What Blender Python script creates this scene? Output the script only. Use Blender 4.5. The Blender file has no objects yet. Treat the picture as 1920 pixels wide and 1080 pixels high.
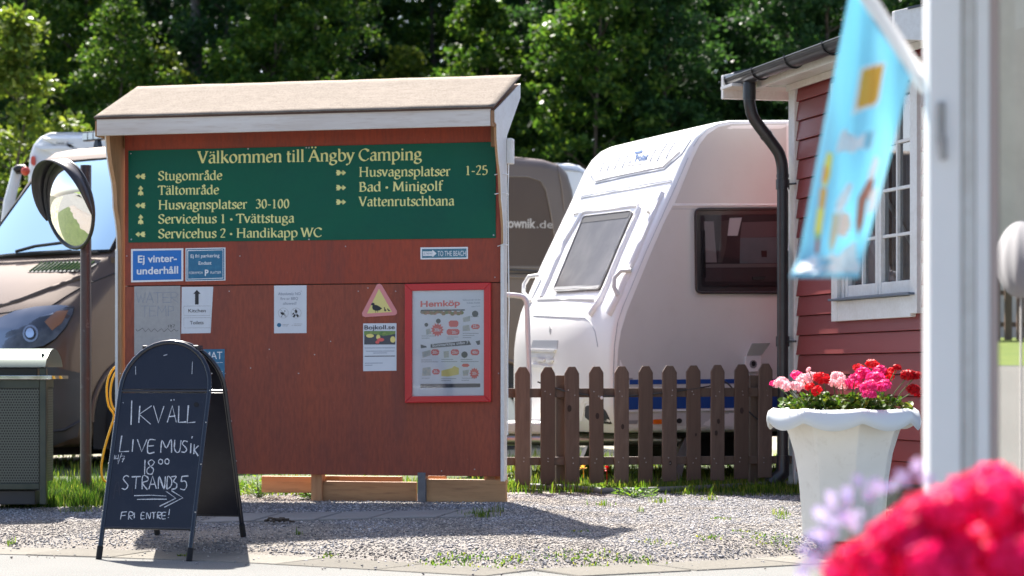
import bpy, math, random
import numpy as np
from math import sin, cos, pi, radians, sqrt, exp, atan2
from mathutils import Vector, Matrix
from mathutils.bvhtree import BVHTree

random.seed(7)
RNG = np.random.default_rng(11)
SC = bpy.context.scene
COL = SC.collection

# ------------------------------------------------------------------ camera, sky, sun, exposure
CAMZ = 0.97
FPX = 4533.0            # focal length in photo pixels (85 mm on 36 mm)
HY = 705.0              # horizon row
cam_data = bpy.data.cameras.new('camera')
cam_data.lens = 85.0
cam_data.sensor_width = 36.0
cam_data.shift_y = (HY - 540.0) / 1920.0
cam_data.clip_start = 0.1
cam_data.clip_end = 600.0
cam_data.dof.use_dof = True
cam_data.dof.focus_distance = 13.9
cam_data.dof.aperture_fstop = 3.3
cam = bpy.data.objects.new('camera', cam_data)
cam.location = (0, 0, CAMZ)
cam.rotation_euler = (pi / 2, 0, 0)
COL.objects.link(cam)
SC.camera = cam

SUN_EL = radians(50.0)
SUN_H = Vector((0.27, -0.963)).normalized()      # direction the light travels, on the ground
world = bpy.data.worlds.new('World')
SC.world = world
world.use_nodes = True
wn = world.node_tree.nodes
sky = wn.new('ShaderNodeTexSky')
sky.sky_type = 'NISHITA'
sky.sun_disc = False
sky.sun_elevation = SUN_EL
sky.sun_rotation = atan2(-SUN_H.x, -SUN_H.y)
sky.air_density = 0.7
sky.dust_density = 1.8
sky.ozone_density = 0.4
wn['Background'].inputs['Strength'].default_value = 0.10
world.node_tree.links.new(sky.outputs[0], wn['Background'].inputs[0])

sun_data = bpy.data.lights.new('sun', 'SUN')
sun_data.energy = 5.0
sun_data.angle = radians(0.55)
sun_data.color = (1.0, 0.95, 0.87)
sun = bpy.data.objects.new('sun', sun_data)
ldir = Vector((SUN_H.x * cos(SUN_EL), SUN_H.y * cos(SUN_EL), -sin(SUN_EL)))
sun.rotation_euler = ldir.to_track_quat('-Z', 'Y').to_euler()
sun.location = (-6, 20, 30)
COL.objects.link(sun)

SC.view_settings.view_transform = 'Standard'
SC.view_settings.look = 'None'
SC.view_settings.gamma = 1.0
SC.view_settings.use_curve_mapping = False
SC.view_settings.exposure = 1.82
SC.render.engine = 'CYCLES'
SC.cycles.max_bounces = 8
SC.cycles.transparent_max_bounces = 12
SC.cycles.use_denoising = True

# ------------------------------------------------------------------ pixel helpers (photo pixels, 1920 wide)
def P(px, py, D):
    return Vector(((px - 960.0) / FPX * D, D, CAMZ + (HY - py) / FPX * D))
CAM = Vector((0, 0, CAMZ))
def ray(px, py):
    return Vector(((px - 960.0) / FPX, 1.0, (HY - py) / FPX)).normalized()
def hit(px, py, p0, n):
    d = ray(px, py)
    t = (p0 - CAM).dot(n) / d.dot(n)
    return CAM + d * t

# ------------------------------------------------------------------ objects
def tag(o, label=None, cat=None, group=None, kind=None):
    if label: o['label'] = label
    if cat: o['category'] = cat
    if group: o['group'] = group
    if kind: o['kind'] = kind
    return o
def thing(name, label, cat, loc=(0, 0, 0), rotz=0.0, group=None, kind=None):
    o = bpy.data.objects.new(name, None)
    o.empty_display_size = 0.1
    COL.objects.link(o)
    o.location = loc
    o.rotation_euler = (0, 0, rotz)
    tag(o, label, cat, group, kind)
    return o
def wmat(o):
    M = Matrix.Identity(4)
    ch = []
    while o is not None:
        ch.append(o); o = o.parent
    for c in reversed(ch):
        M = M @ Matrix.LocRotScale(Vector(c.location), c.rotation_euler, Vector(c.scale))
    return M

class MB:
    """collects geometry in world space"""
    def __init__(s): s.v = []; s.f = []
    def add(s, vs, fs):
        b = len(s.v)
        s.v.extend([tuple(p) for p in vs])
        s.f.extend([tuple(i + b for i in f) for f in fs])
        return s
    def box(s, c, size, ax=None):
        """ax = three axis vectors (x, y, z)"""
        c = Vector(c)
        X, Y, Z = ax if ax else (Vector((1, 0, 0)), Vector((0, 1, 0)), Vector((0, 0, 1)))
        h = [d / 2 for d in size]
        vs = []
        for k in (-1, 1):
            for j in (-1, 1):
                for i in (-1, 1):
                    vs.append(c + X * (i * h[0]) + Y * (j * h[1]) + Z * (k * h[2]))
        return s.add(vs, [(0, 2, 3, 1), (4, 5, 7, 6), (0, 1, 5, 4), (2, 6, 7, 3), (0, 4, 6, 2), (1, 3, 7, 5)])
    def hexa(s, lo, hi):
        """lo, hi: four points each, same winding"""
        return s.add(list(lo) + list(hi), [(3, 2, 1, 0), (4, 5, 6, 7), (0, 1, 5, 4), (1, 2, 6, 5), (2, 3, 7, 6), (3, 0, 4, 7)])
    def prism(s, poly, off):
        """poly: list of 3-D points, off: extrusion vector"""
        n = len(poly); off = Vector(off)
        vs = [Vector(p) for p in poly] + [Vector(p) + off for p in poly]
        fs = [tuple(range(n - 1, -1, -1)), tuple(range(n, 2 * n))]
        fs += [(i, (i + 1) % n, n + (i + 1) % n, n + i) for i in range(n)]
        return s.add(vs, fs)
    def tube(s, pts, r, n=8, caps=True):
        pts = [Vector(p) for p in pts]
        m = len(pts)
        rr = r if isinstance(r, (list, tuple)) else [r] * m
        tan = []
        for i in range(m):
            a = pts[max(0, i - 1)]; b = pts[min(m - 1, i + 1)]
            t = (b - a)
            tan.append(t.normalized() if t.length > 1e-9 else Vector((0, 0, 1)))
        up = Vector((0, 0, 1)) if abs(tan[0].z) < 0.9 else Vector((1, 0, 0))
        x = tan[0].cross(up).normalized()
        vs = []
        for i in range(m):
            x = (x - tan[i] * x.dot(tan[i])).normalized()
            y = tan[i].cross(x)
            for k in range(n):
                a = 2 * pi * k / n
                vs.append(pts[i] + (x * cos(a) + y * sin(a)) * rr[i])
        fs = []
        for i in range(m - 1):
            for k in range(n):
                k2 = (k + 1) % n
                fs.append((i * n + k, i * n + k2, (i + 1) * n + k2, (i + 1) * n + k))
        if caps:
            fs.append(tuple(range(n - 1, -1, -1)))
            fs.append(tuple((m - 1) * n + k for k in range(n)))
        return s.add(vs, fs)
    def ribbon(s, pts, w, nrm, lift=0.0):
        """flat strip of width w (number or list) along 3-D pts lying in the plane with normal nrm"""
        pts = [Vector(p) for p in pts]; m = len(pts); nrm = Vector(nrm)
        ww = w if isinstance(w, (list, tuple)) else [w] * m
        vs = []
        for i in range(m):
            t = (pts[min(m - 1, i + 1)] - pts[max(0, i - 1)]).normalized()
            sd = nrm.cross(t).normalized()
            vs += [pts[i] + sd * ww[i] / 2 + nrm * lift, pts[i] - sd * ww[i] / 2 + nrm * lift]
        return s.add(vs, [(2 * i, 2 * i + 1, 2 * i + 3, 2 * i + 2) for i in range(m - 1)])
    def lathe(s, prof, c, n=32, ax=None, closed=False):
        c = Vector(c)
        X, Y, Z = ax if ax else (Vector((1, 0, 0)), Vector((0, 1, 0)), Vector((0, 0, 1)))
        vs = []
        for (r, h) in prof:
            for k in range(n):
                a = 2 * pi * k / n
                vs.append(c + (X * cos(a) + Y * sin(a)) * r + Z * h)
        fs = []
        for i in range(len(prof) - 1):
            for k in range(n):
                k2 = (k + 1) % n
                fs.append((i * n + k, i * n + k2, (i + 1) * n + k2, (i + 1) * n + k))
        if closed:
            fs.append(tuple(range(n - 1, -1, -1)))
            fs.append(tuple((len(prof) - 1) * n + k for k in range(n)))
        return s.add(vs, fs)
    def grid(s, fn, nu, nv):
        vs = [fn(i / nu, j / nv) for j in range(nv + 1) for i in range(nu + 1)]
        fs = [(j * (nu + 1) + i, j * (nu + 1) + i + 1, (j + 1) * (nu + 1) + i + 1, (j + 1) * (nu + 1) + i)
              for j in range(nv) for i in range(nu)]
        return s.add(vs, fs)
    def build(s, name, mat, parent=None, smooth=None, bevel=0.0, label=None, world=True, segs=2, subsurf=0):
        me = bpy.data.meshes.new(name)
        vs = s.v
        if parent is not None and world:
            inv = wmat(parent).inverted()
            vs = [tuple(inv @ Vector(p)) for p in vs]
        me.from_pydata(vs, [], s.f)
        return link(name, me, mat, parent, smooth, bevel, label, segs, subsurf)

def link(name, me, mat, parent=None, smooth=None, bevel=0.0, label=None, segs=2, subsurf=0):
    me.update()
    for m in (mat if isinstance(mat, (list, tuple)) else [mat]):
        if m is not None and m.name not in [q.name for q in me.materials if q]: me.materials.append(m)
    if smooth is not None:
        me.polygons.foreach_set('use_smooth', [True] * len(me.polygons))
        if smooth < 180: me.set_sharp_from_angle(angle=radians(smooth))
    o = bpy.data.objects.new(name, me)
    COL.objects.link(o)
    if parent is not None: o.parent = parent
    if label: o['label'] = label
    if bevel > 0:
        b = o.modifiers.new('bevel', 'BEVEL'); b.width = bevel; b.segments = segs; b.limit_method = 'ANGLE'
        b.angle_limit = radians(40); b.harden_normals = False
    if subsurf:
        q = o.modifiers.new('subsurf', 'SUBSURF'); q.levels = subsurf; q.render_levels = subsurf
    return o

def np_mesh(name, V, Fq, mat, parent=None, smooth=None):
    """V (n,3) array, Fq (m,k) array of equal sided faces"""
    me = bpy.data.meshes.new(name)
    k = Fq.shape[1]
    me.vertices.add(len(V)); me.vertices.foreach_set('co', np.ascontiguousarray(V, dtype=np.float32).ravel())
    me.loops.add(Fq.size); me.loops.foreach_set('vertex_index', np.ascontiguousarray(Fq, dtype=np.int32).ravel())
    me.polygons.add(len(Fq))
    me.polygons.foreach_set('loop_start', np.arange(0, Fq.size, k, dtype=np.int32))
    me.polygons.foreach_set('loop_total', np.full(len(Fq), k, dtype=np.int32))
    me.validate(); me.update()
    return link(name, me, mat, parent, smooth)

def inst(src, parent, loc=(0, 0, 0), rot=(0, 0, 0), scale=(1, 1, 1), label=None, name=None):
    o = src.copy()
    if name: o.name = name
    COL.objects.link(o)
    o.parent = parent
    o.location = loc; o.rotation_euler = rot; o.scale = scale
    if label: o['label'] = label
    return o

# ------------------------------------------------------------------ materials
def lin(c):
    return tuple(((x / 255.0) / 12.92 if x / 255.0 <= 0.04045 else ((x / 255.0 + 0.055) / 1.055) ** 2.4) for x in c)
def M(name, col, rough=0.6, metal=0.0, var=None, bump=None, spec=0.5, coat=0.0, grain=None, trans=0.0, stretch=None, sheen=0.0, alpha=1.0):
    """col linear RGB; var=(scale, colour2, amount[,detail]); bump=(scale, strength, distance); stretch=(x,y,z) mapping scale"""
    m = bpy.data.materials.new(name); m.use_nodes = True
    nt = m.node_tree; N = nt.nodes; L = nt.links
    b = N['Principled BSDF']
    b.inputs['Roughness'].default_value = rough
    b.inputs['Metallic'].default_value = metal
    b.inputs['Specular IOR Level'].default_value = spec
    b.inputs['Coat Weight'].default_value = coat
    b.inputs['Coat Roughness'].default_value = 0.05
    b.inputs['Base Color'].default_value = (*col, 1)
    b.inputs['Transmission Weight'].default_value = trans
    b.inputs['Alpha'].default_value = alpha
    tc = N.new('ShaderNodeTexCoord')
    src = tc.outputs['Object']
    if stretch:
        mp = N.new('ShaderNodeMapping'); mp.inputs['Scale'].default_value = stretch
        L.new(src, mp.inputs[0]); src = mp.outputs[0]
    out = None
    if var:
        vs = var if isinstance(var, list) else [var]
        for q in vs:
            nz = N.new('ShaderNodeTexNoise'); nz.inputs['Scale'].default_value = q[0]
            nz.inputs['Detail'].default_value = q[3] if len(q) > 3 else 5
            nz.inputs['Roughness'].default_value = 0.6
            L.new(src, nz.inputs['Vector'])
            rp = N.new('ShaderNodeValToRGB')
            lo = q[4] if len(q) > 4 else 0.38; hi = q[5] if len(q) > 5 else 0.66
            rp.color_ramp.elements[0].position = lo; rp.color_ramp.elements[1].position = hi
            rp.color_ramp.elements[0].color = (0, 0, 0, 1); rp.color_ramp.elements[1].color = (q[2], q[2], q[2], 1)
            L.new(nz.outputs['Fac'], rp.inputs[0])
            mx = N.new('ShaderNodeMix'); mx.data_type = 'RGBA'
            L.new(rp.outputs[0], mx.inputs[0])
            if out is None: mx.inputs[6].default_value = (*col, 1)
            else: L.new(out, mx.inputs[6])
            mx.inputs[7].default_value = (*q[1], 1)
            out = mx.outputs[2]
        L.new(out, b.inputs['Base Color'])
    if bump:
        nb = N.new('ShaderNodeTexNoise'); nb.inputs['Scale'].default_value = bump[0]; nb.inputs['Detail'].default_value = 6
        L.new(src, nb.inputs['Vector'])
        bp = N.new('ShaderNodeBump'); bp.inputs['Strength'].default_value = bump[1]; bp.inputs['Distance'].default_value = bump[2] if len(bump) > 2 else 0.01
        L.new(nb.outputs['Fac'], bp.inputs['Height']); L.new(bp.outputs[0], b.inputs['Normal'])
    return m
def leafmat(name, cols, transl=0.45, rough=0.5, island=True):
    m = bpy.data.materials.new(name); m.use_nodes = True
    nt = m.node_tree; N = nt.nodes; L = nt.links
    b = N['Principled BSDF']; b.inputs['Roughness'].default_value = rough
    b.inputs['Specular IOR Level'].default_value = 0.14
    geo = N.new('ShaderNodeNewGeometry')
    rp = N.new('ShaderNodeValToRGB'); rp.color_ramp.interpolation = 'LINEAR'
    els = rp.color_ramp.elements
    els[0].position = 0; els[0].color = (*cols[0], 1); els[1].position = 1; els[1].color = (*cols[-1], 1)
    for i in range(1, len(cols) - 1):
        e = els.new(i / (len(cols) - 1)); e.color = (*cols[i], 1)
    L.new(geo.outputs['Random Per Island'], rp.inputs[0])
    L.new(rp.outputs[0], b.inputs['Base Color'])
    tr = N.new('ShaderNodeBsdfTranslucent')
    mixc = N.new('ShaderNodeMix'); mixc.data_type = 'RGBA'; mixc.blend_type = 'MULTIPLY'; mixc.inputs[0].default_value = 1.0
    L.new(rp.outputs[0], mixc.inputs[6]); mixc.inputs[7].default_value = (1.5, 1.5, 0.7, 1) if island else (1.3, 1.3, 1.3, 1)
    L.new(mixc.outputs[2], tr.inputs[0])
    ms = N.new('ShaderNodeMixShader'); ms.inputs[0].default_value = transl
    L.new(b.outputs[0], ms.inputs[1]); L.new(tr.outputs[0], ms.inputs[2])
    L.new(ms.outputs[0], N['Material Output'].inputs[0])
    return m
def glassmat(name, tint, refl=0.35, rough=0.03, minr=0.08, gcol=(0.95, 0.97, 1)):
    """thin pane: tinted see-through mixed with a mirror coat by fresnel"""
    m = bpy.data.materials.new(name); m.use_nodes = True
    nt = m.node_tree; N = nt.nodes; L = nt.links
    N.remove(N['Principled BSDF'])
    t = N.new('ShaderNodeBsdfTransparent'); t.inputs[0].default_value = (*tint, 1)
    g = N.new('ShaderNodeBsdfGlossy'); g.inputs['Roughness'].default_value = rough; g.inputs[0].default_value = (*gcol, 1)
    lw = N.new('ShaderNodeFresnel'); lw.inputs[0].default_value = 1.5
    mr = N.new('ShaderNodeMapRange'); mr.inputs[1].default_value = 0.0; mr.inputs[2].default_value = 1.0
    mr.inputs[3].default_value = minr; mr.inputs[4].default_value = 1.0
    L.new(lw.outputs[0], mr.inputs[0])
    ad = N.new('ShaderNodeMath'); ad.operation = 'ADD'; ad.use_clamp = True; ad.inputs[1].default_value = refl
    L.new(mr.outputs[0], ad.inputs[0])
    ms = N.new('ShaderNodeMixShader'); L.new(ad.outputs[0], ms.inputs[0]); L.new(t.outputs[0], ms.inputs[1]); L.new(g.outputs[0], ms.inputs[2])
    L.new(ms.outputs[0], N['Material Output'].inputs[0])
    return m

m_redply = M('red_stained_plywood', (0.36, 0.052, 0.018), 0.62, var=[(1.6, (0.28, 0.048, 0.020), 0.85, 4), (14, (0.22, 0.05, 0.03), 0.35, 6), (60, (0.10, 0.02, 0.015), 0.35, 3), (5, (0.13, 0.035, 0.03), 0.4, 8, .52, .75), (170, (0.45, 0.30, 0.24), 0.5, 2, .70, .76)], bump=(40, 0.15, 0.002), stretch=(1, 1, 0.22))
m_redply2 = M('red_lower_plywood', (0.35, 0.073, 0.030), 0.62, var=[(1.3, (0.25, 0.058, 0.034), 0.9, 5), (9, (0.2, 0.05, 0.028), 0.4, 6), (60, (0.09, 0.02, 0.015), 0.35, 3), (4, (0.13, 0.042, 0.036), 0.5, 8, .50, .72), (170, (0.45, 0.30, 0.24), 0.5, 2, .70, .76)], bump=(40, 0.15, 0.002), stretch=(1, 1, 0.22))  # lower sheet, a slightly less saturated red than the upper
m_white = M('white_paint', (0.74, 0.74, 0.72), 0.5, var=[(6, (0.60, 0.58, 0.54), 0.5), (40, (0.5, 0.47, 0.42), 0.25)], bump=(30, 0.1, 0.002))
m_whitewood = M('whitewashed_fascia_wood', (0.66, 0.62, 0.58), 0.6, var=[(3, (0.50, 0.43, 0.38), 0.8), (30, (0.42, 0.33, 0.27), 0.5, 6, 0.5, 0.75)], bump=(25, 0.2, 0.002), stretch=(0.25, 1, 2.5))
m_rawwood = M('raw_pine_wood', (0.42, 0.24, 0.12), 0.65, var=[(4, (0.30, 0.15, 0.07), 0.8), (24, (0.22, 0.11, 0.05), 0.5, 6, 0.5, 0.72)], bump=(25, 0.25, 0.002), stretch=(3, 3, 0.3))
m_rawplank = M('raw_pine_plank', (0.44, 0.25, 0.115), 0.65, var=[(3, (0.27, 0.135, 0.06), 0.85), (16, (0.17, 0.085, 0.04), 0.6, 6, 0.5, 0.7)], bump=(25, 0.25, 0.002), stretch=(0.3, 1, 3))
m_roofply = M('weathered_roofing_felt', (0.155, 0.125, 0.10), 0.9, spec=0.1, var=[(2.5, (0.20, 0.162, 0.132), 0.7), (14, (0.10, 0.078, 0.06), 0.75, 8), (90, (0.29, 0.25, 0.21), 0.6, 2)], bump=(90, 0.35, 0.003), stretch=(1, 2.2, 1))
m_roofedge = M('roof_edge_brown', (0.085, 0.045, 0.032), 0.7)
m_green = M('green_sign_enamel', (0.0008, 0.100, 0.055), 0.30, var=[(2, (0.002, 0.072, 0.052), 0.6), (30, (0.004, 0.11, 0.062), 0.25)], bump=(1.4, 0.5, 0.03), spec=0.22)
m_yellow = M('cream_yellow_letters', (0.76, 0.73, 0.28), 0.5)
m_blue = M('blue_sign_enamel', (0.006, 0.155, 0.52), 0.35, var=(8, (0.005, 0.13, 0.45), 0.5))
m_teal = M('petrol_blue_sign', (0.012, 0.135, 0.26), 0.35, var=(30, (0.05, 0.24, 0.36), 0.5, 6, 0.5, 0.7))
m_beach = M('beach_sign_blue', (0.05, 0.17, 0.24), 0.5, var=(30, (0.12, 0.28, 0.34), 0.4))
m_print = M('print_white', (0.78, 0.79, 0.80), 0.5)
m_paper = M('paper_white', (0.66, 0.69, 0.73), 0.45, var=(9, (0.58, 0.61, 0.66), 0.5), bump=(5, 0.3, 0.01))
m_greyplate = M('grey_metal_plate', (0.40, 0.39, 0.38), 0.5, var=[(5, (0.33, 0.33, 0.33), 0.5), (40, (0.28, 0.27, 0.27), 0.3)])
m_ink = M('black_ink', (0.025, 0.025, 0.03), 0.6)
m_greyink = M('grey_ink', (0.27, 0.27, 0.28), 0.7)
m_bluegrey = M('blue_grey_ink', (0.22, 0.26, 0.33), 0.7)
m_darkband = M('charcoal_print', (0.07, 0.075, 0.09), 0.5)
m_redframe = M('red_gloss_frame', (0.52, 0.010, 0.016), 0.28, var=(8, (0.45, 0.008, 0.012), 0.4), spec=0.6)
m_redprint = M('red_print', (0.74, 0.13, 0.12), 0.5)
m_yelprint = M('yellow_print', (0.78, 0.66, 0.22), 0.5)
m_greenprint = M('green_print', (0.10, 0.22, 0.06), 0.5, var=(60, (0.3, 0.35, 0.1), 0.8))
m_pink = M('faded_red_border', (0.68, 0.25, 0.25), 0.4)
m_signyel = M('sign_yellow', (0.72, 0.62, 0.22), 0.4)
m_chalkb = M('chalkboard_navy', (0.004, 0.006, 0.016), 0.36, var=[(3, (0.010, 0.010, 0.018), 0.8), (9, (0.026, 0.027, 0.038), 0.5, 8, .5, .75), (120, (0.06, 0.06, 0.07), 0.5, 2, .68, .76)], bump=(60, 0.08, 0.001))
m_frame = M('dark_painted_frame', (0.010, 0.012, 0.020), 0.22, spec=0.6)
m_chalk = M('chalk', (0.72, 0.74, 0.77), 0.9, var=(160, (0.30, 0.32, 0.36), 0.9, 3))
m_steel = M('galvanised_steel', (0.45, 0.46, 0.48), 0.35, metal=0.9)
m_greysteel = M('grey_painted_steel', (0.13, 0.14, 0.16), 0.5, var=(20, (0.09, 0.09, 0.1), 0.6))
m_chrome = M('mirror_chrome', (0.92, 0.93, 0.92), 0.04, metal=1.0)
m_black = M('black_plastic', (0.018, 0.019, 0.022), 0.35)
m_blackmatt = M('black_rubber', (0.012, 0.012, 0.013), 0.85)
m_hood = M('dark_hood_plastic', (0.03, 0.028, 0.032), 0.35)
m_picket = M('brown_stained_picket', (0.118, 0.076, 0.054), 0.7, var=[(5, (0.062, 0.035, 0.025), 0.8), (26, (0.12, 0.075, 0.055), 0.55, 7, 0.5, 0.72), (2, (0.10, 0.062, 0.045), 0.6)], bump=(30, 0.4, 0.002), stretch=(3, 3, 0.35))
m_picket2 = M('grey_worn_picket', (0.135, 0.094, 0.072), 0.75, var=[(4, (0.045, 0.024, 0.018), 0.7), (26, (0.14, 0.10, 0.08), 0.6, 7, 0.5, 0.72)], bump=(30, 0.4, 0.002), stretch=(3, 3, 0.35))
m_knot = M('dark_wood_knot', (0.025, 0.014, 0.011), 0.8)
m_siding = M('red_painted_siding', (0.215, 0.027, 0.023), 0.45, var=[(2.5, (0.19, 0.024, 0.022), 0.7), (40, (0.22, 0.05, 0.045), 0.25)], bump=(30, 0.15, 0.002), stretch=(0.4, 1, 3))
m_gutter = M('black_gutter_metal', (0.035, 0.037, 0.04), 0.32, metal=0.3, var=(10, (0.06, 0.06, 0.065), 0.5))
m_roofmetal = M('dark_corrugated_sheet', (0.06, 0.065, 0.07), 0.4, metal=0.4, var=(8, (0.10, 0.10, 0.10), 0.5))
m_sill = M('grey_sill_metal', (0.12, 0.15, 0.19), 0.4)
m_planter = M('cream_plastic_planter', (0.84, 0.83, 0.76), 0.5, var=[(5, (0.76, 0.75, 0.68), 0.5), (14, (0.55, 0.52, 0.44), 0.45, 8, .55, .8)], bump=(8, 0.1, 0.004))
m_soil = M('potting_soil', (0.03, 0.02, 0.014), 0.95)
m_van = M('brown_van_paint', (0.095, 0.062, 0.043), 0.42, metal=0.4, var=(0.8, (0.13, 0.088, 0.064), 0.5), coat=0.12, bump=(1.5, 0.05, 0.02))
m_vandark = M('dark_bumper_plastic', (0.045, 0.043, 0.046), 0.5)
m_vanseam = M('panel_gap', (0.012, 0.010, 0.010), 0.6)
m_vanlite = M('brown_highlight_trim', (0.16, 0.13, 0.11), 0.35, metal=0.4)
m_glassdark = glassmat('dark_window_glass', (0.22, 0.24, 0.27), 0.02, 0.02)
m_windscreen = glassmat('windscreen_glass', (0.62, 0.74, 0.78), 0.0, 0.02, 0.02, (0.40, 0.58, 0.68))
m_sidewin = glassmat('caravan_side_glass', (0.62, 0.60, 0.62), 0.0, 0.02, 0.0, (0.16, 0.18, 0.22))
m_frontwin = M('dark_acrylic_window', (0.07, 0.066, 0.068), 0.22, var=(3, (0.12, 0.112, 0.11), 0.8, 4), spec=0.2)
m_paneglass = glassmat('cabin_pane_glass', (0.72, 0.75, 0.76), 0.02, 0.02)
m_kioskglass = glassmat('kiosk_glass', (0.5, 0.5, 0.5), 0.68, 0.01, 0.1, (0.98, 0.97, 0.95))
m_poster = glassmat('poster_cover', (0.93, 0.95, 1.0), 0.0, 0.05, 0.03)
m_lampglass = glassmat('headlight_lens', (0.86, 0.88, 0.92), 0.0, 0.03, 0.02, (0.28, 0.29, 0.31))
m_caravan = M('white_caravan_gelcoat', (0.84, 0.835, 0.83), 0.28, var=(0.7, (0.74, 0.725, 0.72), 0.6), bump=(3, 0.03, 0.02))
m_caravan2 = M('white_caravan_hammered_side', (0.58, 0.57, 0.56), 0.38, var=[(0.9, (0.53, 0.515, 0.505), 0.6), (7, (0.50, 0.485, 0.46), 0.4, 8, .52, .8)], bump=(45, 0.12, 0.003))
m_cgrey = M('caravan_grey_line', (0.36, 0.38, 0.42), 0.5)
m_cblue = M('caravan_blue_stripe', (0.008, 0.060, 0.27), 0.4)
m_logo = M('logo_blue', (0.008, 0.07, 0.22), 0.4)
m_orange = M('amber_lens', (0.80, 0.16, 0.01), 0.2)
m_redlens = M('red_lens', (0.55, 0.06, 0.03), 0.3)
m_motor = M('white_motorhome', (0.68, 0.70, 0.73), 0.4, var=(1, (0.62, 0.64, 0.68), 0.5))
m_textlite = M('pale_lettering', (0.36, 0.33, 0.31), 0.5)
m_curtain = M('grey_curtain', (0.34, 0.31, 0.31), 0.9)
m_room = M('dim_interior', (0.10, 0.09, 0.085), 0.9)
m_rubbery = M('yellow_hose', (0.75, 0.42, 0.015), 0.45)
m_greyhose = M('grey_drain_pipe', (0.16, 0.16, 0.16), 0.7, var=(10, (0.10, 0.11, 0.09), 0.6))
m_bark = M('bark', (0.055, 0.040, 0.030), 0.9, var=(3, (0.10, 0.08, 0.062), 0.8), bump=(14, 0.8, 0.03), stretch=(1, 1, 0.3))
m_barkg = M('grey_bark', (0.15, 0.14, 0.13), 0.9, var=(3, (0.05, 0.04, 0.034), 0.8), bump=(14, 0.8, 0.03), stretch=(1, 1, 0.3))
m_leaf = leafmat('deciduous_leaves', [(0.024, 0.060, 0.016), (0.036, 0.088, 0.018), (0.062, 0.125, 0.024), (0.12, 0.18, 0.035)], 0.52, 0.42)
m_leaf2 = leafmat('dark_spruce_green_leaves', [(0.014, 0.042, 0.018), (0.029, 0.076, 0.030), (0.052, 0.112, 0.038)], 0.44, 0.45)
m_leaf3 = leafmat('yellow_green_leaves', [(0.05, 0.095, 0.018), (0.10, 0.15, 0.026), (0.18, 0.21, 0.045)], 0.5, 0.42)
m_grass = leafmat('grass_blades', [(0.03, 0.075, 0.012), (0.065, 0.14, 0.02), (0.14, 0.21, 0.03), (0.24, 0.23, 0.07)], 0.45, 0.5)
m_weed = leafmat('weed_leaves', [(0.05, 0.12, 0.015), (0.10, 0.20, 0.025), (0.16, 0.24, 0.03)], 0.45, 0.5)
m_gerleaf = leafmat('geranium_leaves', [(0.030, 0.070, 0.012), (0.06, 0.12, 0.018), (0.13, 0.15, 0.03)], 0.35, 0.5)
def petal(name, c1, c2, t=0.35): return leafmat(name, [c1, c2], t, 0.55, False)
m_pmag = petal('magenta_petals', (0.62, 0.015, 0.13), (0.85, 0.07, 0.30))
m_pred = petal('red_petals', (0.50, 0.006, 0.012), (0.75, 0.02, 0.03))
m_pdark = petal('dark_red_petals', (0.30, 0.002, 0.006), (0.50, 0.008, 0.015))
m_ppale = petal('pale_pink_petals', (0.80, 0.36, 0.40), (0.85, 0.62, 0.64))
m_pfore = petal('crimson_pink_petals', (0.66, 0.001, 0.07), (0.95, 0.03, 0.24), 0.4)
m_plob = petal('lavender_petals', (0.50, 0.46, 0.82), (0.72, 0.66, 0.92))
m_stem = M('green_stem', (0.07, 0.13, 0.03), 0.6)
def cloth(name, c, tf=0.15):
    m = M(name, c, 0.75, var=(5, tuple(min(0.9, x * 1.1 + .01) for x in c), 0.6)); nt = m.node_tree; N = nt.nodes; L = nt.links
    tr = N.new('ShaderNodeBsdfTranslucent'); tr.inputs[0].default_value = (*[min(.95, x * 1.25 + .01) for x in c], 1)
    ms = N.new('ShaderNodeMixShader'); ms.inputs[0].default_value = tf
    L.new(N['Principled BSDF'].outputs[0], ms.inputs[1]); L.new(tr.outputs[0], ms.inputs[2]); L.new(ms.outputs[0], N['Material Output'].inputs[0]); return m
m_flag = cloth('sky_blue_flag_cloth', (0.36, 0.68, 0.84), 0.35)
m_forange = cloth('flag_orange_print', (0.95, 0.50, 0.08), 0.3); m_fwhite = cloth('flag_white_print', (0.92, 0.92, 0.92)); m_fyellow = cloth('flag_yellow_print', (0.92, 0.80, 0.12))
m_fbrown = cloth('flag_brown_print', (0.50, 0.20, 0.14)); m_fpink = cloth('flag_peach_print', (0.92, 0.66, 0.56)); m_fgreen = cloth('flag_green_print', (0.15, 0.5, 0.2))
m_kpost = M('white_gloss_door_frame', (0.92, 0.92, 0.91), 0.45, var=(3, (0.82, 0.82, 0.83), 0.4))
m_krev = M('pinkish_grey_frame', (0.50, 0.40, 0.37), 0.6)
m_kwall = M('grey_brown_boards', (0.34, 0.29, 0.26), 0.8, var=(2, (0.26, 0.22, 0.19), 0.8))
m_asph = M('pale_asphalt', (0.14, 0.135, 0.128), 0.95, spec=0.1, var=[(0.7, (0.115, 0.11, 0.104), 0.7), (60, (0.06, 0.15, 0.14), 0.5, 4, 0.5, 0.7), (150, (0.30, 0.29, 0.28), 0.5, 2)], bump=(130, 0.5, 0.004))
m_kerb = M('pale_kerb_concrete', (0.185, 0.172, 0.15), 0.95, spec=0.1, var=[(4, (0.165, 0.155, 0.135), 0.7), (50, (0.11, 0.10, 0.085), 0.5)], bump=(60, 0.4, 0.004))
m_slab = M('grey_paving_concrete', (0.25, 0.235, 0.22), 0.88, var=[(3, (0.19, 0.175, 0.16), 0.7), (60, (0.32, 0.30, 0.28), 0.4)], bump=(60, 0.4, 0.004))
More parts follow.
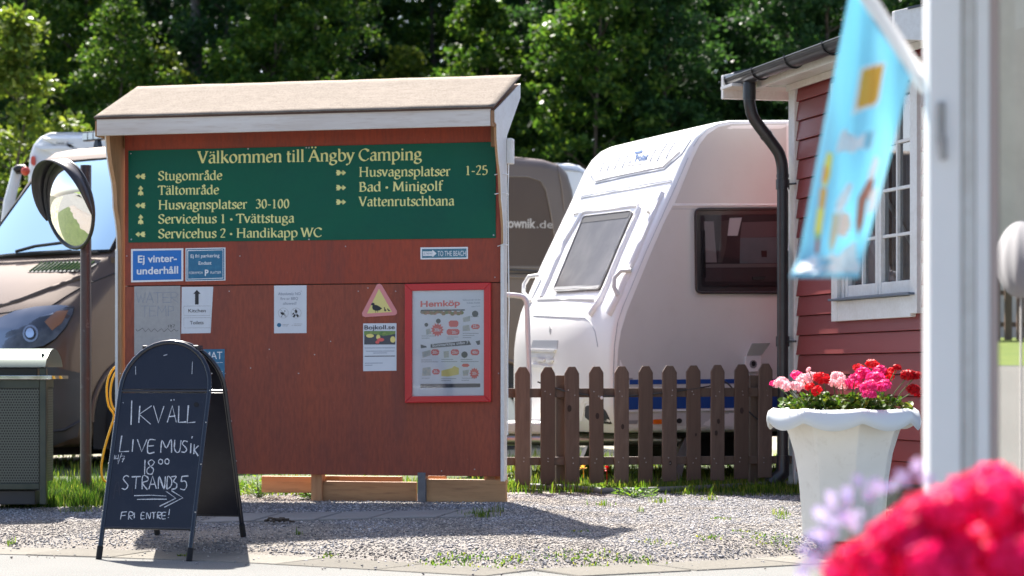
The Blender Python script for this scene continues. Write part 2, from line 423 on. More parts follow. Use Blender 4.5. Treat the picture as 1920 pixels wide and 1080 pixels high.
m_gravelbase = M('gravel_bed', (0.24, 0.215, 0.19), 0.95, var=[(1.5, (0.23, 0.18, 0.13), 0.6), (70, (0.30, 0.28, 0.26), 0.7, 3), (110, (0.05, 0.045, 0.045), 0.6, 2)], bump=(90, 1.0, 0.012))
m_lawn = M('lawn_soil', (0.045, 0.075, 0.018), 0.95, var=[(2, (0.075, 0.11, 0.03), 0.7), (30, (0.05, 0.04, 0.02), 0.6)], bump=(60, 0.8, 0.02))
m_field = M('dry_pitch_ground', (0.30, 0.27, 0.21), 0.95, var=[(0.5, (0.12, 0.15, 0.05), 0.9, 5, 0.45, 0.6), (30, (0.2, 0.18, 0.15), 0.5)], bump=(40, 0.6, 0.02))
m_floor = M('forest_floor', (0.035, 0.035, 0.015), 0.95, var=(1.5, (0.06, 0.05, 0.02), 0.8))

def stonemat():
    m = M('gravel_stones', (0.2, 0.2, 0.2), 0.8)
    N = m.node_tree.nodes; L = m.node_tree.links
    geo = N.new('ShaderNodeNewGeometry'); rp = N.new('ShaderNodeValToRGB')
    e = rp.color_ramp.elements
    e[0].position = 0; e[0].color = (0.09, 0.09, 0.105, 1); e[1].position = 1; e[1].color = (0.58, 0.55, 0.53, 1)
    for p, c in ((0.3, (0.20, 0.20, 0.212)), (0.6, (0.31, 0.30, 0.30)), (0.8, (0.42, 0.395, 0.375))):
        q = e.new(p); q.color = (*c, 1)
    L.new(geo.outputs['Random Per Island'], rp.inputs[0])
    tc = N.new('ShaderNodeTexCoord'); nz = N.new('ShaderNodeTexNoise'); nz.inputs['Scale'].default_value = 1.6; nz.inputs['Detail'].default_value = 4; L.new(tc.outputs['Object'], nz.inputs['Vector'])
    r2 = N.new('ShaderNodeValToRGB'); r2.color_ramp.elements[0].position = .42; r2.color_ramp.elements[1].position = .62; r2.color_ramp.elements[0].color = (1, 1, 1.04, 1); r2.color_ramp.elements[1].color = (0.94, 0.84, 0.74, 1)
    L.new(nz.outputs['Fac'], r2.inputs[0]); mx = N.new('ShaderNodeMix'); mx.data_type = 'RGBA'; mx.blend_type = 'MULTIPLY'; mx.inputs[0].default_value = 1
    L.new(rp.outputs[0], mx.inputs[6]); L.new(r2.outputs[0], mx.inputs[7]); L.new(mx.outputs[2], N['Principled BSDF'].inputs['Base Color'])
    return m
m_stone = stonemat()

# ------------------------------------------------------------------ serif lettering (broad-nib strokes)
def arc(cx, cy, rx, ry, a0=0, a1=360, n=22):
    return [(cx + rx * cos(radians(a0 + (a1 - a0) * i / n)), cy + ry * sin(radians(a0 + (a1 - a0) * i / n))) for i in range(n + 1)]
def catmull(p, sub=5):
    if len(p) < 3: return p
    o = []
    for i in range(len(p) - 1):
        p0 = p[max(0, i - 1)]; p1 = p[i]; p2 = p[i + 1]; p3 = p[min(len(p) - 1, i + 2)]
        for k in range(sub):
            t = k / sub
            o.append(tuple(0.5 * (2 * b + (c - a) * t + (2 * a - 5 * b + 4 * c - d) * t * t + (-a + 3 * b - 3 * c + d) * t ** 3)
                           for a, b, c, d in zip(p0, p1, p2, p3)))
    o.append(tuple(p[-1]))
    return o
ARCH = lambda x: [(x, 36), (x + 7, 45), (x + 17, 50), (x + 27, 47), (x + 31, 38), (x + 31, 20), (x + 31, 0)]
BOWLR = [(12, 38), (20, 47), (31, 50), (42, 44), (48, 32), (48, 18), (41, 5), (30, 0), (20, 1), (12, 6)]
AA = [[(10, 40), (16, 48), (26, 50), (34, 46), (36, 36), (36, 20), (36, 8), (40, 2), (46, 3)], [(36, 30), (22, 28), (11, 22), (8, 12), (12, 3), (20, 0), (28, 3), (36, 11)]]
# glyph: advance, strokes, serifs(x0,x1,y), dots(x,y,r)
G = {
 ' ': (24, [], [], []),
 'l': (27, [[(13, 0), (13, 76)]], [(4, 22, 0), (5, 13, 74)], []),
 'i': (27, [[(13, 0), (13, 50)]], [(4, 22, 0), (5, 13, 48)], [(13, 66, 6)]),
 'n': (56, [[(12, 0), (12, 50)], ARCH(12)], [(3, 21, 0), (34, 52, 0), (4, 12, 48)], []),
 'h': (56, [[(12, 0), (12, 76)], ARCH(12)], [(3, 21, 0), (34, 52, 0), (4, 12, 74)], []),
 'm': (86, [[(12, 0), (12, 50)], ARCH(12), ARCH(43)], [(3, 21, 0), (35, 51, 0), (65, 83, 0), (4, 12, 48)], []),
 'u': (57, [[(12, 50), (12, 30), (12, 14), (16, 4), (25, 0), (34, 3), (43, 12)], [(43, 50), (43, 0)]], [(3, 12, 48), (34, 43, 48), (43, 52, 1)], []),
 'o': (53, [arc(26, 25, 19, 25, 90, 450)], [], []),
 'a': (47, AA, [], []),
 'ä': (47, AA, [], [(15, 66, 5.5), (33, 66, 5.5)]),
 'å': (47, AA + [arc(25, 67, 8, 8, 0, 360, 12)], [], []),
 'e': (46, [[(9, 27), (24, 28), (40, 31), (38, 42), (32, 49), (24, 50), (14, 44), (8, 33), (7, 22), (11, 9), (20, 1), (30, 1), (41, 9)]], [], []),
 'r': (39, [[(12, 0), (12, 50)], [(12, 34), (18, 45), (27, 50), (35, 46)]], [(3, 23, 0), (4, 12, 48)], []),
 's': (39, [[(34, 40), (30, 48), (21, 50), (12, 46), (10, 38), (15, 30), (27, 23), (33, 15), (31, 5), (21, 0), (10, 2), (6, 11)]], [], []),
 't': (33, [[(14, 66), (14, 40), (14, 10), (18, 1), (26, 1), (32, 6)], [(4, 48), (30, 48)]], [], []),
 'k': (54, [[(12, 0), (12, 76)], [(14, 24), (40, 49)], [(23, 32), (46, 1)]], [(3, 21, 0), (40, 53, 0), (32, 47, 49), (4, 12, 74)], []),
 'd': (57, [[(43, 76), (43, 0)], [(43, 42), (35, 49), (26, 50), (14, 44), (8, 32), (8, 18), (14, 5), (25, 0), (34, 3), (43, 12)]], [(34, 43, 74), (43, 52, 1)], []),
 'b': (56, [[(12, 76), (12, 3)], BOWLR], [(4, 12, 74)], []),
 'p': (56, [[(12, 50), (12, -24)], BOWLR], [(3, 23, -25), (4, 12, 48)], []),
 'g': (51, [arc(24, 34, 15, 16, 90, 450), [(14, 20), (10, 12), (16, 5), (36, 3), (44, -5), (40, -17), (25, -23), (10, -19), (6, -10), (12, 0), (22, 4)], [(36, 45), (47, 48)]], [], []),
 'v': (49, [[(6, 50), (24, 0)], [(24, 0), (42, 50)]], [(0, 15, 50), (34, 49, 50)], []),
 'y': (50, [[(6, 50), (25, 1)], [(44, 50), (25, 1), (16, -18), (6, -24), (1, -19)]], [(0, 15, 50), (35, 51, 50)], []),
 'c': (44, [[(39, 40), (35, 48), (26, 50), (15, 45), (8, 33), (7, 22), (11, 8), (21, 0), (31, 1), (40, 8)]], [], []),
 'f': (33, [[(14, 0), (14, 60), (18, 72), (27, 77), (36, 73)], [(4, 48), (30, 48)]], [(4, 25, 0)], []),
 'V': (66, [[(8, 72), (33, 0)], [(33, 0), (58, 72)]], [(0, 19, 72), (48, 67, 72)], []),
 'Ä': (70, [[(4, 0), (33, 72)], [(33, 72), (61, 0)], [(15, 26), (50, 26)]], [(-3, 14, 0), (52, 71, 0)], [(22, 87, 6), (43, 87, 6)]),
 'C': (68, [[(60, 57), (52, 68), (38, 72), (20, 65), (8, 46), (8, 28), (18, 9), (36, 0), (52, 3), (62, 14)], [(60, 70), (60, 56)]], [], []),
 'S': (52, [[(44, 56), (39, 68), (27, 72), (14, 67), (9, 55), (16, 43), (33, 34), (43, 22), (40, 7), (26, 0), (12, 4), (6, 16)]], [], []),
 'T': (61, [[(30, 0), (30, 72)], [(3, 70), (57, 70)], [(3, 70), (2, 58)], [(57, 70), (58, 58)]], [(20, 40, 0)], []),
 'H': (80, [[(15, 0), (15, 72)], [(64, 0), (64, 72)], [(15, 38), (64, 38)]], [(5, 25, 0), (54, 74, 0), (5, 25, 72), (54, 74, 72)], []),
 'B': (60, [[(14, 0), (14, 72)], [(14, 70), (32, 71), (42, 62), (41, 47), (30, 39), (14, 38)], [(30, 39), (46, 34), (51, 20), (44, 5), (30, 1), (14, 1)]], [(4, 14, 0), (4, 14, 71)], []),
 'M': (90, [[(13, 0), (17, 72)], [(17, 72), (44, 6)], [(44, 6), (72, 72)], [(72, 72), (76, 0)]], [(4, 22, 0), (67, 86, 0), (7, 17, 71), (72, 81, 71)], []),
 'W': (97, [[(6, 72), (27, 0)], [(27, 0), (47, 72)], [(47, 72), (67, 0)], [(67, 0), (90, 72)]], [(-2, 15, 72), (39, 55, 72), (82, 99, 72)], []),
 '0': (50, [arc(25, 35, 17, 35, 90, 450)], [], []),
 '1': (50, [[(25, 0), (25, 70)], [(25, 70), (12, 62)]], [(14, 36, 0)], []),
 '2': (50, [[(9, 58), (14, 68), (25, 71), (37, 66), (39, 54), (33, 38), (20, 18), (8, 3)], [(8, 3), (42, 3)]], [], []),
 '3': (50, [[(9, 62), (17, 70), (28, 70), (37, 62), (36, 47), (22, 38)], [(22, 38), (38, 33), (42, 18), (34, 4), (20, 0), (7, 6)]], [], []),
 '5': (50, [[(38, 70), (14, 70)], [(14, 70), (12, 40)], [(12, 40), (26, 42), (39, 36), (42, 20), (34, 4), (20, 0), (7, 5)]], [], []),
 '-': (34, [[(5, 26), (29, 26)]], [], []),
 '•': (30, [], [], [(15, 28, 10)]),
}
def serif_text(txt, place, nib=12.5, thin=4.0):
    """place(x, y, layer) -> world point; returns MB.  units: cap height 72"""
    mb = MB(); x0 = 0; lay = 0
    nd = (cos(radians(30)), sin(radians(30)))
    def strip(pts, wfn):
        nonlocal lay
        lay += 1
        m = len(pts); vs = []
        for i in range(m):
            a = pts[max(0, i - 1)]; b = pts[min(m - 1, i + 1)]
            dx, dy = b[0] - a[0], b[1] - a[1]; l = sqrt(dx * dx + dy * dy) or 1
            dx /= l; dy /= l
            w = wfn(dx, dy) / 2
            vs += [place(pts[i][0] - dy * w, pts[i][1] + dx * w, lay % 7), place(pts[i][0] + dy * w, pts[i][1] - dx * w, lay % 7)]
        mb.add(vs, [(2 * i + 1, 2 * i + 3, 2 * i + 2, 2 * i) for i in range(m - 1)])
    for ch in txt:
        adv, st, se, do = G[ch]
        for p in st:
            q = catmull(p) if len(p) > 3 else p
            strip([(x0 + a, b) for a, b in q], lambda dx, dy: sqrt((nib * (dx * nd[1] - dy * nd[0])) ** 2 + thin ** 2))
        for a, b, y in se:
            strip([(x0 + a, y), (x0 + b, y)], lambda dx, dy: 5.0)
        for a, b, r in do:
            lay += 1
            ring = [place(x0 + a + r * cos(2 * pi * k / 10), b + r * sin(2 * pi * k / 10), lay % 7) for k in range(10)]
            mb.add(ring, [tuple(range(10))])
        x0 += adv
    return mb, x0
def serif_width(txt): return sum(G[c][0] for c in txt)

_fc = {}
def sans_mesh(txt, bold=0.0):
    """2-D vertices/faces of a line of sans text with its bounds"""
    k = (txt, bold)
    if k in _fc: return _fc[k]
    cu = bpy.data.curves.new('lettering', 'FONT'); cu.body = txt; cu.size = 1.0; cu.offset = bold
    cu.resolution_u = 4
    ob = bpy.data.objects.new('lettering', cu)
    me = bpy.data.meshes.new_from_object(ob)
    vs = [(v.co.x, v.co.y) for v in me.vertices]; fs = [tuple(p.vertices) for p in me.polygons]
    bpy.data.objects.remove(ob); bpy.data.curves.remove(cu); bpy.data.meshes.remove(me)
    _fc[k] = (vs, fs)
    return _fc[k]
CAPH = 0.70

def objrand(m, lo=0.78, hi=1.2):
    """every object that shares the material gets its own tone"""
    N = m.node_tree.nodes; L = m.node_tree.links; b = N['Principled BSDF']
    src = b.inputs['Base Color'].links[0].from_socket
    oi = N.new('ShaderNodeObjectInfo'); mr = N.new('ShaderNodeMapRange'); mr.inputs[3].default_value = lo; mr.inputs[4].default_value = hi
    L.new(oi.outputs['Random'], mr.inputs[0]); mx = N.new('ShaderNodeMix'); mx.data_type = 'RGBA'; mx.blend_type = 'MULTIPLY'; mx.inputs[0].default_value = 1
    cb = N.new('ShaderNodeCombineColor'); [L.new(mr.outputs[0], cb.inputs[i]) for i in range(3)]
    L.new(src, mx.inputs[6]); L.new(cb.outputs[0], mx.inputs[7]); L.new(mx.outputs[2], b.inputs['Base Color'])
for q in (m_picket, m_picket2, m_rawplank, m_rawwood, m_kerb): objrand(q)
objrand(m_siding, .90, 1.08)
m_vergegrass = leafmat('shade_tinted_grass_blades', [(0.016, 0.045, 0.010), (0.035, 0.080, 0.014), (0.06, 0.12, 0.02), (0.12, 0.14, 0.04)], 0.35, 0.5)  # darker copy of the grass colours, standing in for shade on the verge
# ------------------------------------------------------------------ ground
KX = [(-3000, 14.6), (-200, 13.75), (0, 13.6), (180, 13.40), (474, 13.02), (700, 12.60), (1000, 12.02), (1364, 12.62), (1500, 12.97), (1700, 13.45), (2000, 13.9), (4000, 15.5)]
KP = [((px - 960) / FPX * D, D) for px, D in KX]
def kerbD(x):
    if x <= KP[0][0]: return KP[0][1]
    for (a, da), (b, db) in zip(KP, KP[1:]):
        if x <= b:
            t = (x - a) / (b - a); return da + (db - da) * t
    return KP[-1][1]
def gz(x, D):
    d = D - kerbD(x)
    if d <= 0: return 0.0
    z = 0.09 * (1 - exp(-d / 0.30)) + 0.16 * (1 - exp(-d / 4.0))
    if D > 30: z += 0.10 * (D - 30) * min(1.0, (D - 30) / 20)
    return z

mb = MB()
mb.grid(lambda u, v: Vector((-60 + 120 * u, -25 + 45 * v, 0)), 40, 20)
pav = mb.build('asphalt_pavement', m_asph); tag(pav, kind='structure')
# the bank behind the kerb, three sheets by depth
def sheet(name, mat, x0, x1, nx, d0, d1, nd, lift, zoff=0.0, relD=True, wob=0.0):
    mb = MB()
    def fn(u, v):
        x = x0 + (x1 - x0) * u
        D = (kerbD(x) if relD else 0) + d0 + (d1 - d0) * v
        if wob: D += wob * (sin(x * 3.1) + 0.6 * sin(x * 7.7 + 1)) * (1 if v < 0.5 else 0) * (1 - v)
        return Vector((x, D, gz(x, D) + lift + zoff))
    mb.grid(fn, nx, nd)
    o = mb.build(name, mat, smooth=60); tag(o, kind='structure'); return o
sheet('gravel_verge', m_gravelbase, -12, 12, 160, 0.0, 8.0, 60, 0.006)
sheet('lawn', m_lawn, -12, 12, 200, 16.05, 24.0, 20, 0.012, relD=False, wob=0.10)
sheet('camping_ground', m_field, -45, 45, 90, 21.0, 39.0, 24, 0.016, relD=False)
sheet('forest_ground', m_floor, -60, 60, 40, 38.0, 110.0, 30, 0.02, relD=False)
sheet('side_ground', m_asph, -60, -12, 10, 0.0, 26.0, 10, 0.004)
sheet('yard_ground', m_asph, 12, 60, 10, 0.0, 26.0, 10, 0.004)

# kerb stones: flat pale edging along the asphalt
kr = tag(thing('kerb', None, None), kind='structure')
def path_pt(s):
    """walk the kerb line by x"""
    return s, kerbD(s)
x = -3.4
while x < 3.6:
    L_ = random.uniform(0.42, 0.62)
    xa, xb = x, x + L_
    da, db = kerbD(xa), kerbD(xb)
    w = 0.42
    t = Vector((xb - xa, db - da, 0)).normalized(); nn = Vector((-t.y, t.x, 0))
    a = Vector((xa, da, 0)) + t * 0.006; b = Vector((xb, db, 0)) - t * 0.006
    j = [random.uniform(-0.006, 0.006) for _ in range(4)]
    zt = 0.0055 + random.uniform(-0.0015, 0.0015)
    top = [a - nn * (w + j[0]) + Vector((0, 0, zt)), b - nn * (w + j[1]) + Vector((0, 0, zt)), b + nn * (0.02 + j[2]) + Vector((0, 0, zt + 0.004)), a + nn * (0.02 + j[3]) + Vector((0, 0, zt + 0.004))]
    bot = [p - Vector((0, 0, 0.08)) for p in top]
    m_ = MB(); m_.hexa(bot, top); m_.build('kerb_stone', m_kerb, kr, bevel=0.006, segs=1)
    x += L_
# worn paving slabs sunk in the gravel in front of the notice board
sp = tag(thing('slab_path', None, None), kind='structure')
px = 380
while px < 880:
    wpx = random.uniform(95, 150)
    pa, pb = px, min(px + wpx, 885)
    ya, yb = 962 + (pa - 380) * 0.028, 962 + (pb - 380) * 0.028
    D1, D2 = 14.45, 13.98
    xa, xb = (pa - 960) / FPX * 14.2, (pb - 960) / FPX * 14.2
    sk = random.uniform(-0.10, 0.10)
    q = [(xa + 0.01, D2), (xb - 0.01, D2 + 0.02), (xb - 0.01 + 0.12, D1), (xa + 0.01 + 0.12, D1)]
    top = [Vector((a, b, gz(a, b) + 0.016)) for a, b in q]
    m_ = MB(); m_.hexa([p - Vector((0, 0, 0.06)) for p in top], top)
    m_.build('paving_slab', m_slab, sp, bevel=0.005, segs=1)
    px += wpx

# gravel: thousands of small angular stones, one heap of stuff
def stones(name, n, xr, dr, s0, s1, mat, dens=None):
    base = np.array([(0, 0, 1), (0.9, 0, 0.3), (0.2, 0.85, 0.25), (-0.8, 0.45, 0.3), (-0.6, -0.7, 0.3), (0.4, -0.85, 0.2), (0, 0, -0.6)], dtype=np.float32)
    tri = np.array([(0, 1, 2), (0, 2, 3), (0, 3, 4), (0, 4, 5), (0, 5, 1), (6, 2, 1), (6, 3, 2), (6, 4, 3), (6, 5, 4), (6, 1, 5)])
    X = RNG.uniform(xr[0], xr[1], n * 3); Dd = RNG.uniform(dr[0], dr[1], n * 3)
    kd = np.interp(X, [p[0] for p in KP], [p[1] for p in KP])
    DD = kd + Dd
    keep = np.ones(len(X), bool)
    if dens is not None: keep = RNG.random(len(X)) < dens(X, DD, Dd)
    X = X[keep][:n]; DD = DD[keep][:n]
    m_ = len(X)
    Z = np.array([gz(a, b) for a, b in zip(X, DD)])
    ang = RNG.uniform(0, 2 * pi, m_); s = RNG.uniform(s0, s1, m_) * (1 + 0.6 * (RNG.random(m_) > 0.93))
    V = base[None] * (1 + RNG.uniform(-0.25, 0.25, (m_, 7, 1))) * s[:, None, None]
    V[:, :, 2] *= RNG.uniform(0.5, 0.95, (m_, 1))
    tl = RNG.uniform(-0.6, 0.6, (m_, 1))
    V[:, :, 2] += V[:, :, 0] * tl
    c, sn = np.cos(ang)[:, None], np.sin(ang)[:, None]
    vx = V[:, :, 0] * c - V[:, :, 1] * sn; vy = V[:, :, 0] * sn + V[:, :, 1] * c
    V[:, :, 0] = vx + X[:, None]; V[:, :, 1] = vy + DD[:, None]; V[:, :, 2] += (Z + 0.006)[:, None]
    F = (tri[None] + (np.arange(m_) * 7)[:, None, None]).reshape(-1, 3)
    o = np_mesh(name, V.reshape(-1, 3), F, mat); tag(o, kind='stuff'); return o
def dg(X, DD, Dd):
    p = np.ones(len(X))
    slab = (X > -2.0) & (X < -0.1) & (DD > 13.95) & (DD < 14.48)
    p[slab] = 0.22
    p[(DD > 16.15)] = 0.12
    # thin sandy patch around the sandwich board's feet
    sand = np.exp(-((X + 1.5) / 0.9) ** 2 - ((DD - 13.55) / 0.18) ** 2)
    p *= 1 - 0.8 * sand
    p[Dd < 0.05] *= 0.3
    return p
g = stones('gravel', 92000, (-3.5, 3.1), (0.0, 3.8), 0.003, 0.0080, m_stone, dg)
tag(g, 'loose grey crushed gravel spread in front of the notice board', 'gravel')
def dk(X, DD, Dd): return 0.25 + 0.75 * (Dd > -0.25)
g2 = stones('stray_stones', 260, (-3.4, 3.2), (-0.7, 0.0), 0.004, 0.010, m_stone, dk)
tag(g2, 'scattered small stones lying on the kerb edge and asphalt', 'gravel')

# ------------------------------------------------------------------ grass
def blades(name, pts, h0, h1, w, mat, label, lean=0.5, cat='grass'):
    """pts: (n,2) base points"""
    n = len(pts)
    X = pts[:, 0]; D = pts[:, 1]
    Z = np.array([gz(a, b) for a, b in zip(X, D)]) + 0.005
    h = RNG.uniform(h0, h1, n) * (0.6 + 0.6 * RNG.random(n)); a = RNG.uniform(0, 2 * pi, n)
    ln = RNG.uniform(0.1, lean, n) * h
    dx = np.cos(a); dy = np.sin(a)
    px_, py_ = -dy, dx
    ww = w * RNG.uniform(0.6, 1.3, n)
    V = np.zeros((n, 5, 3))
    V[:, 0] = np.stack([X - px_ * ww, D - py_ * ww, Z], 1); V[:, 1] = np.stack([X + px_ * ww, D + py_ * ww, Z], 1)
    V[:, 2] = np.stack([X + dx * ln * 0.35 + px_ * ww * 0.8, D + dy * ln * 0.35 + py_ * ww * 0.8, Z + h * 0.6], 1)
    V[:, 3] = np.stack([X + dx * ln * 0.35 - px_ * ww * 0.8, D + dy * ln * 0.35 - py_ * ww * 0.8, Z + h * 0.6], 1)
    V[:, 4] = np.stack([X + dx * ln, D + dy * ln, Z + h * (1 - 0.25 * (ln / h))], 1)
    b = (np.arange(n) * 5)[:, None]
    F = np.concatenate([b + np.array([[0, 1, 2]]), b + np.array([[0, 2, 3]]), b + np.array([[3, 2, 4]])], 0)
    o = np_mesh(name, V.reshape(-1, 3), F, mat); tag(o, label, cat, kind='stuff'); return o
def scatter(n, x0, x1, d0, d1): return np.stack([RNG.uniform(x0, x1, n), RNG.uniform(d0, d1, n)], 1)
def clump(cs, n, r): 
    o = []
    for (x, d, k) in cs: o.append(np.stack([RNG.normal(x, r * k, int(n * k)), RNG.normal(d, r * k * 0.8, int(n * k))], 1))
    return np.concatenate(o)
pt = np.concatenate([scatter(3000, -0.1, 2.2, 16.15, 16.75), scatter(4500, -0.2, 3.0, 16.6, 19.5), scatter(500, -0.1, 2.1, 15.85, 16.2)])
blades('fence_grass', pt, 0.02, 0.10, 0.0032, m_grass, 'bright green grass growing along the foot of the picket fence')
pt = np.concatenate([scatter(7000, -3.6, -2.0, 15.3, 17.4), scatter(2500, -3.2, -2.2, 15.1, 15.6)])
blades('verge_grass', pt, 0.03, 0.11, 0.0034, m_vergegrass, 'green grass with shade put into its colour, between the litter bin and the sandwich board')
pt = np.concatenate([scatter(3500, -3.0, -0.2, 15.9, 17.0), scatter(7000, -7, 3, 18.0, 22.0)])
blades('camping_grass', pt, 0.04, 0.10, 0.004, m_grass, 'rough grass behind the notice board and under the caravan')
def px2g(px, py):
    # intersect a pixel ray with the ground
    lo, hi = 10.0, 30.0
    for _ in range(40):
        mid = (lo + hi) / 2; p = P(px, py, mid)
        if p.z > gz(p.x, mid): lo = mid
        else: hi = mid
    return ((px - 960) / FPX * lo, lo)
cl = [(px2g(x, y), k) for x, y, k in [(145, 962, 1.0), (160, 958, .7), (20, 1022, .35), (890, 968, .9), (905, 972, .8), (930, 962, .5), (1130, 950, .6), (1235, 945, .7), (1465, 968, .6), (1470, 975, .4), (1330, 940, .5), (1200, 962, .3), (560, 1005, .2)]]
blades('grass_tufts', clump([(a[0], a[1], k) for a, k in cl], 60, 0.05), 0.02, 0.06, 0.0024, m_grass, 'small grass tufts sprouting through the gravel')
# mossy patches along the kerb and on the gravel
cm = [(px2g(x, y), k) for x, y, k in [(850, 1050, 1.0), (880, 1052, .8), (830, 1058, .5), (945, 1058, .7), (960, 1052, .5), (1060, 1048, .8), (1100, 1042, .6), (1170, 1050, .6), (1215, 1056, .5), (1440, 1020, .9), (1452, 1010, .8), (1400, 1000, .5), (1230, 1020, .5), (1090, 1000, .3), (1330, 1010, .5), (610, 1046, .25), (340, 1045, .2), (1120, 1062, .4), (1350, 975, .4)]]
blades('moss_patches', clump([(a[0], a[1], k) for a, k in cm], 85, 0.10), 0.008, 0.022, 0.0045, m_grass, 'low yellow green moss between the stones by the kerb', 0.9, 'moss')
# leafy weeds
def weed(name, base, n, r, h, label, s=0.03, mat=None):
    b = Vector((base[0], base[1], gz(base[0], base[1])))
    root = thing(name, label, 'weed', b)
    V = []; F = []
    st = MB()
    for i in range(n):
        a = random.uniform(0, 2 * pi); rr = r * sqrt(random.random()); hh = h * random.uniform(0.25, 1) * (1 - 0.4 * rr / r)
        c = b + Vector((rr * cos(a), rr * sin(a), hh))
        if i % 4 == 0: st.tube([b, (b + c) / 2 + Vector((0, 0, hh * 0.2)), c], 0.0018, 4)
        d = Vector((cos(a), sin(a), random.uniform(-0.3, 0.7))).normalized(); sd = d.cross(Vector((0, 0, 1))).normalized()
        k = s * random.uniform(0.6, 1.3); up = sd.cross(d)
        q = len(V)
        V += [c, c + d * k * 0.5 + sd * k * 0.32 + up * k * 0.1, c + d * k, c + d * k * 0.5 - sd * k * 0.32 + up * k * 0.1]
        F.append((q, q + 1, q + 2, q + 3))
    st.build('stem', m_stem, root)
    mb = MB(); mb.add(V, F); o = mb.build('foliage', mat or m_weed, root)
    return root
for i, (x, y, r, h, lab) in enumerate([
    (485, 935, 0.16, 0.17, 'broad leafy weed at the left end of the notice board, beside the sandwich board'),
    (510, 925, 0.14, 0.13, 'low dark green weed clump against the short left foot board'),
    (572, 930, 0.10, 0.16, 'tall thin weed in front of the long timber foot board'),
    (590, 938, 0.08, 0.08, 'small bright weed at the edge of the gravel under the board'),
    (1175, 905, 0.15, 0.16, 'tall leafy weed in front of the sixth fence picket'),
    (1120, 925, 0.12, 0.07, 'flat leafy weed on the grey drain pipe'),
    (1190, 935, 0.14, 0.09, 'spreading weed at the gravel edge below the fence'),
    (960, 915, 0.10, 0.08, 'small weed beside the right end of the notice board'),
    (1420, 925, 0.10, 0.06, 'low weed on the gravel by the downpipe'),
    (340, 915, 0.12, 0.10, 'shaded weed behind the sandwich board')]):
    weed('leafy_weed', px2g(x, y), 110, r, h, lab, 0.032)
# clod of bark on the slabs
g0 = px2g(522, 985)
mb = MB()
for i in range(26):
    c = Vector((g0[0] + random.gauss(0, 0.035), g0[1] + random.gauss(0, 0.02), gz(*g0) + 0.018 + random.uniform(0, 0.022)))
    ax = Matrix.Rotation(random.uniform(0, 3), 3, 'Z') @ Matrix.Rotation(random.uniform(-.6, .6), 3, 'X')
    mb.box(c, (random.uniform(.012, .035), random.uniform(.008, .018), random.uniform(.006, .014)), [ax @ Vector(v) for v in ((1, 0, 0), (0, 1, 0), (0, 0, 1))])
o = mb.build('bark_debris', m_bark); tag(o, 'dark clod of bark lying on the grey slabs before the board', 'debris')
# grey drain pipe lying along the gravel edge
pp = [Vector((*px2g(x, y), 0)) for x, y in [(985, 919), (1060, 921), (1130, 928), (1200, 927), (1280, 924), (1360, 920), (1430, 916), (1500, 914)]]
pts = [Vector((p.x, p.y, gz(p.x, p.y) + 0.025)) for p in pp]
mb = MB(); mb.tube(pts, 0.022, 10); o = mb.build('drain_pipe', m_greyhose, smooth=60)
tag(o, 'grey plastic edging pipe lying between the gravel and the fence grass', 'pipe')

# ------------------------------------------------------------------ notice board
AL = radians(13.8)
BP0 = Vector((-0.067, 15.1, 0)); BR = Vector((cos(AL), -sin(AL), 0)); BD = Vector((sin(AL), cos(AL), 0)); UP = Vector((0, 0, 1))
def bd(px, py, off=0.0):
    """board plane: (u, z) of a photo pixel; off = distance in front (negative = toward camera)"""
    k = (px - 960) / FPX
    p0 = BP0 + BD * off
    u = (k * p0.y - p0.x) / (cos(AL) + k * sin(AL)); D = p0.y - u * sin(AL)
    return u, CAMZ + (HY - py) / FPX * D
def bw(u, y, z): return BP0 + BR * u + BD * y + Vector((0, 0, z))
BAX = (BR, BD, UP)
def bbox(mb, u0, u1, y0, y1, z0, z1): return mb.box(bw((u0 + u1) / 2, (y0 + y1) / 2, (z0 + z1) / 2), (abs(u1 - u0), abs(y1 - y0), abs(z1 - z0)), BAX)
GZ = 0.17
UL = bd(234, 500)[0]
board = thing('notice_board', 'red plywood notice board with small felt roof and white side boards', 'notice board', (BP0.x, BP0.y, GZ), -AL)
zb = bd(700, 891)[1]; zs = bd(600, 533)[1]; zt = bd(600, 236)[1]
bbox(MB(), 0, 0, 0, 0, 0, 0)
mb = MB(); bbox(mb, UL, 0, 0.0, 0.02, zb, zs - 0.003); mb.build('lower_panel', m_redply2, board, bevel=0.002)
mb = MB(); bbox(mb, UL, 0, 0.0, 0.02, zs + 0.003, zt + 0.16); mb.build('upper_panel', m_redply, board, bevel=0.002)
mb = MB(); bbox(mb, UL + .01, -.01, 0.021, 0.035, zs - 0.05, zs + 0.05); mb.build('joint_batten', m_roofedge, board)
mb = MB()
for (px, py) in [(238, 480), (430, 546), (565, 546), (672, 546), (742, 546), (620, 640), (690, 540), (505, 655), (590, 665), (928, 520), (890, 880), (828, 883), (560, 700), (648, 462), (330, 540), (450, 480), (470, 690), (935, 700)]:
    u, z = bd(px, py); c = bw(u, -0.0015, z)
    mb.box(c, (0.006, 0.003, 0.006), BAX)
o = mb.build('screw_heads', m_steel, board)
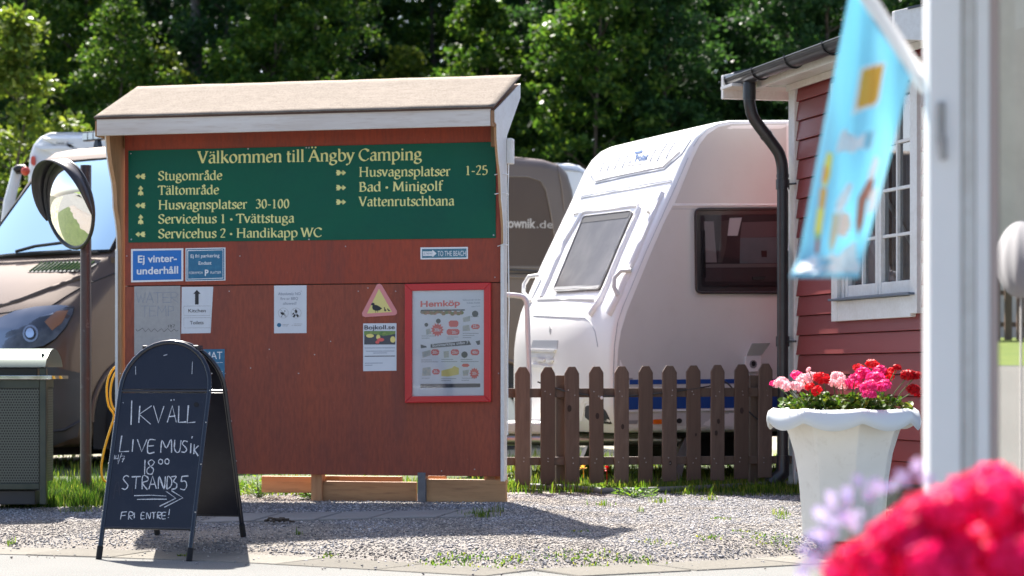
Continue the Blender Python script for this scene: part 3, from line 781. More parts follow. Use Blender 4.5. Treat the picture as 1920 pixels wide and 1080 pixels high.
# side boards with scalloped front edge (outline in depth y / height z)
eave_y = -0.27
def side_board(u0, u1, zlow):
    prof_f = [(-0.012, zlow), (-0.012, 1.78), (-0.018, 1.90), (-0.040, 1.98), (-0.075, 2.06), (-0.082, 2.14), (-0.10, 2.22), (-0.15, 2.32), (-0.185, 2.42), (-0.20, 2.52)]
    z_e, z_r = 2.62, 2.875
    prof = [(0.060, zlow)] + prof_f + [(-0.245, 2.53), (-0.25, z_e - 0.02), (0.42, z_r - 0.03), (0.42, z_r - 0.12), (0.060, z_r - 0.40)]
    return prof
bwps = []
for (u0, u1, nm) in ((UL - 0.055, UL - 0.02, 'L'), (0.002, 0.022, 'R')):
    pr = side_board(u0, u1, zb - 0.03)
    ui, uo = (u1, u0) if nm == 'L' else (u0, u1)
    # raw timber core and white painted outer skin
    core = MB(); core.prism([bw(ui, y, z) for y, z in pr], BR * ((uo - ui) * 0.72)); 
    core.build('side_board', m_rawwood, board)
    s0 = ui + (uo - ui) * 0.74
    skin = MB(); skin.prism([bw(s0, y, z) for y, z in pr], BR * (uo - s0)); skin.build('side_paint_board', m_white, board)
# left raw timber post seen inside the left side board
mb = MB(); bbox(mb, UL - 0.018, UL - 0.002, -0.14, 0.02, zb, 2.50); 
# white cover strips on the front edge of the side boards
for (ua, ub) in ((UL - 0.058, UL - 0.040), (0.001, 0.024)):
    m2 = MB(); bbox(m2, ua, ub, -0.024, -0.0135, zb - 0.03, 1.79); m2.build('edge_strip', m_white, board, bevel=0.002)
# roof
zf0 = 2.615; zr0 = 2.875
def roofpt(u, y, dz=0): return bw(u, y, zf0 + (y - eave_y) / (0.40 - eave_y) * (zr0 - zf0) + dz)
ULr = UL - 0.085; URr = 0.020
mb = MB(); q = lambda dz: [roofpt(ULr, eave_y - 0.02, dz), roofpt(URr, eave_y - 0.02, dz), roofpt(URr, 0.43, dz), roofpt(ULr, 0.43, dz)]
mb.hexa(q(0.0), q(0.012)); mb.build('roof_deck', m_roofedge, board)
mb = MB()
def rf(u, v):
    uu = ULr - 0.004 + (URr - ULr + 0.008) * u; yy = eave_y - 0.026 + (0.436 - eave_y + 0.02) * v
    return roofpt(uu, yy, 0.0155 + 0.0008 * sin(uu * 9 + yy * 5) + 0.0006 * sin(uu * 23))
mb.grid(rf, 60, 10)
o = mb.build('roof_felt', m_roofply, board, smooth=60); sm = o.modifiers.new('solid', 'SOLIDIFY'); sm.thickness = 0.004; sm.offset = 0
mb = MB(); bbox(mb, ULr + 0.012, 0.0, eave_y - 0.012, eave_y + 0.012, 2.505, 2.612); mb.build('fascia_board', m_whitewood, board, bevel=0.002)
mb = MB(); bbox(mb, ULr + 0.0, ULr + 0.0105, eave_y - 0.01, 0.02, 2.50, 2.60); mb.build('fascia_return', m_rawwood, board)
mb = MB(); bbox(mb, 0.0012, 0.0130, eave_y - 0.006, eave_y + 0.10, 2.505, 2.60); mb.build('fascia_return', m_rawwood, board)
mb = MB(); bbox(mb, -0.055, 0.001, -0.05, -0.004, 2.40, 2.535); mb.build('wood_block', m_rawwood, board, bevel=0.003)
# rear rafters and hidden braces
for u in (UL - 0.02, UL / 2, -0.03):
    mb = MB(); mb.prism([bw(u, 0.04, 2.45), bw(u, 0.04, 2.70), bw(u, 0.40, 2.84), bw(u, 0.40, 2.78)], BR * 0.045); mb.build('rafter', m_rawwood, board)
for u in (UL + 0.02, UL / 2, -0.12):
    mb = MB(); bbox(mb, u, u + 0.07, 0.036, 0.11, GZ - 0.05, 2.6); mb.build('rear_post', m_rawwood, board)
# foot timbers
def foot(pa, pb, ya, yb, y0, y1, mat=m_rawplank, name='foot_board'):
    ua, _ = bd(pa, 900, y0); ub, _ = bd(pb, 900, y0)
    zt_ = bd((pa + pb) / 2, ya, y0)[1]; zl_ = bd((pa + pb) / 2, yb, y0)[1]
    m = MB(); bbox(m, ua, ub, y0, y1, zl_ - 0.02, zt_); return m.build(name, mat, board, bevel=0.004)
foot(597, 780, 903, 940, 0.06, 0.095)
foot(799, 949, 899, 940, 0.02, 0.055)
foot(636, 752, 893, 903.5, 0.10, 0.14)
foot(800, 835, 892, 900, 0.10, 0.14)
foot(490, 600, 893, 918, 0.14, 0.18)
foot(595, 640, 892, 906, 0.12, 0.16)
foot(912, 950, 890, 900, 0.06, 0.10)
mb = MB(); u0 = bd(783, 915)[0]; u1 = bd(798, 915)[0]; bbox(mb, u0, u1, -0.004, 0.055, 0.05, zb + 0.02); mb.build('steel_foot', m_greysteel, board, bevel=0.003)
# junction box and cable on the right side board
ju = 0.023
mb = MB(); bbox(mb, ju, ju + 0.035, 0.045, 0.115, 2.30, 2.46); mb.build('junction_box', m_white, board, bevel=0.006)
mb = MB(); mb.tube([bw(ju + 0.008, 0.07, 2.30), bw(ju + 0.006, 0.055, 2.12), bw(ju + 0.006, 0.065, 1.8), bw(ju + 0.01, 0.058, 1.6), bw(ju + 0.008, 0.08, 1.4), bw(ju + 0.006, 0.05, 1.1), bw(ju + 0.006, 0.05, 0.6)], 0.004, 6)
mb.build('cable', m_print, board, smooth=60)
mb = MB()
for z in (2.10, 1.78, 2.22):
    mb.tube([bw(-0.02, -0.09 if z > 2 else -0.01, z), bw(ju + 0.005, -0.05, z + 0.012), bw(ju + 0.008, 0.065, z + 0.01)], 0.003, 5)
mb.build('cable_tie', m_print, board)

# ------------------------------------------------------------------ signs on the board
GRPN = None
def sign_frame(pa, pb, ya, yb):
    """corner uvs from pixel box"""
    pass
class Plate:
    """flat plate on the board plane; corners in photo pixels TL, TR, BR, BL"""
    def __init__(s, name, label, cat, corners, thick, mat, back=0.0, bevel=0.001, pname='plate', wavy=None):
        s.c = [bd(*p) for p in corners]; s.t = thick; s.back = back
        s.front = -(back + thick)
        u, z = s.c[3]
        s.o = thing(name, label, cat, bw((s.c[3][0] + s.c[2][0]) / 2, s.front, min(s.c[2][1], s.c[3][1])), -AL)
        m = MB(); m.hexa([bw(a, -back - 0.0005, b) for a, b in (s.c[3], s.c[2], s.c[1], s.c[0])], [bw(a, s.front, b) for a, b in (s.c[3], s.c[2], s.c[1], s.c[0])])
        s.plate = m.build(pname, mat, s.o, bevel=bevel, segs=1)
        s.n = 0
    def pt(s, px, py, lay=1):
        u, z = bd(px, py); return bw(u, s.front - 0.0006 * lay, z)
    def poly(s, pts, mat, name='print', lay=1, into=None):
        m = into or MB(); m.add([s.pt(x, y, lay) for x, y in pts], [tuple(range(len(pts) - 1, -1, -1))])
        if into is None: return m.build(name, mat, s.o)
    def rect(s, x0, y0, x1, y1, mat, name='print', lay=1, into=None): return s.poly([(x0, y0), (x1, y0), (x1, y1), (x0, y1)], mat, name, lay, into)
    def disc(s, cx, cy, r, mat, name='print', lay=1, into=None, n=16, ry=None, spike=0.0):
        return s.poly([(cx + r * (1 - spike * (k % 2)) * cos(2 * pi * k / n), cy + (ry or r) * (1 - spike * (k % 2)) * sin(2 * pi * k / n)) for k in range(n)], mat, name, lay, into)
    def line(s, pts, w, mat, name='print', lay=1, into=None):
        m = into or MB(); q = [s.pt(x, y, lay) for x, y in pts]; m.ribbon(q, w / 300.0, -BD)
        if into is None: return m.build(name, mat, s.o)
    def text(s, txt, x0, y0, x1, y1, cap, mat, name='lettering', bold=0.0, lay=2, into=None):
        """baseline from (x0,y0) to (x1,y1); cap height in pixels; the text is fitted to the width"""
        vs, fs = sans_mesh(txt, bold)
        if not vs: return
        mn = min(v[0] for v in vs); mx = max(v[0] for v in vs)
        m = into or MB()
        P0 = []
        for vx, vy in vs:
            t = (vx - mn) / (mx - mn)
            P0.append(s.pt(x0 + (x1 - x0) * t, y0 + (y1 - y0) * t - vy / 0.682 * cap, lay))
        m.add(P0, fs)
        if into is None: return m.build(name, mat, s.o)
    def serif(s, txt, x0, y0, x1, y1, cap, mat, name='lettering', nib=13.0):
        W = serif_width(txt) - 6
        def place(x, y, lay):
            t = x / W; return s.pt(x0 + (x1 - x0) * t, y0 + (y1 - y0) * t - y / 72 * cap, 1 + lay * 0.12)
        xo = 0
        for wd in txt.split(' '):
            m, adv = serif_text(wd, lambda x, y, lay, xo=xo: place(xo + x, y, lay), nib); m.build(name, mat, s.o)
            xo += adv + G[' '][0]

w1 = Plate('welcome_sign', 'large dark green sign with cream lettering listing the areas of the campsite', 'sign', [(241, 282.5), (930, 266), (930, 446.5), (241, 455)], 0.004, m_green, 0.001, pname='panel')
# subtle warp of the sheet is in the material; screws
mb = MB()
for px, py in ((246, 288), (926, 271), (926, 441), (247, 449), (466, 279), (580, 449), (575, 277), (580, 277)):
    c = w1.pt(px, py, 2); mb.lathe([(0.0055, 0), (0.005, 0.002), (0.001, 0.003)], c, 8, (BR, UP, -BD))
mb.build('screw_heads', m_steel, w1.o)
w1.serif('Välkommen till Ängby Camping', 371, 306, 790, 299.5, 21.5, m_yellow, 'heading')
for t, x0, y0, x1, y1, c in [('Stugområde', 297, 338, 416, 337, 16.5), ('Tältområde', 297, 365, 410, 364, 16.5), ('Husvagnsplatser', 297, 392.5, 463, 391, 16.5), ('30-100', 479, 390.5, 542, 390, 16.5),
                         ('Servicehus 1 • Tvättstuga', 297, 419, 551, 417, 16.5), ('Servicehus 2 • Handikapp WC', 297, 446.5, 603, 444, 16.5),
                         ('Husvagnsplatser', 673, 331, 844, 329.5, 17), ('1-25', 872, 328, 914, 327.5, 17), ('Bad • Minigolf', 673, 359, 829, 357, 17), ('Vattenrutschbana', 673, 386.5, 851, 385, 17)]:
    w1.serif(t, x0, y0, x1, y1, c, m_yellow, 'lettering')
ARW = [(-10, 0), (-4, -5), (-4.5, -1.6), (0, -1.4), (3, -5), (8.5, -5), (7, -2.5), (9, -0.5), (9, 0.5), (7, 2.5), (8.5, 5), (3, 5), (0, 1.4), (-4.5, 1.6), (-4, 5)]
for (cx, cy, kind) in [(264.5, 331, 0), (264.5, 358, 1), (264.5, 385.5, 0), (264.5, 412, 1), (264.5, 439.5, 0), (639.5, 324, 2), (639.5, 352, 2), (639.5, 379, 2)]:
    pts = []
    for a, b in ARW:
        if kind == 0: pts.append((cx + a, cy + b))
        elif kind == 1: pts.append((cx + b * 0.95, cy + a))
        else: pts.append((cx - a, cy - b))
    m = MB(); cpt = w1.pt(cx, cy, 1.5); ring = [w1.pt(x, y, 1.5) for x, y in pts]
    m.add([cpt] + ring, [(0, 1 + i, 1 + (i + 1) % len(ring)) for i in range(len(ring))]); m.build('arrow', m_yellow, w1.o)

p = Plate('winter_sign', 'blue enamel sign with white words about no winter maintenance', 'sign', [(246, 467), (344, 465.5), (344, 527), (246, 529.5)], 0.003, m_print)
p.poly([(249.5, 470.5), (340.5, 469), (340.5, 524), (249.5, 526)], m_blue, 'face')
p.text('Ej vinter-', 259, 492.5, 332, 490.5, 13, m_print, bold=0.022)
p.text('underhåll', 257, 514.5, 334.5, 512.5, 13, m_print, bold=0.022)
p = Plate('parking_sign', 'smaller petrol blue parking permit sign with worn white lettering', 'sign', [(348, 465.5), (423, 464), (423, 526), (348, 527.5)], 0.003, m_print)
p.poly([(350, 467.5), (421, 466), (421, 524.5), (350, 526)], m_teal, 'face')
for a in ([(352.5, 470), (418.5, 468.5), (418.5, 521.5), (352.5, 523.5), (352.5, 470)],): p.line(a, 1.6, m_print, 'border', 1.6)
p.text('Ej fri parkering', 358, 483.5, 412, 482, 6.2, m_print, bold=0.01)
p.text('Endast', 373, 496.5, 397, 496, 6.2, m_print, bold=0.01)
p.text('FÖRHYRDA', 355, 514, 381, 513.5, 4.5, m_print); p.text('PLATSER', 395, 513.5, 415, 513, 4.5, m_print)
p.text('P', 384.5, 517, 391.5, 517, 11, m_print, bold=0.03)
p = Plate('water_sign', 'grey metal plate with faint WATER TEMP scratched in dots and a wave line', 'sign', [(252, 537), (338.5, 536), (338.5, 665), (252, 666)], 0.003, m_greyplate, pname='metal_plate')
def dots(pl, strokes, r, mat, name, step=2.6):
    m = MB()
    for st in strokes:
        for (a, b), (c, d) in zip(st, st[1:]):
            n = max(1, int(sqrt((c - a) ** 2 + (d - b) ** 2) / step))
            for k in range(n + 1):
                t = k / n; pl.disc(a + (c - a) * t, b + (d - b) * t, r, None, into=m, n=5, lay=1)
    return m.build(name, mat, pl.o)
WT = [[(256, 550), (260.5, 567), (264.5, 554), (268.5, 567), (273, 549)], [(275, 567), (281.5, 548), (288, 567)], [(278, 561), (286, 561)], [(289, 549), (303, 548.5)], [(296, 549), (296, 567)],
      [(318, 548), (306, 549), (306, 567), (318, 567)], [(306, 558), (315, 558)], [(321, 567), (321, 548), (330, 548), (334, 552), (330, 557), (321, 558), (334, 567)],
      [(266, 574), (278, 573.5)], [(272, 574), (272, 594)], [(292, 574), (281, 574), (281, 593), (292, 592)], [(281, 583), (290, 583)], [(296, 592), (297, 574), (304, 586), (311, 574), (312, 592)],
      [(316, 592), (316, 574), (325, 575), (326, 582), (317, 584)]]
dots(p, WT, 0.85, m_bluegrey, 'lettering', 2.0)
p.line([(255, 617), (258, 621), (262, 619), (268, 615), (273, 622), (279, 616), (284, 622), (290, 616), (296, 622), (303, 616), (308, 622), (315, 616), (321, 622), (327, 617), (331, 621), (334.5, 619)], 0.9, m_ink, 'wave_line')
for st in ([(316, 609), (316.5, 614)], [(321.5, 609.5), (319, 609), (319.2, 611.5), (322, 611), (322, 609.5), (321, 616)], [(324, 612.5), (324.6, 613)], [(324, 608.5), (328, 608.5), (325.5, 614)]): p.line(st, 0.9, m_ink, 'date')
# curled paper sheet
p = Plate('kitchen_sheet', 'white laminated sheet with black up arrow, Kitchen and Toilets, curling at its right edge', 'notice', [(341, 538), (400, 537.5), (395, 624.5), (340, 625.5)], 0.0015, m_paper, pname='sheet')
p.poly([(369.5, 543.5), (376.5, 551), (372.8, 551), (372.8, 571), (366, 571), (366, 551), (362.5, 551)], m_ink, 'arrow', 2)
p.text('Kitchen', 353.5, 585.8, 386, 585.3, 6.3, m_ink, bold=0.004); p.text('Toilets', 356.5, 608.3, 382, 607.8, 6.3, m_ink, bold=0.004)
for y0, y1 in ((574, 592), (596, 615)): p.line([(345, y0), (395, y0 - .4), (394, y1 - .4), (345, y1), (345, y0)], 0.5, m_greyink, 'box_line')
p = Plate('fire_notice', 'small white notice forbidding fire and barbecue with two round pictograms', 'notice', [(514, 535.5), (575, 535), (575, 624.5), (514, 625)], 0.0015, m_paper, pname='sheet')
p.text('Absolutely NO', 522, 553.5, 564, 553, 5, m_bluegrey); p.text('fire or BBQ', 526, 562.5, 559, 562, 5, m_bluegrey); p.text('allowed!', 531, 571.5, 556, 571, 5, m_bluegrey)
for cx in (531.5, 555.5):
    ring = [(cx + 9.5 * cos(2 * pi * k / 20), 587 + 9.5 * sin(2 * pi * k / 20)) for k in range(21)]; p.line(ring, 0.5, m_greyink, 'ring')
    p.line([(cx - 6, 580), (cx + 6.5, 593.5)], 0.6, m_greyink, 'bar', 2.5)
m = MB()
for q in ([(526, 585), (533, 586), (534, 589), (531, 591), (527, 589)], [(529, 591), (530, 591), (528, 594.5), (527, 594)], [(533, 590), (534, 590), (536, 594), (535, 594)], [(533, 582), (536, 583), (534, 585)],
          [(555, 579), (558, 584), (557, 587), (553.5, 587), (553, 583)], [(549, 594), (553, 588), (555, 591), (552, 595)], [(557, 588), (561, 593), (558, 595), (555.5, 591)], [(549, 587), (552, 586), (551, 590), (548.5, 590)]): p.poly(q, None, into=m, lay=2)
m.build('pictogram', m_ink, p.o)
p.disc(523.5, 609.5, 4, m_teal, 'emblem'); 
for x0, y0, x1 in ((529.5, 608.5, 542), (529.5, 611, 540), (547, 610, 549.5), (551, 607.5, 567), (551, 610.5, 565)): p.line([(x0, y0), (x1, y0)], 0.7, m_greyink, 'small_print')
p = Plate('mat_sign', 'blue food sign half hidden behind the top of the sandwich board', 'sign', [(372, 655), (421.5, 654.5), (421.5, 720), (372, 720)], 0.0025, m_teal)
p.text('MAT', 384, 673.5, 417, 673, 13.5, m_print)
for y in (680, 697, 700): p.line([(400, y), (418, y - .3)], 0.7, m_print, 'small_print')
p = Plate('beach_sign', 'narrow blue grey arrow sign reading TO THE BEACH', 'sign', [(788.5, 464), (877.5, 463), (877.5, 485.5), (788.5, 486.5)], 0.003, m_print)
p.poly([(791.5, 467), (875, 466), (875, 482.8), (791.5, 483.8)], m_beach, 'face')
m = MB(); p.poly([(793, 471.5), (811, 471.3), (811, 479.8), (793, 480)], None, into=m, lay=2); p.poly([(811, 468.3), (819, 475.3), (811, 482.4)], None, into=m, lay=2); m.build('arrow', m_print, p.o)
p.text('GO THIS WAY', 794, 477.6, 811.5, 477.4, 4, m_beach, lay=3)
p.text('TO THE BEACH', 821, 480.3, 873.5, 479.6, 9.3, m_print)
# duck warning triangle
tri = [(707, 533.5), (711.5, 531.8), (716, 534.5), (744.5, 583), (744.5, 588), (741, 591), (685, 594.5), (680, 592.5), (679, 587)]
dk_ = thing('duck_sign', 'triangular duck crossing sign, black duck and ducklings on yellow, pink border', 'sign', bw(bd(711, 590)[0], -0.004, bd(711, 594)[1]), -AL)
m = MB(); m.prism([bw(bd(x, y)[0], -0.001, bd(x, y)[1]) for x, y in tri][::-1], BD * -0.003); m.build('plate', m_pink, dk_)
def dp(pts, mat, name, l): 
    m = MB(); m.add([bw(bd(x, y)[0], -0.004 - 0.0006 * l, bd(x, y)[1]) for x, y in pts], [tuple(range(len(pts) - 1, -1, -1))]); m.build(name, mat, dk_)
dp([(711, 541.5), (735.5, 585), (688.5, 587.8)], m_signyel, 'face', 1)
dp([(696, 572), (697, 569), (699.5, 567.3), (702.5, 568.5), (703, 571.5), (707, 572), (712.5, 575), (717, 578.3), (712.5, 581.8), (706, 583), (699.5, 580.5), (698.2, 576), (699, 572.5)], m_ink, 'duck', 2)
dp([(704.5, 582.5), (705.3, 582.5), (705, 586), (704, 586)], m_ink, 'duck_leg', 3); dp([(708.5, 582), (709.3, 582), (709.2, 585.5), (708, 585.5)], m_ink, 'duck_leg', 3)
dp([(720, 576.5), (721.8, 576), (722.5, 579), (725, 582), (723.5, 583.7), (720.6, 582.5), (721, 579)], m_ink, 'duckling', 2)
dp([(726, 578.5), (728, 578.5), (729, 580.5), (732, 582), (730.5, 583.7), (727.6, 582.3)], m_ink, 'duckling', 2)
p = Plate('buoy_poster', 'small white poster headed Bojkoll.se with a photo of orange buoys', 'poster', [(681, 606.5), (743.5, 606), (743.5, 695), (681, 696)], 0.0018, m_paper, pname='sheet')
p.text('Bojkoll.se', 683.5, 617.8, 740.5, 617, 7.6, m_ink, bold=0.015)
p.rect(683, 620.5, 741.5, 646, m_darkband, 'photo'); 
m = MB(); p.poly([(683, 620.8), (741.5, 620.6), (741.5, 626), (720, 630), (700, 626), (683, 629)], None, into=m, lay=2); m.build('photo_greenery', m_greenprint, p.o)
p.disc(694, 629.5, 7.5, m_yelprint, 'photo_buoy', ry=3.6, lay=3, n=12); p.disc(737, 636.5, 5, m_yelprint, 'photo_buoy', ry=6, lay=3, n=12); p.disc(709.5, 632, 4, m_yelprint, 'photo_buoy', ry=4.5, lay=3, n=10)
p.disc(714, 637, 7, m_redprint, 'photo_boat', ry=3.4, lay=4, n=10); p.disc(708, 641.5, 4, m_redprint, 'photo_boat', ry=3, lay=4, n=10)
m = MB()
for a, b, c in ((684, 652.5, 741), (686, 658.5, 740), (700, 662, 726), (684, 681, 718), (684, 685, 699)): p.line([(a, b), (c, b - .4)], 1.0, None, into=m, lay=2)
m.build('small_print', m_bluegrey, p.o); p.line([(684, 668), (741, 667.5)], 1.6, m_darkband, 'rule_line')
# framed flyer
pf = Plate('flyer_frame', 'framed supermarket flyer in a glossy red snap frame', 'poster frame', [(761.5, 533), (921.5, 530.5), (921.5, 753), (761.5, 755)], 0.006, m_darkband, pname='backing')
pf.poly([(773.5, 545), (909.5, 543), (909.5, 742.5), (773.5, 743.5)], m_print, 'flyer', 1)
def fr(pts):
    m = MB(); q = [pf.pt(*a, lay=0) for a in pts]
    n = -BD * 0.022
    m.prism(q[::-1], n); m.build('frame_rail', m_redframe, pf.o, bevel=0.004)
O = [(761, 532.5), (922, 530), (922, 753.5), (761, 755.5)]; I = [(774, 545.5), (909, 543.5), (909, 741.5), (774, 743)]
for a, b in ((0, 1), (1, 2), (2, 3), (3, 0)): fr([O[a], O[b], I[b], I[a]])
T = pf.text
T('Hemköp', 789, 575.5, 863, 573, 10.5, m_redprint, bold=0.03)
m = MB()
for t_, a, b, c, d, h in (('Välkommen till din', 868, 564, 901, 563.5, 3), ('lokala butik', 876, 569.5, 901, 569, 3), ('öppet 8-22', 884, 575.5, 901, 575, 2)): pf.text(t_, a, b, c, d, h, None, into=m)
m.build('small_print', m_bluegrey, pf.o)
m = MB()
random.seed(3)
for i in range(14):
    pf.disc(793 + i * 5.6, 586.5 + random.uniform(-2, 2), 4.6, None, into=m, n=9, ry=3.6, lay=1 + 0.1 * i)
m.build('vegetable_photo', M('salad_print', (0.50, 0.20, 0.12), 0.5, var=(40, (0.12, 0.22, 0.05), 1.0, 3)), pf.o)
m = MB(); pf.poly([(789.5, 581), (872, 580), (872, 582.5), (789.5, 583.5)], None, into=m, lay=3)
for cx, cy, r in ((891.5, 588.5, 6), (822.5, 602, 4.5), (800, 609, 3.6), (871.5, 665, 6)): pf.disc(cx, cy, r, None, into=m, lay=3)
pf.poly([(808, 645.5), (880, 638.5), (884, 646.5), (808, 652.5)], None, into=m, lay=2); pf.poly([(789.5, 646), (800, 649), (801, 651.5), (789.5, 653)], None, into=m, lay=2); pf.poly([(892, 640), (900.5, 638), (900.5, 646), (896, 647)], None, into=m, lay=2)
pf.poly([(789, 720), (901, 719), (901, 726), (789, 727.5)], None, into=m, lay=2); m.build('dark_print', m_darkband, pf.o)
pf.text('Sommarköpa sidan 7', 811, 650.5, 879, 644, 5, m_print, bold=0.02, lay=3.5)
m = MB()
pf.disc(820.5, 618.5, 12.5, None, into=m, n=26, ry=13, spike=0.28, lay=2); pf.disc(890, 700, 9.5, None, into=m, n=24, ry=11, spike=0.28, lay=2)
for a, b, c, d in ((838, 617, 862, 628), (842, 601, 860, 613), (884, 608, 900, 617), (809, 655, 824, 666), (846, 655, 861, 666), (883, 655, 899, 666), (811, 692, 825, 702), (866, 682, 881, 688)):
    pf.poly([(a + 3, b), (c - 3, b), (c, b + 3), (c, d - 3), (c - 3, d), (a + 3, d), (a, d - 3), (a, b + 3)], None, into=m, lay=2)
m.build('red_price_mark', m_redprint, pf.o)
for t_, a, b, c, h in (('30kr', 815, 621.5, 828, 6), ('20:-', 848, 625.5, 858, 5), ('25:-', 887, 614.5, 898, 5), ('20:-', 811.5, 663, 822.5, 5), ('25kr', 848.5, 663, 859.5, 5), ('40kr', 886, 663, 897, 5), ('30:-', 813.5, 699.5, 823.5, 5), ('20:-', 886, 702.5, 895.5, 5)): pf.text(t_, a, b, c, b, h, m_print, bold=0.02, lay=3.5)
m = MB(); pf.poly([(828, 695), (848, 690), (852, 686), (861, 690), (861, 702), (840, 706), (828, 705)], None, into=m, lay=2); m.build('yellow_print', m_yelprint, pf.o)
m = MB(); 
for q in ([(868, 596), (882, 592), (882, 602), (869, 604)], [(792, 660), (808, 656), (808, 666), (793, 671)], [(832, 659), (842, 658), (842, 670), (833, 671)], [(793, 690), (808, 688), (808, 704), (792, 705)], [(799, 618), (806, 616), (810, 626), (800, 628)], [(868, 695), (880, 693), (878, 704), (869, 705)], [(868, 611), (880, 609), (882, 620), (868, 621)]): pf.poly(q, None, into=m, lay=2)
m.build('product_print', M('grey_green_print', (0.42, 0.46, 0.44), 0.5, var=(50, (0.65, 0.6, 0.5), 0.9, 2)), pf.o)
m = MB()
for (a, b, c) in ((791, 630, 818), (791, 634, 806), (838, 632, 860), (838, 635.5, 852), (868, 625, 898), (868, 629, 890), (868, 633, 884), (790, 675, 810), (790, 678.5, 822), (828, 674, 850), (828, 678, 858), (864, 674, 886), (864, 678, 898), (791, 709, 806), (828, 710, 856), (828, 713.5, 846), (866, 709, 894), (866, 713, 880), (883, 594, 898)): pf.line([(a, b), (c, b)], 0.9, None, into=m, lay=1.4)
m.build('small_print', m_greyink, pf.o)
pf.poly([(774, 545.5), (909, 543.5), (909, 741.5), (774, 743)], m_poster, 'clear_cover', 10)
random.seed(21)

# ------------------------------------------------------------------ sandwich board
SA = radians(15.5)
SX = Vector((cos(SA), -sin(SA), 0)); SD = Vector((sin(SA), cos(SA), 0))
fL = P(181, 1049, 12.80); fL.z = 0; fR = fL + SX * 0.54
Wd = 0.54; SPR = 0.76
sc_ = (fL + fR) / 2 + SD * (SPR / 2)
sb = thing('sandwich_board', 'navy sandwich board chalked with tonight\'s live music, standing on the kerb', 'sandwich board', (sc_.x, sc_.y, 0.0), -SA)
def sw(x, y, z): return sc_ + SX * x + SD * y + Vector((0, 0, z))
HT = 1.165; ytop = 0.022
def fplane(side, x, z):
    """side -1 front, +1 back: point on the leaning frame plane"""
    z0 = 0.0 if side < 0 else 0.085
    t = (z - z0) / (HT - z0)
    return sw(x, side * (SPR / 2 + (ytop - SPR / 2) * t), z)
R_ = Wd / 2
def outline(side, inset=0.0, z0=None, n=18):
    r = R_ - inset; zc = HT - R_
    zlow = z0
    pts = [fplane(side, -r, zlow)]
    for k in range(n + 1):
        a = pi - pi * k / n
        pts.append(fplane(side, r * cos(a), zc + r * sin(a)))
    pts.append(fplane(side, r, zlow))
    return pts
for side, z0 in ((-1, 0.012), (1, 0.095)):
    fn = (fplane(side, 0, 1) - fplane(side, 0, 0.5)).normalized().cross(SX).normalized()   # panel normal
    if fn.dot(SD) * side < 0: fn = -fn
    mb = MB(); mb.tube(outline(side, 0.0125, z0), 0.0135, 10); mb.build('frame_tube', m_frame, sb, smooth=60)
    zlo = 0.165 if side < 0 else 0.20
    zc = HT - R_ - 0.005
    pl = [fplane(side, -R_ + 0.02, zlo), fplane(side, R_ - 0.02, zlo), fplane(side, R_ - 0.02, zc - 0.012), fplane(side, -R_ + 0.02, zc - 0.012)]
    mb = MB(); mb.prism([q - fn * 0.006 for q in pl], fn * 0.010); mb.build('chalk_panel' if side < 0 else 'rear_panel', m_chalkb, sb, bevel=0.0015)
    r = R_ - 0.02
    arcp = [fplane(side, r * cos(pi * k / 20), zc + 0.008 + r * sin(pi * k / 20)) for k in range(21)]
    mb = MB(); mb.prism([q - fn * 0.008 for q in arcp], fn * 0.010); mb.build('arched_panel', m_chalkb, sb, bevel=0.0015)
    mb = MB(); mb.tube([fplane(side, -R_ + 0.015, zc - 0.002), fplane(side, R_ - 0.015, zc - 0.002)], 0.0085, 8)
    mb.build('cross_rail', m_frame if side < 0 else m_steel, sb, smooth=60)
    mb = MB(); mb.tube([fplane(side, -R_ + 0.015, zlo), fplane(side, R_ - 0.015, zlo)], 0.008, 8); mb.build('bottom_rail', m_frame, sb, smooth=60)
    for x in (-R_ + 0.0125, R_ - 0.0125):
        mb = MB(); mb.tube([fplane(side, x, z0 - 0.012), fplane(side, x, z0 + 0.055)], 0.0165, 10); mb.build('foot_cap', m_blackmatt, sb, smooth=60)
    mb = MB()
    for z in (0.25, 0.5, 0.72, zc, 0.98):
        for x in (-R_ + 0.004, R_ - 0.004): mb.box(fplane(side, x, z) + fn * 0.012, (0.006, 0.006, 0.006), (SX, SD, UP))
    mb.build('rivet', m_steel, sb)
for x in (-R_ * 0.55, R_ * 0.55):
    mb = MB(); mb.box(sw(x, 0, HT - 0.045), (0.03, 0.065, 0.03), (SX, SD, UP)); mb.build('hinge', m_frame, sb, bevel=0.003)
# chalk writing
fp0 = fplane(-1, 0, 0.5); fnrm = (fplane(-1, 0, 1) - fplane(-1, 0, 0.5)).normalized().cross(SX).normalized()
if fnrm.dot(SD) > 0: fnrm = -fnrm
fp0 = fp0 + fnrm * 0.0052
def chalk(name, strokes, w, scale, ox, oy, mat=None):
    m = MB()
    for i, s in enumerate(strokes):
        q = catmull([(ox + a / scale, oy + b / scale) for a, b in s], 4) if len(s) > 3 else [(ox + a / scale, oy + b / scale) for a, b in s]
        pts = [hit(a, b, fp0, fnrm) for a, b in q]
        ww = [w / 350.0 * random.uniform(0.8, 1.2) for _ in pts]
        m.ribbon(pts, [q_ * random.uniform(.7, 1.35) for q_ in ww], fnrm, 0.0003 + 0.0002 * (i % 4))
    return m.build(name, mat or m_chalk, sb)
c2 = (2.25, 0, 600)
S1 = [[(556, 340), (553, 442)], [(590, 362), (586, 434)], [(640, 362), (588, 398), (636, 440)], [(648, 362), (669, 434), (692, 364)], [(706, 432), (727, 362), (744, 432)], [(712, 408), (740, 405)], [(722, 335), (723, 341)], [(734, 334), (735, 340)],
      [(755, 362), (753, 432), (786, 430)], [(795, 360), (790, 434), (824, 431)]]
chalk('chalk_word', S1, 2.2, *c2)
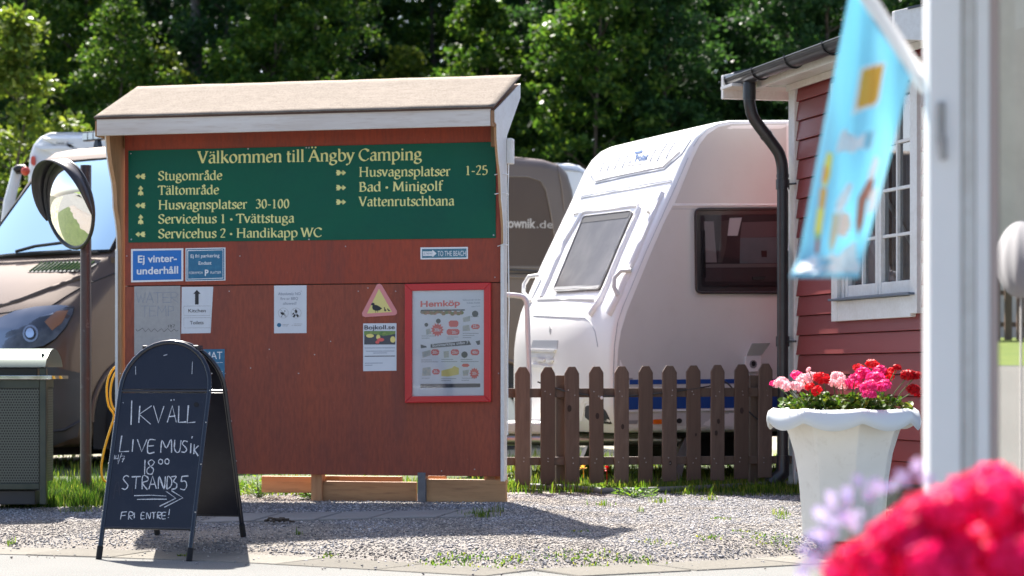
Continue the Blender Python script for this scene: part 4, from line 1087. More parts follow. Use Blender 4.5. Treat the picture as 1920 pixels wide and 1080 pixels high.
S2 = [[(514, 488), (504, 556), (544, 554)], [(562, 504), (558, 556)], [(580, 504), (598, 556), (620, 504)], [(656, 506), (628, 508), (624, 560), (652, 558)], [(626, 532), (650, 530)], [(678, 560), (684, 508), (702, 540), (722, 504), (724, 560)],
      [(738, 506), (736, 540), (745, 558), (758, 552), (764, 508)], [(792, 514), (778, 510), (770, 522), (780, 534), (788, 546), (780, 558), (766, 556)], [(806, 520), (804, 562)], [(812, 490), (809, 500)], [(820, 524), (818, 566)], [(838, 530), (820, 548), (837, 574)]]
chalk('chalk_word', S2, 2.0, *c2)
S3 = [[(484, 570), (482, 588)], [(490, 572), (487, 586), (499, 584)], [(500, 568), (498, 598)], [(514, 562), (498, 608)], [(512, 574), (526, 574), (516, 600)], [(514, 586), (526, 586)]]
chalk('chalk_date', S3, 1.1, *c2)
S4 = [[(612, 590), (610, 652)], [(652, 600), (640, 590), (626, 600), (634, 616), (648, 630), (640, 650), (622, 646), (622, 628), (644, 612), (652, 600)],
      arc(678, 598, 9, 10, 0, 360, 10), arc(705, 597, 9, 11, 0, 360, 10)]
chalk('chalk_time', S4, 1.8, *c2)
S5 = [[(544, 662), (532, 656), (520, 668), (528, 682), (540, 698), (530, 714), (514, 710)], [(556, 662), (594, 660)], [(576, 662), (572, 712)], [(600, 714), (602, 660), (622, 662), (624, 678), (602, 688), (622, 716)],
      [(628, 714), (644, 658), (660, 712)], [(632, 694), (656, 692)], [(668, 712), (672, 660), (692, 712), (698, 660)], [(704, 714), (708, 660), (724, 674), (722, 700), (706, 714)], [(722, 662), (744, 660), (732, 680), (746, 692), (742, 710), (724, 714)],
      [(795, 658), (768, 660), (764, 682)], [(764, 682), (782, 680), (788, 700), (778, 716), (760, 712)]]
chalk('chalk_word', S5, 2.0, *c2)
S6 = [[(566, 741), (640, 739), (702, 743)], [(578, 757), (640, 756), (704, 756)], [(700, 722), (742, 752), (674, 786)], [(724, 720), (772, 750), (694, 790)]]
chalk('chalk_arrow', S6, 1.7, *c2)
S7 = [[(514, 810), (508, 842)], [(514, 811), (536, 809)], [(511, 826), (530, 824)], [(542, 842), (546, 810), (562, 814), (560, 824), (545, 828), (558, 842)], [(568, 812), (566, 836)],
      [(612, 812), (598, 813), (595, 838), (610, 838)], [(597, 826), (608, 825)], [(618, 838), (620, 812), (632, 838), (636, 812)], [(640, 813), (658, 811)], [(649, 812), (648, 838)], [(664, 838), (666, 812), (680, 813), (679, 822), (665, 826), (678, 840)],
      [(702, 812), (686, 813), (684, 838), (700, 838)], [(685, 826), (698, 825)], [(716, 798), (712, 824)], [(711, 832), (711, 835)]]
chalk('chalk_word', S7, 1.6, *c2)
m_ghost = M('smudged_old_chalk', (0.035, 0.035, 0.05), 0.8)
chalk('old_chalk_smudge', [[(478, 756), (488, 700), (500, 684), (506, 740)], [(480, 722), (506, 716)], [(700, 724), (712, 718), (716, 730)], [(560, 704), (558, 740)]], 1.6, 2.25, 0, 600, m_ghost)
chalk('scratch', [[(572, 195), (573, 230)], [(812, 176), (810, 228)], [(690, 150), (706, 146)], [(518, 348), (522, 350)]], 1.0, 2.25, 0, 600)
m = MB(); q = [hit(828 / 2.25 + 4.8 * cos(2 * pi * k / 14), 600 + 357 / 2.25 + 4.8 * sin(2 * pi * k / 14), fp0 + fnrm * 0.001, fnrm) for k in range(14)]; m.add(q, [tuple(range(14))]); m.build('round_magnet', m_blackmatt, sb)
# ------------------------------------------------------------------ body builder for vehicles
def loft(prof, O, U, L, W, r, bulge=None, nr=5, nv=10):
    """prof: closed outline (u, z) clockwise seen from the near side; returns verts, faces.  rounds both long edges"""
    n = len(prof)
    area = sum(prof[i][0] * prof[(i + 1) % n][1] - prof[(i + 1) % n][0] * prof[i][1] for i in range(n))
    sg = 1 if area > 0 else -1
    def inset(d):
        o = []
        for i in range(n):
            a, b, c = prof[i - 1], prof[i], prof[(i + 1) % n]
            e1 = Vector((b[0] - a[0], b[1] - a[1])).normalized(); e2 = Vector((c[0] - b[0], c[1] - b[1])).normalized()
            n1 = Vector((-e1.y, e1.x)) * sg; n2 = Vector((-e2.y, e2.x)) * sg
            m = (n1 + n2); m = m.normalized() if m.length > 1e-6 else n1
            k = d / max(0.5, m.dot(n1)); o.append((b[0] + m.x * k, b[1] + m.y * k))
        return o
    secs = []
    for k in range(nr + 1):
        ph = pi / 2 * (1 - k / nr); secs.append((r * (1 - sin(ph)), r * (1 - cos(ph))))
    inner = [(r + (W - 2 * r) * k / nv, 0.0) for k in range(1, nv)]
    secs = secs + inner + [(W - v, d) for v, d in reversed(secs)]
    vs = []
    for v, d in secs:
        for (u, z) in inset(d):
            uu = u
            if bulge: uu = bulge(u, z, v / W)
            vs.append(O + U * uu + L * v + Vector((0, 0, z)))
    fs = []
    for s in range(len(secs) - 1):
        for i in range(n):
            j = (i + 1) % n
            fs.append((s * n + i, s * n + j, (s + 1) * n + j, (s + 1) * n + i))
    fs.append(tuple(range(n - 1, -1, -1))); fs.append(tuple((len(secs) - 1) * n + i for i in range(n)))
    return vs, fs
class Body:
    def __init__(s, vs, fs):
        tris = []
        s.bvh = BVHTree.FromPolygons([tuple(v) for v in vs], fs)
    def on(s, px, py, off=0.0):
        d = ray(px, py)
        loc, nrm, i, dist = s.bvh.ray_cast(CAM, d)
        if loc is None:
            loc, nrm, i, dist = s.bvh.find_nearest(CAM + d * 20.0)
        if nrm.dot(d) > 0: nrm = -nrm
        return loc + nrm * off, nrm
def rpoly(pts, r, n=4):
    """round the corners of a pixel polygon"""
    o = []; m = len(pts)
    for i in range(m):
        a, b, c = Vector(pts[i - 1]), Vector(pts[i]), Vector(pts[(i + 1) % m])
        d1 = (a - b); d2 = (c - b); k = min(r, d1.length * .45, d2.length * .45)
        p = b + d1.normalized() * k; q = b + d2.normalized() * k
        for t in range(n + 1):
            t /= n; o.append(tuple(p * (1 - t) ** 2 + b * 2 * t * (1 - t) + q * t * t))
    return o
def decal(name, poly, body, mat, parent, off=0.004, K=4, step=10.0, label=None, smooth=50):
    """a thin shell following the body inside a pixel outline"""
    o = []
    for i in range(len(poly)):
        a, b = Vector(poly[i]), Vector(poly[(i + 1) % len(poly)])
        n = max(1, int((b - a).length / step))
        for k in range(n): o.append(a + (b - a) * (k / n))
    c = sum(o, Vector((0, 0))) / len(o); n = len(o)
    vs = [body.on(c.x, c.y, off)[0]]; fs = []
    for k in range(1, K + 1):
        for p in o:
            q = c + (p - c) * (k / K); vs.append(body.on(q.x, q.y, off)[0])
    for p in o: vs.append(body.on(p.x, p.y, -0.002)[0])
    for i in range(n): fs.append((0, 1 + i, 1 + (i + 1) % n))
    for k in range(K):
        for i in range(n):
            j = (i + 1) % n; fs.append((1 + k * n + i, 1 + (k + 1) * n + i, 1 + (k + 1) * n + j, 1 + k * n + j))
    m = MB(); m.add(vs, fs)
    return m.build(name, mat, parent, smooth=smooth, label=label)
def seam(name, path, body, mat, parent, r=0.004, off=0.0, step=8.0, closed=False, n=6):
    q = []
    pp = list(path) + ([path[0]] if closed else [])
    for a, b in zip(pp, pp[1:]):
        a, b = Vector(a), Vector(b); k = max(1, int((b - a).length / step))
        q += [a + (b - a) * (i / k) for i in range(k)]
    q.append(Vector(pp[-1]))
    m = MB(); m.tube([body.on(p.x, p.y, off)[0] for p in q], r, n); return m.build(name, mat, parent, smooth=60)
def body_text(name, txt, x0, y0, x1, y1, cap, body, mat, parent, off=0.006, bold=0.0, slant=0.0):
    vs, fs = sans_mesh(txt, bold); mn = min(v[0] for v in vs); mx = max(v[0] for v in vs)
    m = MB(); o = []
    for vx, vy in vs:
        t = (vx - mn) / (mx - mn); o.append(body.on(x0 + (x1 - x0) * t + slant * vy * cap, y0 + (y1 - y0) * t - vy / 0.682 * cap, off)[0])
    m.add(o, fs); return m.build(name, mat, parent)
def wheel(parent, c, ax, r, w, tyre=m_blackmatt, rim=None):
    X = Vector((0, 0, 1)); Y = ax.cross(X)
    m = MB(); m.lathe([(r * .62, -w / 2), (r * .93, -w / 2), (r, -w * .35), (r, w * .35), (r * .93, w / 2), (r * .62, w / 2)], c, 32, (X, Y, ax)); m.build('tyre', tyre, parent, smooth=50)
    m = MB(); m.lathe([(r * .63, w * .40), (r * .56, w * .30), (r * .25, w * .36), (0.02, w * .40)], c, 24, (X, Y, ax), closed=True); m.build('rim', rim or m_greysteel, parent, smooth=40)

# ------------------------------------------------------------------ picket fence
fa = P(979, 700, 16.3); fb = P(1433, 700, 16.7)
FX = Vector((fb.x - fa.x, fb.y - fa.y, 0)); flen = FX.length; FX.normalize(); FN = Vector((FX.y, -FX.x, 0))
fence = thing('picket_fence', 'brown stained picket fence with cut corner tops between notice board and red cabin', 'fence', (fa.x, fa.y, 0.2), atan2(FX.y, FX.x))
PXS = [979, 1026, 1072.4, 1117.8, 1164.4, 1209.3, 1254.2, 1300, 1344, 1389, 1433]
TOPS = [688, 688, 687.5, 687, 686.5, 686, 685.5, 685, 684, 683, 681.5]
BOTS = [909.5, 908.5, 908, 907, 906, 905, 903, 901, 900, 898, 896]
pick_meshes = []
for k in range(4):
    m = MB(); w = 0.050; h = 0.80
    jt = random.uniform(-.004, .004)
    pr = [(-w, 0), (w, 0.004 * k - .004), (w, h - 0.045 + jt), (w - 0.027, h), (-w + 0.027, h), (-w, h - 0.045)]
    m.prism([Vector((a, 0, b)) for a, b in pr], Vector((0, 0.020, 0)))
    me = bpy.data.meshes.new('picket'); me.from_pydata(m.v, [], m.f); pick_meshes.append(me)
    me.materials.append(m_picket if k % 2 else m_picket2)
inv = wmat(fence).inverted()
for i, (px, yt_, yb_) in enumerate(zip(PXS, TOPS, BOTS)):
    p0 = hit(px, yb_, fa, FN); p1 = hit(px, yt_, fa, FN)
    o = bpy.data.objects.new('picket', pick_meshes[i % 4]); COL.objects.link(o); o.parent = fence
    l = inv @ p0; o.location = (l.x, l.y - 0.02 + random.uniform(-.002, .002), l.z)
    o.rotation_euler = (random.uniform(-.008, .008), random.uniform(-.007, .007), random.uniform(-.02, .02)); o.scale = (random.uniform(.96, 1.03), 1, (p1.z - p0.z) / 0.80)
    b_ = o.modifiers.new('bevel', 'BEVEL'); b_.width = .003; b_.segments = 1
m = MB()
for (px, y) in [(979, 722), (1072, 766), (1117, 780), (1164, 800), (1209, 805), (1300, 815), (1344, 812), (1344, 790), (1254, 868), (1389, 770), (1433, 698)]:
    c = hit(px + random.uniform(-5, 5), y, fa - Vector((FN.x, FN.y, 0)) * -0.0225, FN); rr = random.uniform(.008, .02)
    m.add([c + FX * rr * cos(2 * pi * k / 10) * .8 + UP * rr * 1.3 * sin(2 * pi * k / 10) for k in range(10)], [tuple(range(10))])
m.build('wood_knot', m_knot, fence)
m = MB()
for px in PXS:
    for y in (733, 741, 860, 867):
        c = hit(px + random.uniform(-7, 7), y + random.uniform(-2, 2), fa + FN * 0.0225, FN); m.box(c, (.005, .004, .005), (FX, -FN, UP))
no_ = m.build('nail_heads', m_steel, fence); no_['kind'] = 'stuff'
for (ya, yb, hh) in ((737, 735, 0.062), (865, 862, 0.055)):
    a = hit(945, ya, fa - FN * 0.022, FN); b = hit(1484, yb, fa - FN * 0.022, FN)
    m = MB(); d = (b - a); c = (a + b) / 2
    m.box(c, (d.length, 0.034, hh), (d.normalized(), -FN, UP)); m.build('rail', m_picket, fence, bevel=0.003)
for px in (1049, 1412):
    a = hit(px, 900, fa - FN * 0.08, FN); m = MB(); m.box(Vector((a.x, a.y, 0.55)), (0.06, 0.06, 0.85), (FX, -FN, UP)); m.build('fence_post', m_picket, fence, bevel=0.003)
m = MB(); cpts = [hit(x, y, fa + FN * 0.012 if 1035 < x < 1330 else fa - FN * 0.03, FN) for x, y in catmull([(1008, 716), (1040, 727), (1062, 734), (1088, 739), (1118, 742), (1160, 743), (1200, 741), (1240, 737), (1280, 732), (1330, 724), (1360, 716), (1385, 745), (1402, 770), (1425, 790)], 4)]
m.tube(cpts, 0.0055, 6); o = m.build('garden_cable', m_black, smooth=60)
tag(o, 'black outdoor cable draped along the top rail of the picket fence', 'cable')
m = MB(); c = hit(1128, 746, fa + FN * .02, FN); m.lathe([(0.001, .012), (.009, .008), (.012, 0), (.009, -.008), (.001, -.012)], c, 10); o = m.build('cable_bulb', m_print, smooth=60)
tag(o, 'tiny white bulb on the cable, in front of the fourth picket', 'bulb')
# small flowers behind the fence
for (x, y, mt, lab) in ((1094, 878, m_forange, 'small orange flower in the grass behind the third fence gap'), (1138, 880, m_pred, 'small red flower in the grass behind the fourth fence gap')):
    c = P(x, y, 16.9); m = MB()
    for k in range(14):
        a = random.uniform(0, 6.28); b = random.uniform(-.5, 1.2); d = Vector((cos(a) * cos(b), sin(a) * cos(b), sin(b))); s_ = d.cross(UP).normalized()
        m.add([c, c + d * .02 + s_ * .011, c + d * .03, c + d * .02 - s_ * .011], [(0, 1, 2, 3)])
    m.tube([c, Vector((c.x, c.y, 0.2))], 0.003, 5)
    o = m.build('meadow_flower', mt); tag(o, lab, 'flower')

# ------------------------------------------------------------------ caravan
CA = radians(20); CO = Vector((0.816, 17.2, 0)); CU = Vector((cos(CA), sin(CA), 0)); CL = Vector((-sin(CA), cos(CA), 0))
def cuz(px, py):
    p = hit(px, py, CO, -CL); return ((p - CO).dot(CU), p.z)
prof_px = [(1166, 812), (1152, 790), (1149, 755), (1149, 720), (1149, 689), (1150, 649), (1154, 615), (1163, 575), (1175, 540), (1205, 468), (1236, 402), (1266, 338), (1280, 305), (1292, 278), (1306, 256), (1324, 239), (1345, 229), (1372, 224.5), (1482, 224)]
prof = [cuz(*q) for q in prof_px]
ztop = prof[-1][1]; zbot = prof[0][1]
prof += [(4.3, ztop + .01), (4.7, ztop - 0.06), (4.95, ztop - 0.28), (5.05, ztop - .7), (5.08, 1.4), (5.05, zbot + .15), (4.98, zbot), (2.9, zbot), (2.2, zbot)]
# bulge: the nose swells forward in plan, more at the foot
def cbulge(u, z, t):
    e = 1 - abs(2 * t - 1) ** 3.0
    w = max(0.0, 1 - max(0, u - 0.0) / 1.3)
    k = 0.11 if z < 1.45 else max(0.015, 0.11 - (z - 1.45) * 0.45)
    return u - k * e * w
cvv, cvf = loft(prof, CO, CU, CL, 2.06, 0.055, cbulge, 5, 14)
carav = thing('caravan', 'white touring caravan with sloping front window and blue side stripe behind the picket fence', 'caravan', (CO.x, CO.y, 0.2), CA)
m = MB(); m.add(cvv, cvf); m.build('body', m_caravan, carav, smooth=35)
cb = Body(cvv, cvf)
def ctube(nm, path, mat, r=.004, off=0.0, closed=False): return seam(nm, path, cb, mat, carav, r, off, 8, closed)
# side: hammered sheet panel inside the edge moulding
inner = [(1474, 812), (1160, 790), (1157.5, 755), (1157, 689), (1159, 655), (1164, 622), (1175, 585), (1190, 548), (1218, 480), (1247, 413), (1262, 384), (1474, 384)]
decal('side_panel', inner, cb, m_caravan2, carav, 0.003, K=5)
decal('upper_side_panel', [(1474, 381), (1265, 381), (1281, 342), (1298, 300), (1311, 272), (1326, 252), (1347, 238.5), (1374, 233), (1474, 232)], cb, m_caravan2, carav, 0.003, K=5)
ctube('awning_rail', [(1262, 385), (1478, 384)], m_caravan, 0.006, 0.004); ctube('awning_rail', [(1260, 392), (1478, 391)], m_cgrey, 0.002, 0.004)
ctube('edge_trim', [(1300, 275), (1311, 258), (1327, 243), (1347, 233), (1373, 228.5), (1478, 228)], m_cgrey, 0.0018, 0.002)
ctube('edge_trim', [(1158, 605), (1168, 575), (1183, 540), (1212, 470), (1243, 402), (1272, 338), (1290, 296)], m_cgrey, 0.0018, 0.002)
ctube('edge_trim', [(1152, 790), (1150.5, 755), (1150.5, 689), (1152, 649), (1158, 605)], m_cgrey, 0.003, 0.001)
decal('blue_stripe', [(1180, 712), (1474, 710), (1474, 718), (1180, 721)], cb, m_cblue, carav, 0.005, K=1)
decal('blue_stripe', [(1176, 740), (1474, 736), (1474, 763), (1176, 768)], cb, m_cblue, carav, 0.005, K=1)
ctube('skirt_rail', [(1162, 772), (1474, 767)], m_white, 0.010, 0.004)
decal('marker_lamp', rpoly([(1224, 786.5), (1242, 786), (1242, 795), (1224, 795.5)], 2), cb, m_orange, carav, 0.014, K=2)
decal('side_reflector', [(1178, 788), (1196, 788), (1194, 795), (1178, 795)], cb, m_greyink, carav, 0.006, K=1)
decal('side_socket', [(1273 + 5 * cos(k * .63), 789 + 5 * sin(k * .63)) for k in range(10)], cb, m_black, carav, 0.01, K=2, step=30)
decal('badge', rpoly([(1178.5, 708.5), (1186, 708.5), (1186, 713), (1178.5, 713)], 1), cb, m_greyink, carav, 0.004, K=1)
# water inlet with open lid
decal('inlet_housing', rpoly([(1396, 668), (1424, 667), (1422, 696), (1395, 697)], 3), cb, m_caravan, carav, 0.03, K=2)
decal('inlet_hole', [(1409 + 7 * cos(k * .63), 683 + 8 * sin(k * .63)) for k in range(10)], cb, m_greyink, carav, 0.032, K=2, step=30)
decal('inlet_hole', [(1409 + 4 * cos(k * .63), 682 + 5 * sin(k * .63)) for k in range(10)], cb, m_black, carav, 0.035, K=2, step=30)
a0, a1 = cb.on(1395, 667, 0.03)[0], cb.on(1424, 666, 0.03)[0]; out = -CL * 0.09
m = MB(); m.hexa([a0, a1, a1 + UP * 0.09 + out + CU * .03, a0 + UP * 0.09 + out], [q - CL * .012 for q in (a0, a1, a1 + UP * 0.09 + out + CU * .03, a0 + UP * 0.09 + out)]); m.build('inlet_lid', m_motor, carav, bevel=.004)
# side window
wp = [(1304, 392.5), (1492, 390.5), (1492, 548.5), (1306, 548.5)]
win = decal('side_window', rpoly(wp, 9), cb, m_black, carav, 0.022, K=3)
def on_side(px, py, off): return hit(px, py, CO - CL * off, -CL)
def spoly(nm, pts, off, mat, par=win, thick=0.0):
    m = MB(); q = [on_side(x, y, off) for x, y in pts]; m.add(q, [tuple(range(len(q)))]) if not thick else m.prism(q, -CL * thick); return m.build(nm, mat, par)
spoly('blind_backing', rpoly([(1314, 405), (1486, 403), (1486, 535), (1316, 535)], 5), 0.024, M('dim_caravan_interior', (0.035, 0.03, 0.032), 0.8, var=(3, (0.07, 0.05, 0.055), 0.8)))
spoly('curtain', [(1320, 415), (1338, 415), (1344, 492), (1322, 492)], 0.0255, m_curtain)
spoly('brown_strip', [(1352, 415), (1368, 412), (1360, 470), (1354, 492), (1346, 492)], 0.0255, M('dull_brown', (0.10, 0.085, 0.08), 0.7))  # flat brown strip beside the curtain
spoly('note_card', [(1368, 409), (1391, 408), (1383, 442), (1364, 442)], 0.027, m_print)
spoly('van_reflection', [(1388, 446), (1478, 444), (1478, 493), (1387, 494)], 0.0255, M('pale_blue_reflection', (0.14, 0.19, 0.21), 0.6, var=(4, (0.19, 0.23, 0.26), 0.8)))  # pale blue patch painted as the van's reflection in the pane
spoly('mauve_panel', [(1391, 417), (1478, 414), (1478, 443), (1388, 446)], 0.0255, M('mauve_inside_panel', (0.17, 0.13, 0.14), 0.6))  # mauve panel above the blue patch, behind the pane
spoly('sill_shelf', [(1322, 495), (1480, 494), (1480, 501), (1322, 502)], 0.027, M('grey_shelf', (0.19, 0.17, 0.17), 0.6))
spoly('cup', [(1427, 470), (1438, 470), (1438, 482), (1428, 482)], 0.028, m_black)
spoly('lower_blind', [(1322, 503), (1480, 502), (1480, 528), (1322, 528)], 0.0255, M('dark_mauve_blind', (0.075, 0.06, 0.062), 0.7, var=(3, (0.10, 0.05, 0.055), 0.8)))
spoly('window_catch', [(1411, 519), (1435, 518), (1432, 524), (1411, 525)], 0.029, m_blackmatt, thick=.01)
spoly('window_stay', [(1317.5, 432), (1321, 432), (1323, 520), (1319, 521)], 0.029, m_blackmatt, thick=.008)
spoly('pane', rpoly([(1313, 403), (1487, 401), (1487, 538), (1315, 538)], 6), 0.038, m_sidewin)
m = MB(); m.tube([on_side(x, y, 0.03) for x, y in rpoly(wp, 9) + [rpoly(wp, 9)[0]]], 0.011, 6); m.build('window_frame', m_black, win, smooth=60)
# front window and its mouldings
fw = rpoly([(1099, 408), (1190, 397.5), (1127, 545), (1041, 549)], 6)
fwin = decal('front_window', fw, cb, m_frontwin, carav, 0.022, K=5)
seam('window_seal', fw, cb, m_greyink, fwin, 0.006, 0.024, 8, True)
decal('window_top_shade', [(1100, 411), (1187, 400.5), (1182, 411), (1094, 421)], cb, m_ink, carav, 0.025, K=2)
decal('window_bottom_band', [(1044, 541), (1130, 537), (1127, 542), (1042, 546)], cb, m_greyink, carav, 0.025, K=1)
def rib(path, r, off=0.0, mat=m_caravan, nm='front_moulding'): return seam(nm, path, cb, mat, carav, r, off, 10)
rib([(1200, 390), (1165, 470), (1136, 540), (1122, 568), (1108, 590)], 0.030, -0.004)
rib([(1243, 362), (1210, 440), (1175, 520), (1155, 566), (1143, 590)], 0.034, -0.004)
rib([(1092, 400), (1060, 455), (1029, 530), (1016, 558)], 0.028, -0.004)
rib([(1078, 400), (1197, 385)], 0.024, -0.006)
rib([(1010, 562), (1060, 560), (1118, 562)], 0.026, -0.010)
seam('brow_seam', [(1090, 368), (1260, 337)], cb, m_cgrey, carav, 0.004, 0.002)
seam('brow_seam', [(1089, 371.5), (1259, 341)], cb, m_motor, carav, 0.006, 0.003)
seam('locker_seam', [(1000, 592), (1050, 594), (1098, 595.5), (1107, 604), (1116, 622), (1121, 650)], cb, m_cgrey, carav, 0.003, 0.001)
# head panel crease and ribs
seam('head_crease', [(1108, 329), (1117, 344), (1170, 332), (1246, 317), (1279, 288), (1296, 262)], cb, m_cgrey, carav, 0.008, -0.001)
seam('head_crease', [(1110, 325), (1119, 339), (1170, 327), (1245, 312), (1276, 284)], cb, m_caravan, carav, 0.011, 0.001)
for (x0, y0, x1, y1) in ((1125, 323, 1141, 292), (1138, 321, 1155, 288), (1152, 318, 1170, 285), (1166, 316, 1185, 281), (1218, 305, 1237, 270), (1232, 303, 1252, 268), (1248, 299, 1268, 264)):
    seam('head_rib', [(x0, y0), ((x0 + x1) / 2 - 1.5, (y0 + y1) / 2), (x1, y1)], cb, m_cgrey, carav, 0.0050, 0.001)
body_text('logo_word', 'Polar', 1191, 303, 1216, 298.5, 12, cb, m_logo, carav, 0.004, 0.03, 0.25)
body_text('logo_word', 'SELECTED', 1176, 313, 1205, 309, 4, cb, m_ink, carav, 0.004, 0.01, 0.1)
decal('bear_emblem', [(1189, 286), (1194, 284), (1200, 283.5), (1203, 280.5), (1206, 284), (1203, 287), (1197, 288), (1192, 288.5)], cb, m_logo, carav, 0.004, K=1, step=30)
decal('bear_emblem', [(1178, 303), (1182, 298), (1184, 298), (1184, 303), (1180, 305)], cb, m_cgrey, carav, 0.004, K=1, step=30)
decal('corner_lamp', [(1221 + 4 * cos(k * .7), 397 + 7 * sin(k * .7)) for k in range(9)], cb, m_white, carav, 0.05, K=2, step=30)
for pth in ([(1186, 509, .02), (1177, 515, .06), (1168, 530, .075), (1163, 545, .06), (1162, 556, .02)], [(1016, 518, .02), (1006, 526, .07), (999, 542, .08), (996, 556, .07), (998, 566, .02)]):
    m = MB(); m.tube([cb.on(x, y, o_)[0] for x, y, o_ in pth], 0.016, 8); m.build('grab_handle', m_white, carav, smooth=60)
decal('nose_emblem', [(1031, 611), (1034, 617), (1032, 627), (1030, 620)], cb, m_greyink, carav, 0.003, K=1, step=30)
for q, mt, of in (([(1000, 638), (1047, 638), (1045, 655), (996, 653)], m_cgrey, .004), ([(995, 655), (1044, 656), (1042, 661), (994, 659)], m_white, .02), ([(995, 661), (1041, 662), (1037, 672), (995, 670)], m_motor, .006), ([(1008, 674), (1024, 674), (1023, 678), (1008, 677)], m_white, .02), ([(1028, 675), (1039, 675), (1037, 680), (1027, 680)], m_white, .02), ([(996, 682), (1036, 687), (1034, 693), (996, 688)], m_white, .02)):
    decal('nose_grip', q, cb, mt, carav, of, K=1, step=30)
decal('lamp_opening', rpoly([(1098, 762), (1120, 755), (1136, 770), (1148, 795), (1110, 792), (1097, 782)], 3), cb, m_ink, carav, 0.004, K=2)
decal('skirt_gap', [(1006, 768), (1090, 762), (1100, 742), (1120, 750), (1098, 756), (1092, 790), (1010, 790)], cb, m_planter, carav, 0.004, K=2)
# chassis
fr_c = CO + CL * 1.14
m = MB(); z = 0.50
hitch = fr_c - CU * 0.95 + UP * z
for s in (-1, 1): m.tube([fr_c + CU * 0.6 + CL * s * 0.75 + UP * z, hitch], 0.045, 8)
m.build('drawbar', m_steel, carav, smooth=60)
m = MB(); m.prism([fr_c - CU * 0.15 - CL * .45 + UP * .54, fr_c - CU * .85 - CL * .10 + UP * .54, fr_c - CU * .85 + CL * .10 + UP * .54, fr_c - CU * 0.15 + CL * .45 + UP * .54], UP * .09); m.build('drawbar_cover', m_white, carav, bevel=.02)
jk = fr_c - CU * 0.78 - CL * .1
m = MB(); m.tube([jk + UP * .40, jk + UP * .85], 0.03, 10); m.build('jockey_post', m_steel, carav, smooth=60)
wheel(carav, jk + UP * 0.31, CL, 0.10, 0.07)
for (u, v) in ((0.45, 0.25), (0.45, 2.0), (4.6, 0.25), (4.6, 2.0)):
    b = CO + CU * u + CL * v; m = MB(); m.hexa([b + CU * a + CL * c + UP * .22 for a, c in ((-.06, -.05), (.06, -.05), (.06, .05), (-.06, .05))], [b + CU * a + CL * c + UP * .55 for a, c in ((.12, -.02), (.16, -.02), (.16, .02), (.12, .02))]); m.build('corner_steady', m_steel, carav)
m = MB(); m.box(CO + CU * 2.6 + CL * 1.14 + UP * (zbot + .0), (4.4, 1.9, 0.08), (CU, CL, UP)); m.build('floor_pan', m_blackmatt, carav)
m = MB(); m.box(CO + CU * 2.7 + CL * 1.14 + UP * (.42), (.1, 1.9, 0.08), (CU, CL, UP)); m.build('axle', m_blackmatt, carav)
wheel(carav, CO + CU * 2.7 + CL * 0.14 + UP * 0.50, -CL, 0.31, 0.18); wheel(carav, CO + CU * 2.7 + CL * 2.14 + UP * 0.50, CL, 0.31, 0.18)
m = MB(); m.box(CO + CU * 0.85 + CL * 1.0 + UP * .42, (.5, 1.2, .22), (CU, CL, UP)); m.build('spare_carrier', m_blackmatt, carav, bevel=.03)
# bent tube beside the notice board
pts = [P(x, y, 16.9) for x, y in [(950, 553), (966, 554), (978, 556), (985, 562), (988, 575), (990, 640), (992, 700), (992, 790), (992, 905)]]
m = MB(); m.tube(catmull(pts_ := [tuple(q) for q in pts], 3), 0.019, 10); o = m.build('bent_tube', m_motor, smooth=60); tag(o, 'white bent metal tube rising between the notice board and the caravan nose', 'tube rail')
m = MB(); q = P(950, 545, 16.9)
for k in range(10):
    c = P(946 + random.uniform(-2, 6), 508 + k * 5, 16.6); m.box(c, (.02, .02, random.uniform(.01, .03)), None)
o = m.build('cable_bundle', m_ink); tag(o, 'tangled dark plug and cable bundle hanging behind the right edge of the board', 'cable')

# ------------------------------------------------------------------ brown van
VT = radians(50); VO = Vector((-3.75, 19.0, 0)); VB = Vector((cos(VT), sin(VT), 0)); VL = Vector((-sin(VT), cos(VT), 0)); VW = 2.02
vprof = [(0.10, .40), (0.03, .52), (0.0, .70), (0.0, .95), (.02, 1.15), (.07, 1.33), (.16, 1.46), (.30, 1.58), (.48, 1.73), (.72, 1.90), (.80, 1.945), (.86, 2.0), (1.14, 2.35), (1.42, 2.70), (1.58, 2.885), (1.70, 2.955), (1.95, 3.005), (2.5, 3.06), (2.9, 3.095), (3.4, 3.11), (6.50, 3.13), (6.76, 3.10), (6.90, 3.02), (6.98, 2.85), (7.04, 2.3), (7.10, 1.6), (7.12, .9), (7.10, .50), (7.02, .42), (4.0, .40), (1.6, .40)]
def vb(u, z, t):
    e = abs(2 * t - 1)
    w = max(0.0, 1 - u / 2.2)
    k = 0.28 * e ** 3.2 * w * (1.0 if z < 1.9 else 0.45)
    w2 = max(0.0, (u - 6.25) / 0.8)
    return u + k - 0.06 * e ** 4 * min(1, w2)
def tumble(vs):
    o = []
    for p in vs:
        q = p - VO; v = q.dot(VL) - VW / 2; z = q.z
        f = 1 - max(0, z - 1.5) * 0.055
        o.append(VO + VB * q.dot(VB) + VL * (VW / 2 + v * f) + UP * z)
    return o
vv, vf = loft(vprof, VO, VB, VL, VW, 0.11, vb, 6, 14)
vv = tumble(vv)
van = thing('camper_van', 'dark brown high-roof camper van parked behind the notice board', 'van', (VO.x, VO.y, 0.22), VT)
m = MB(); m.add(vv, vf); m.build('body', m_van, van, smooth=40)
vbdy = Body(vv, vf)
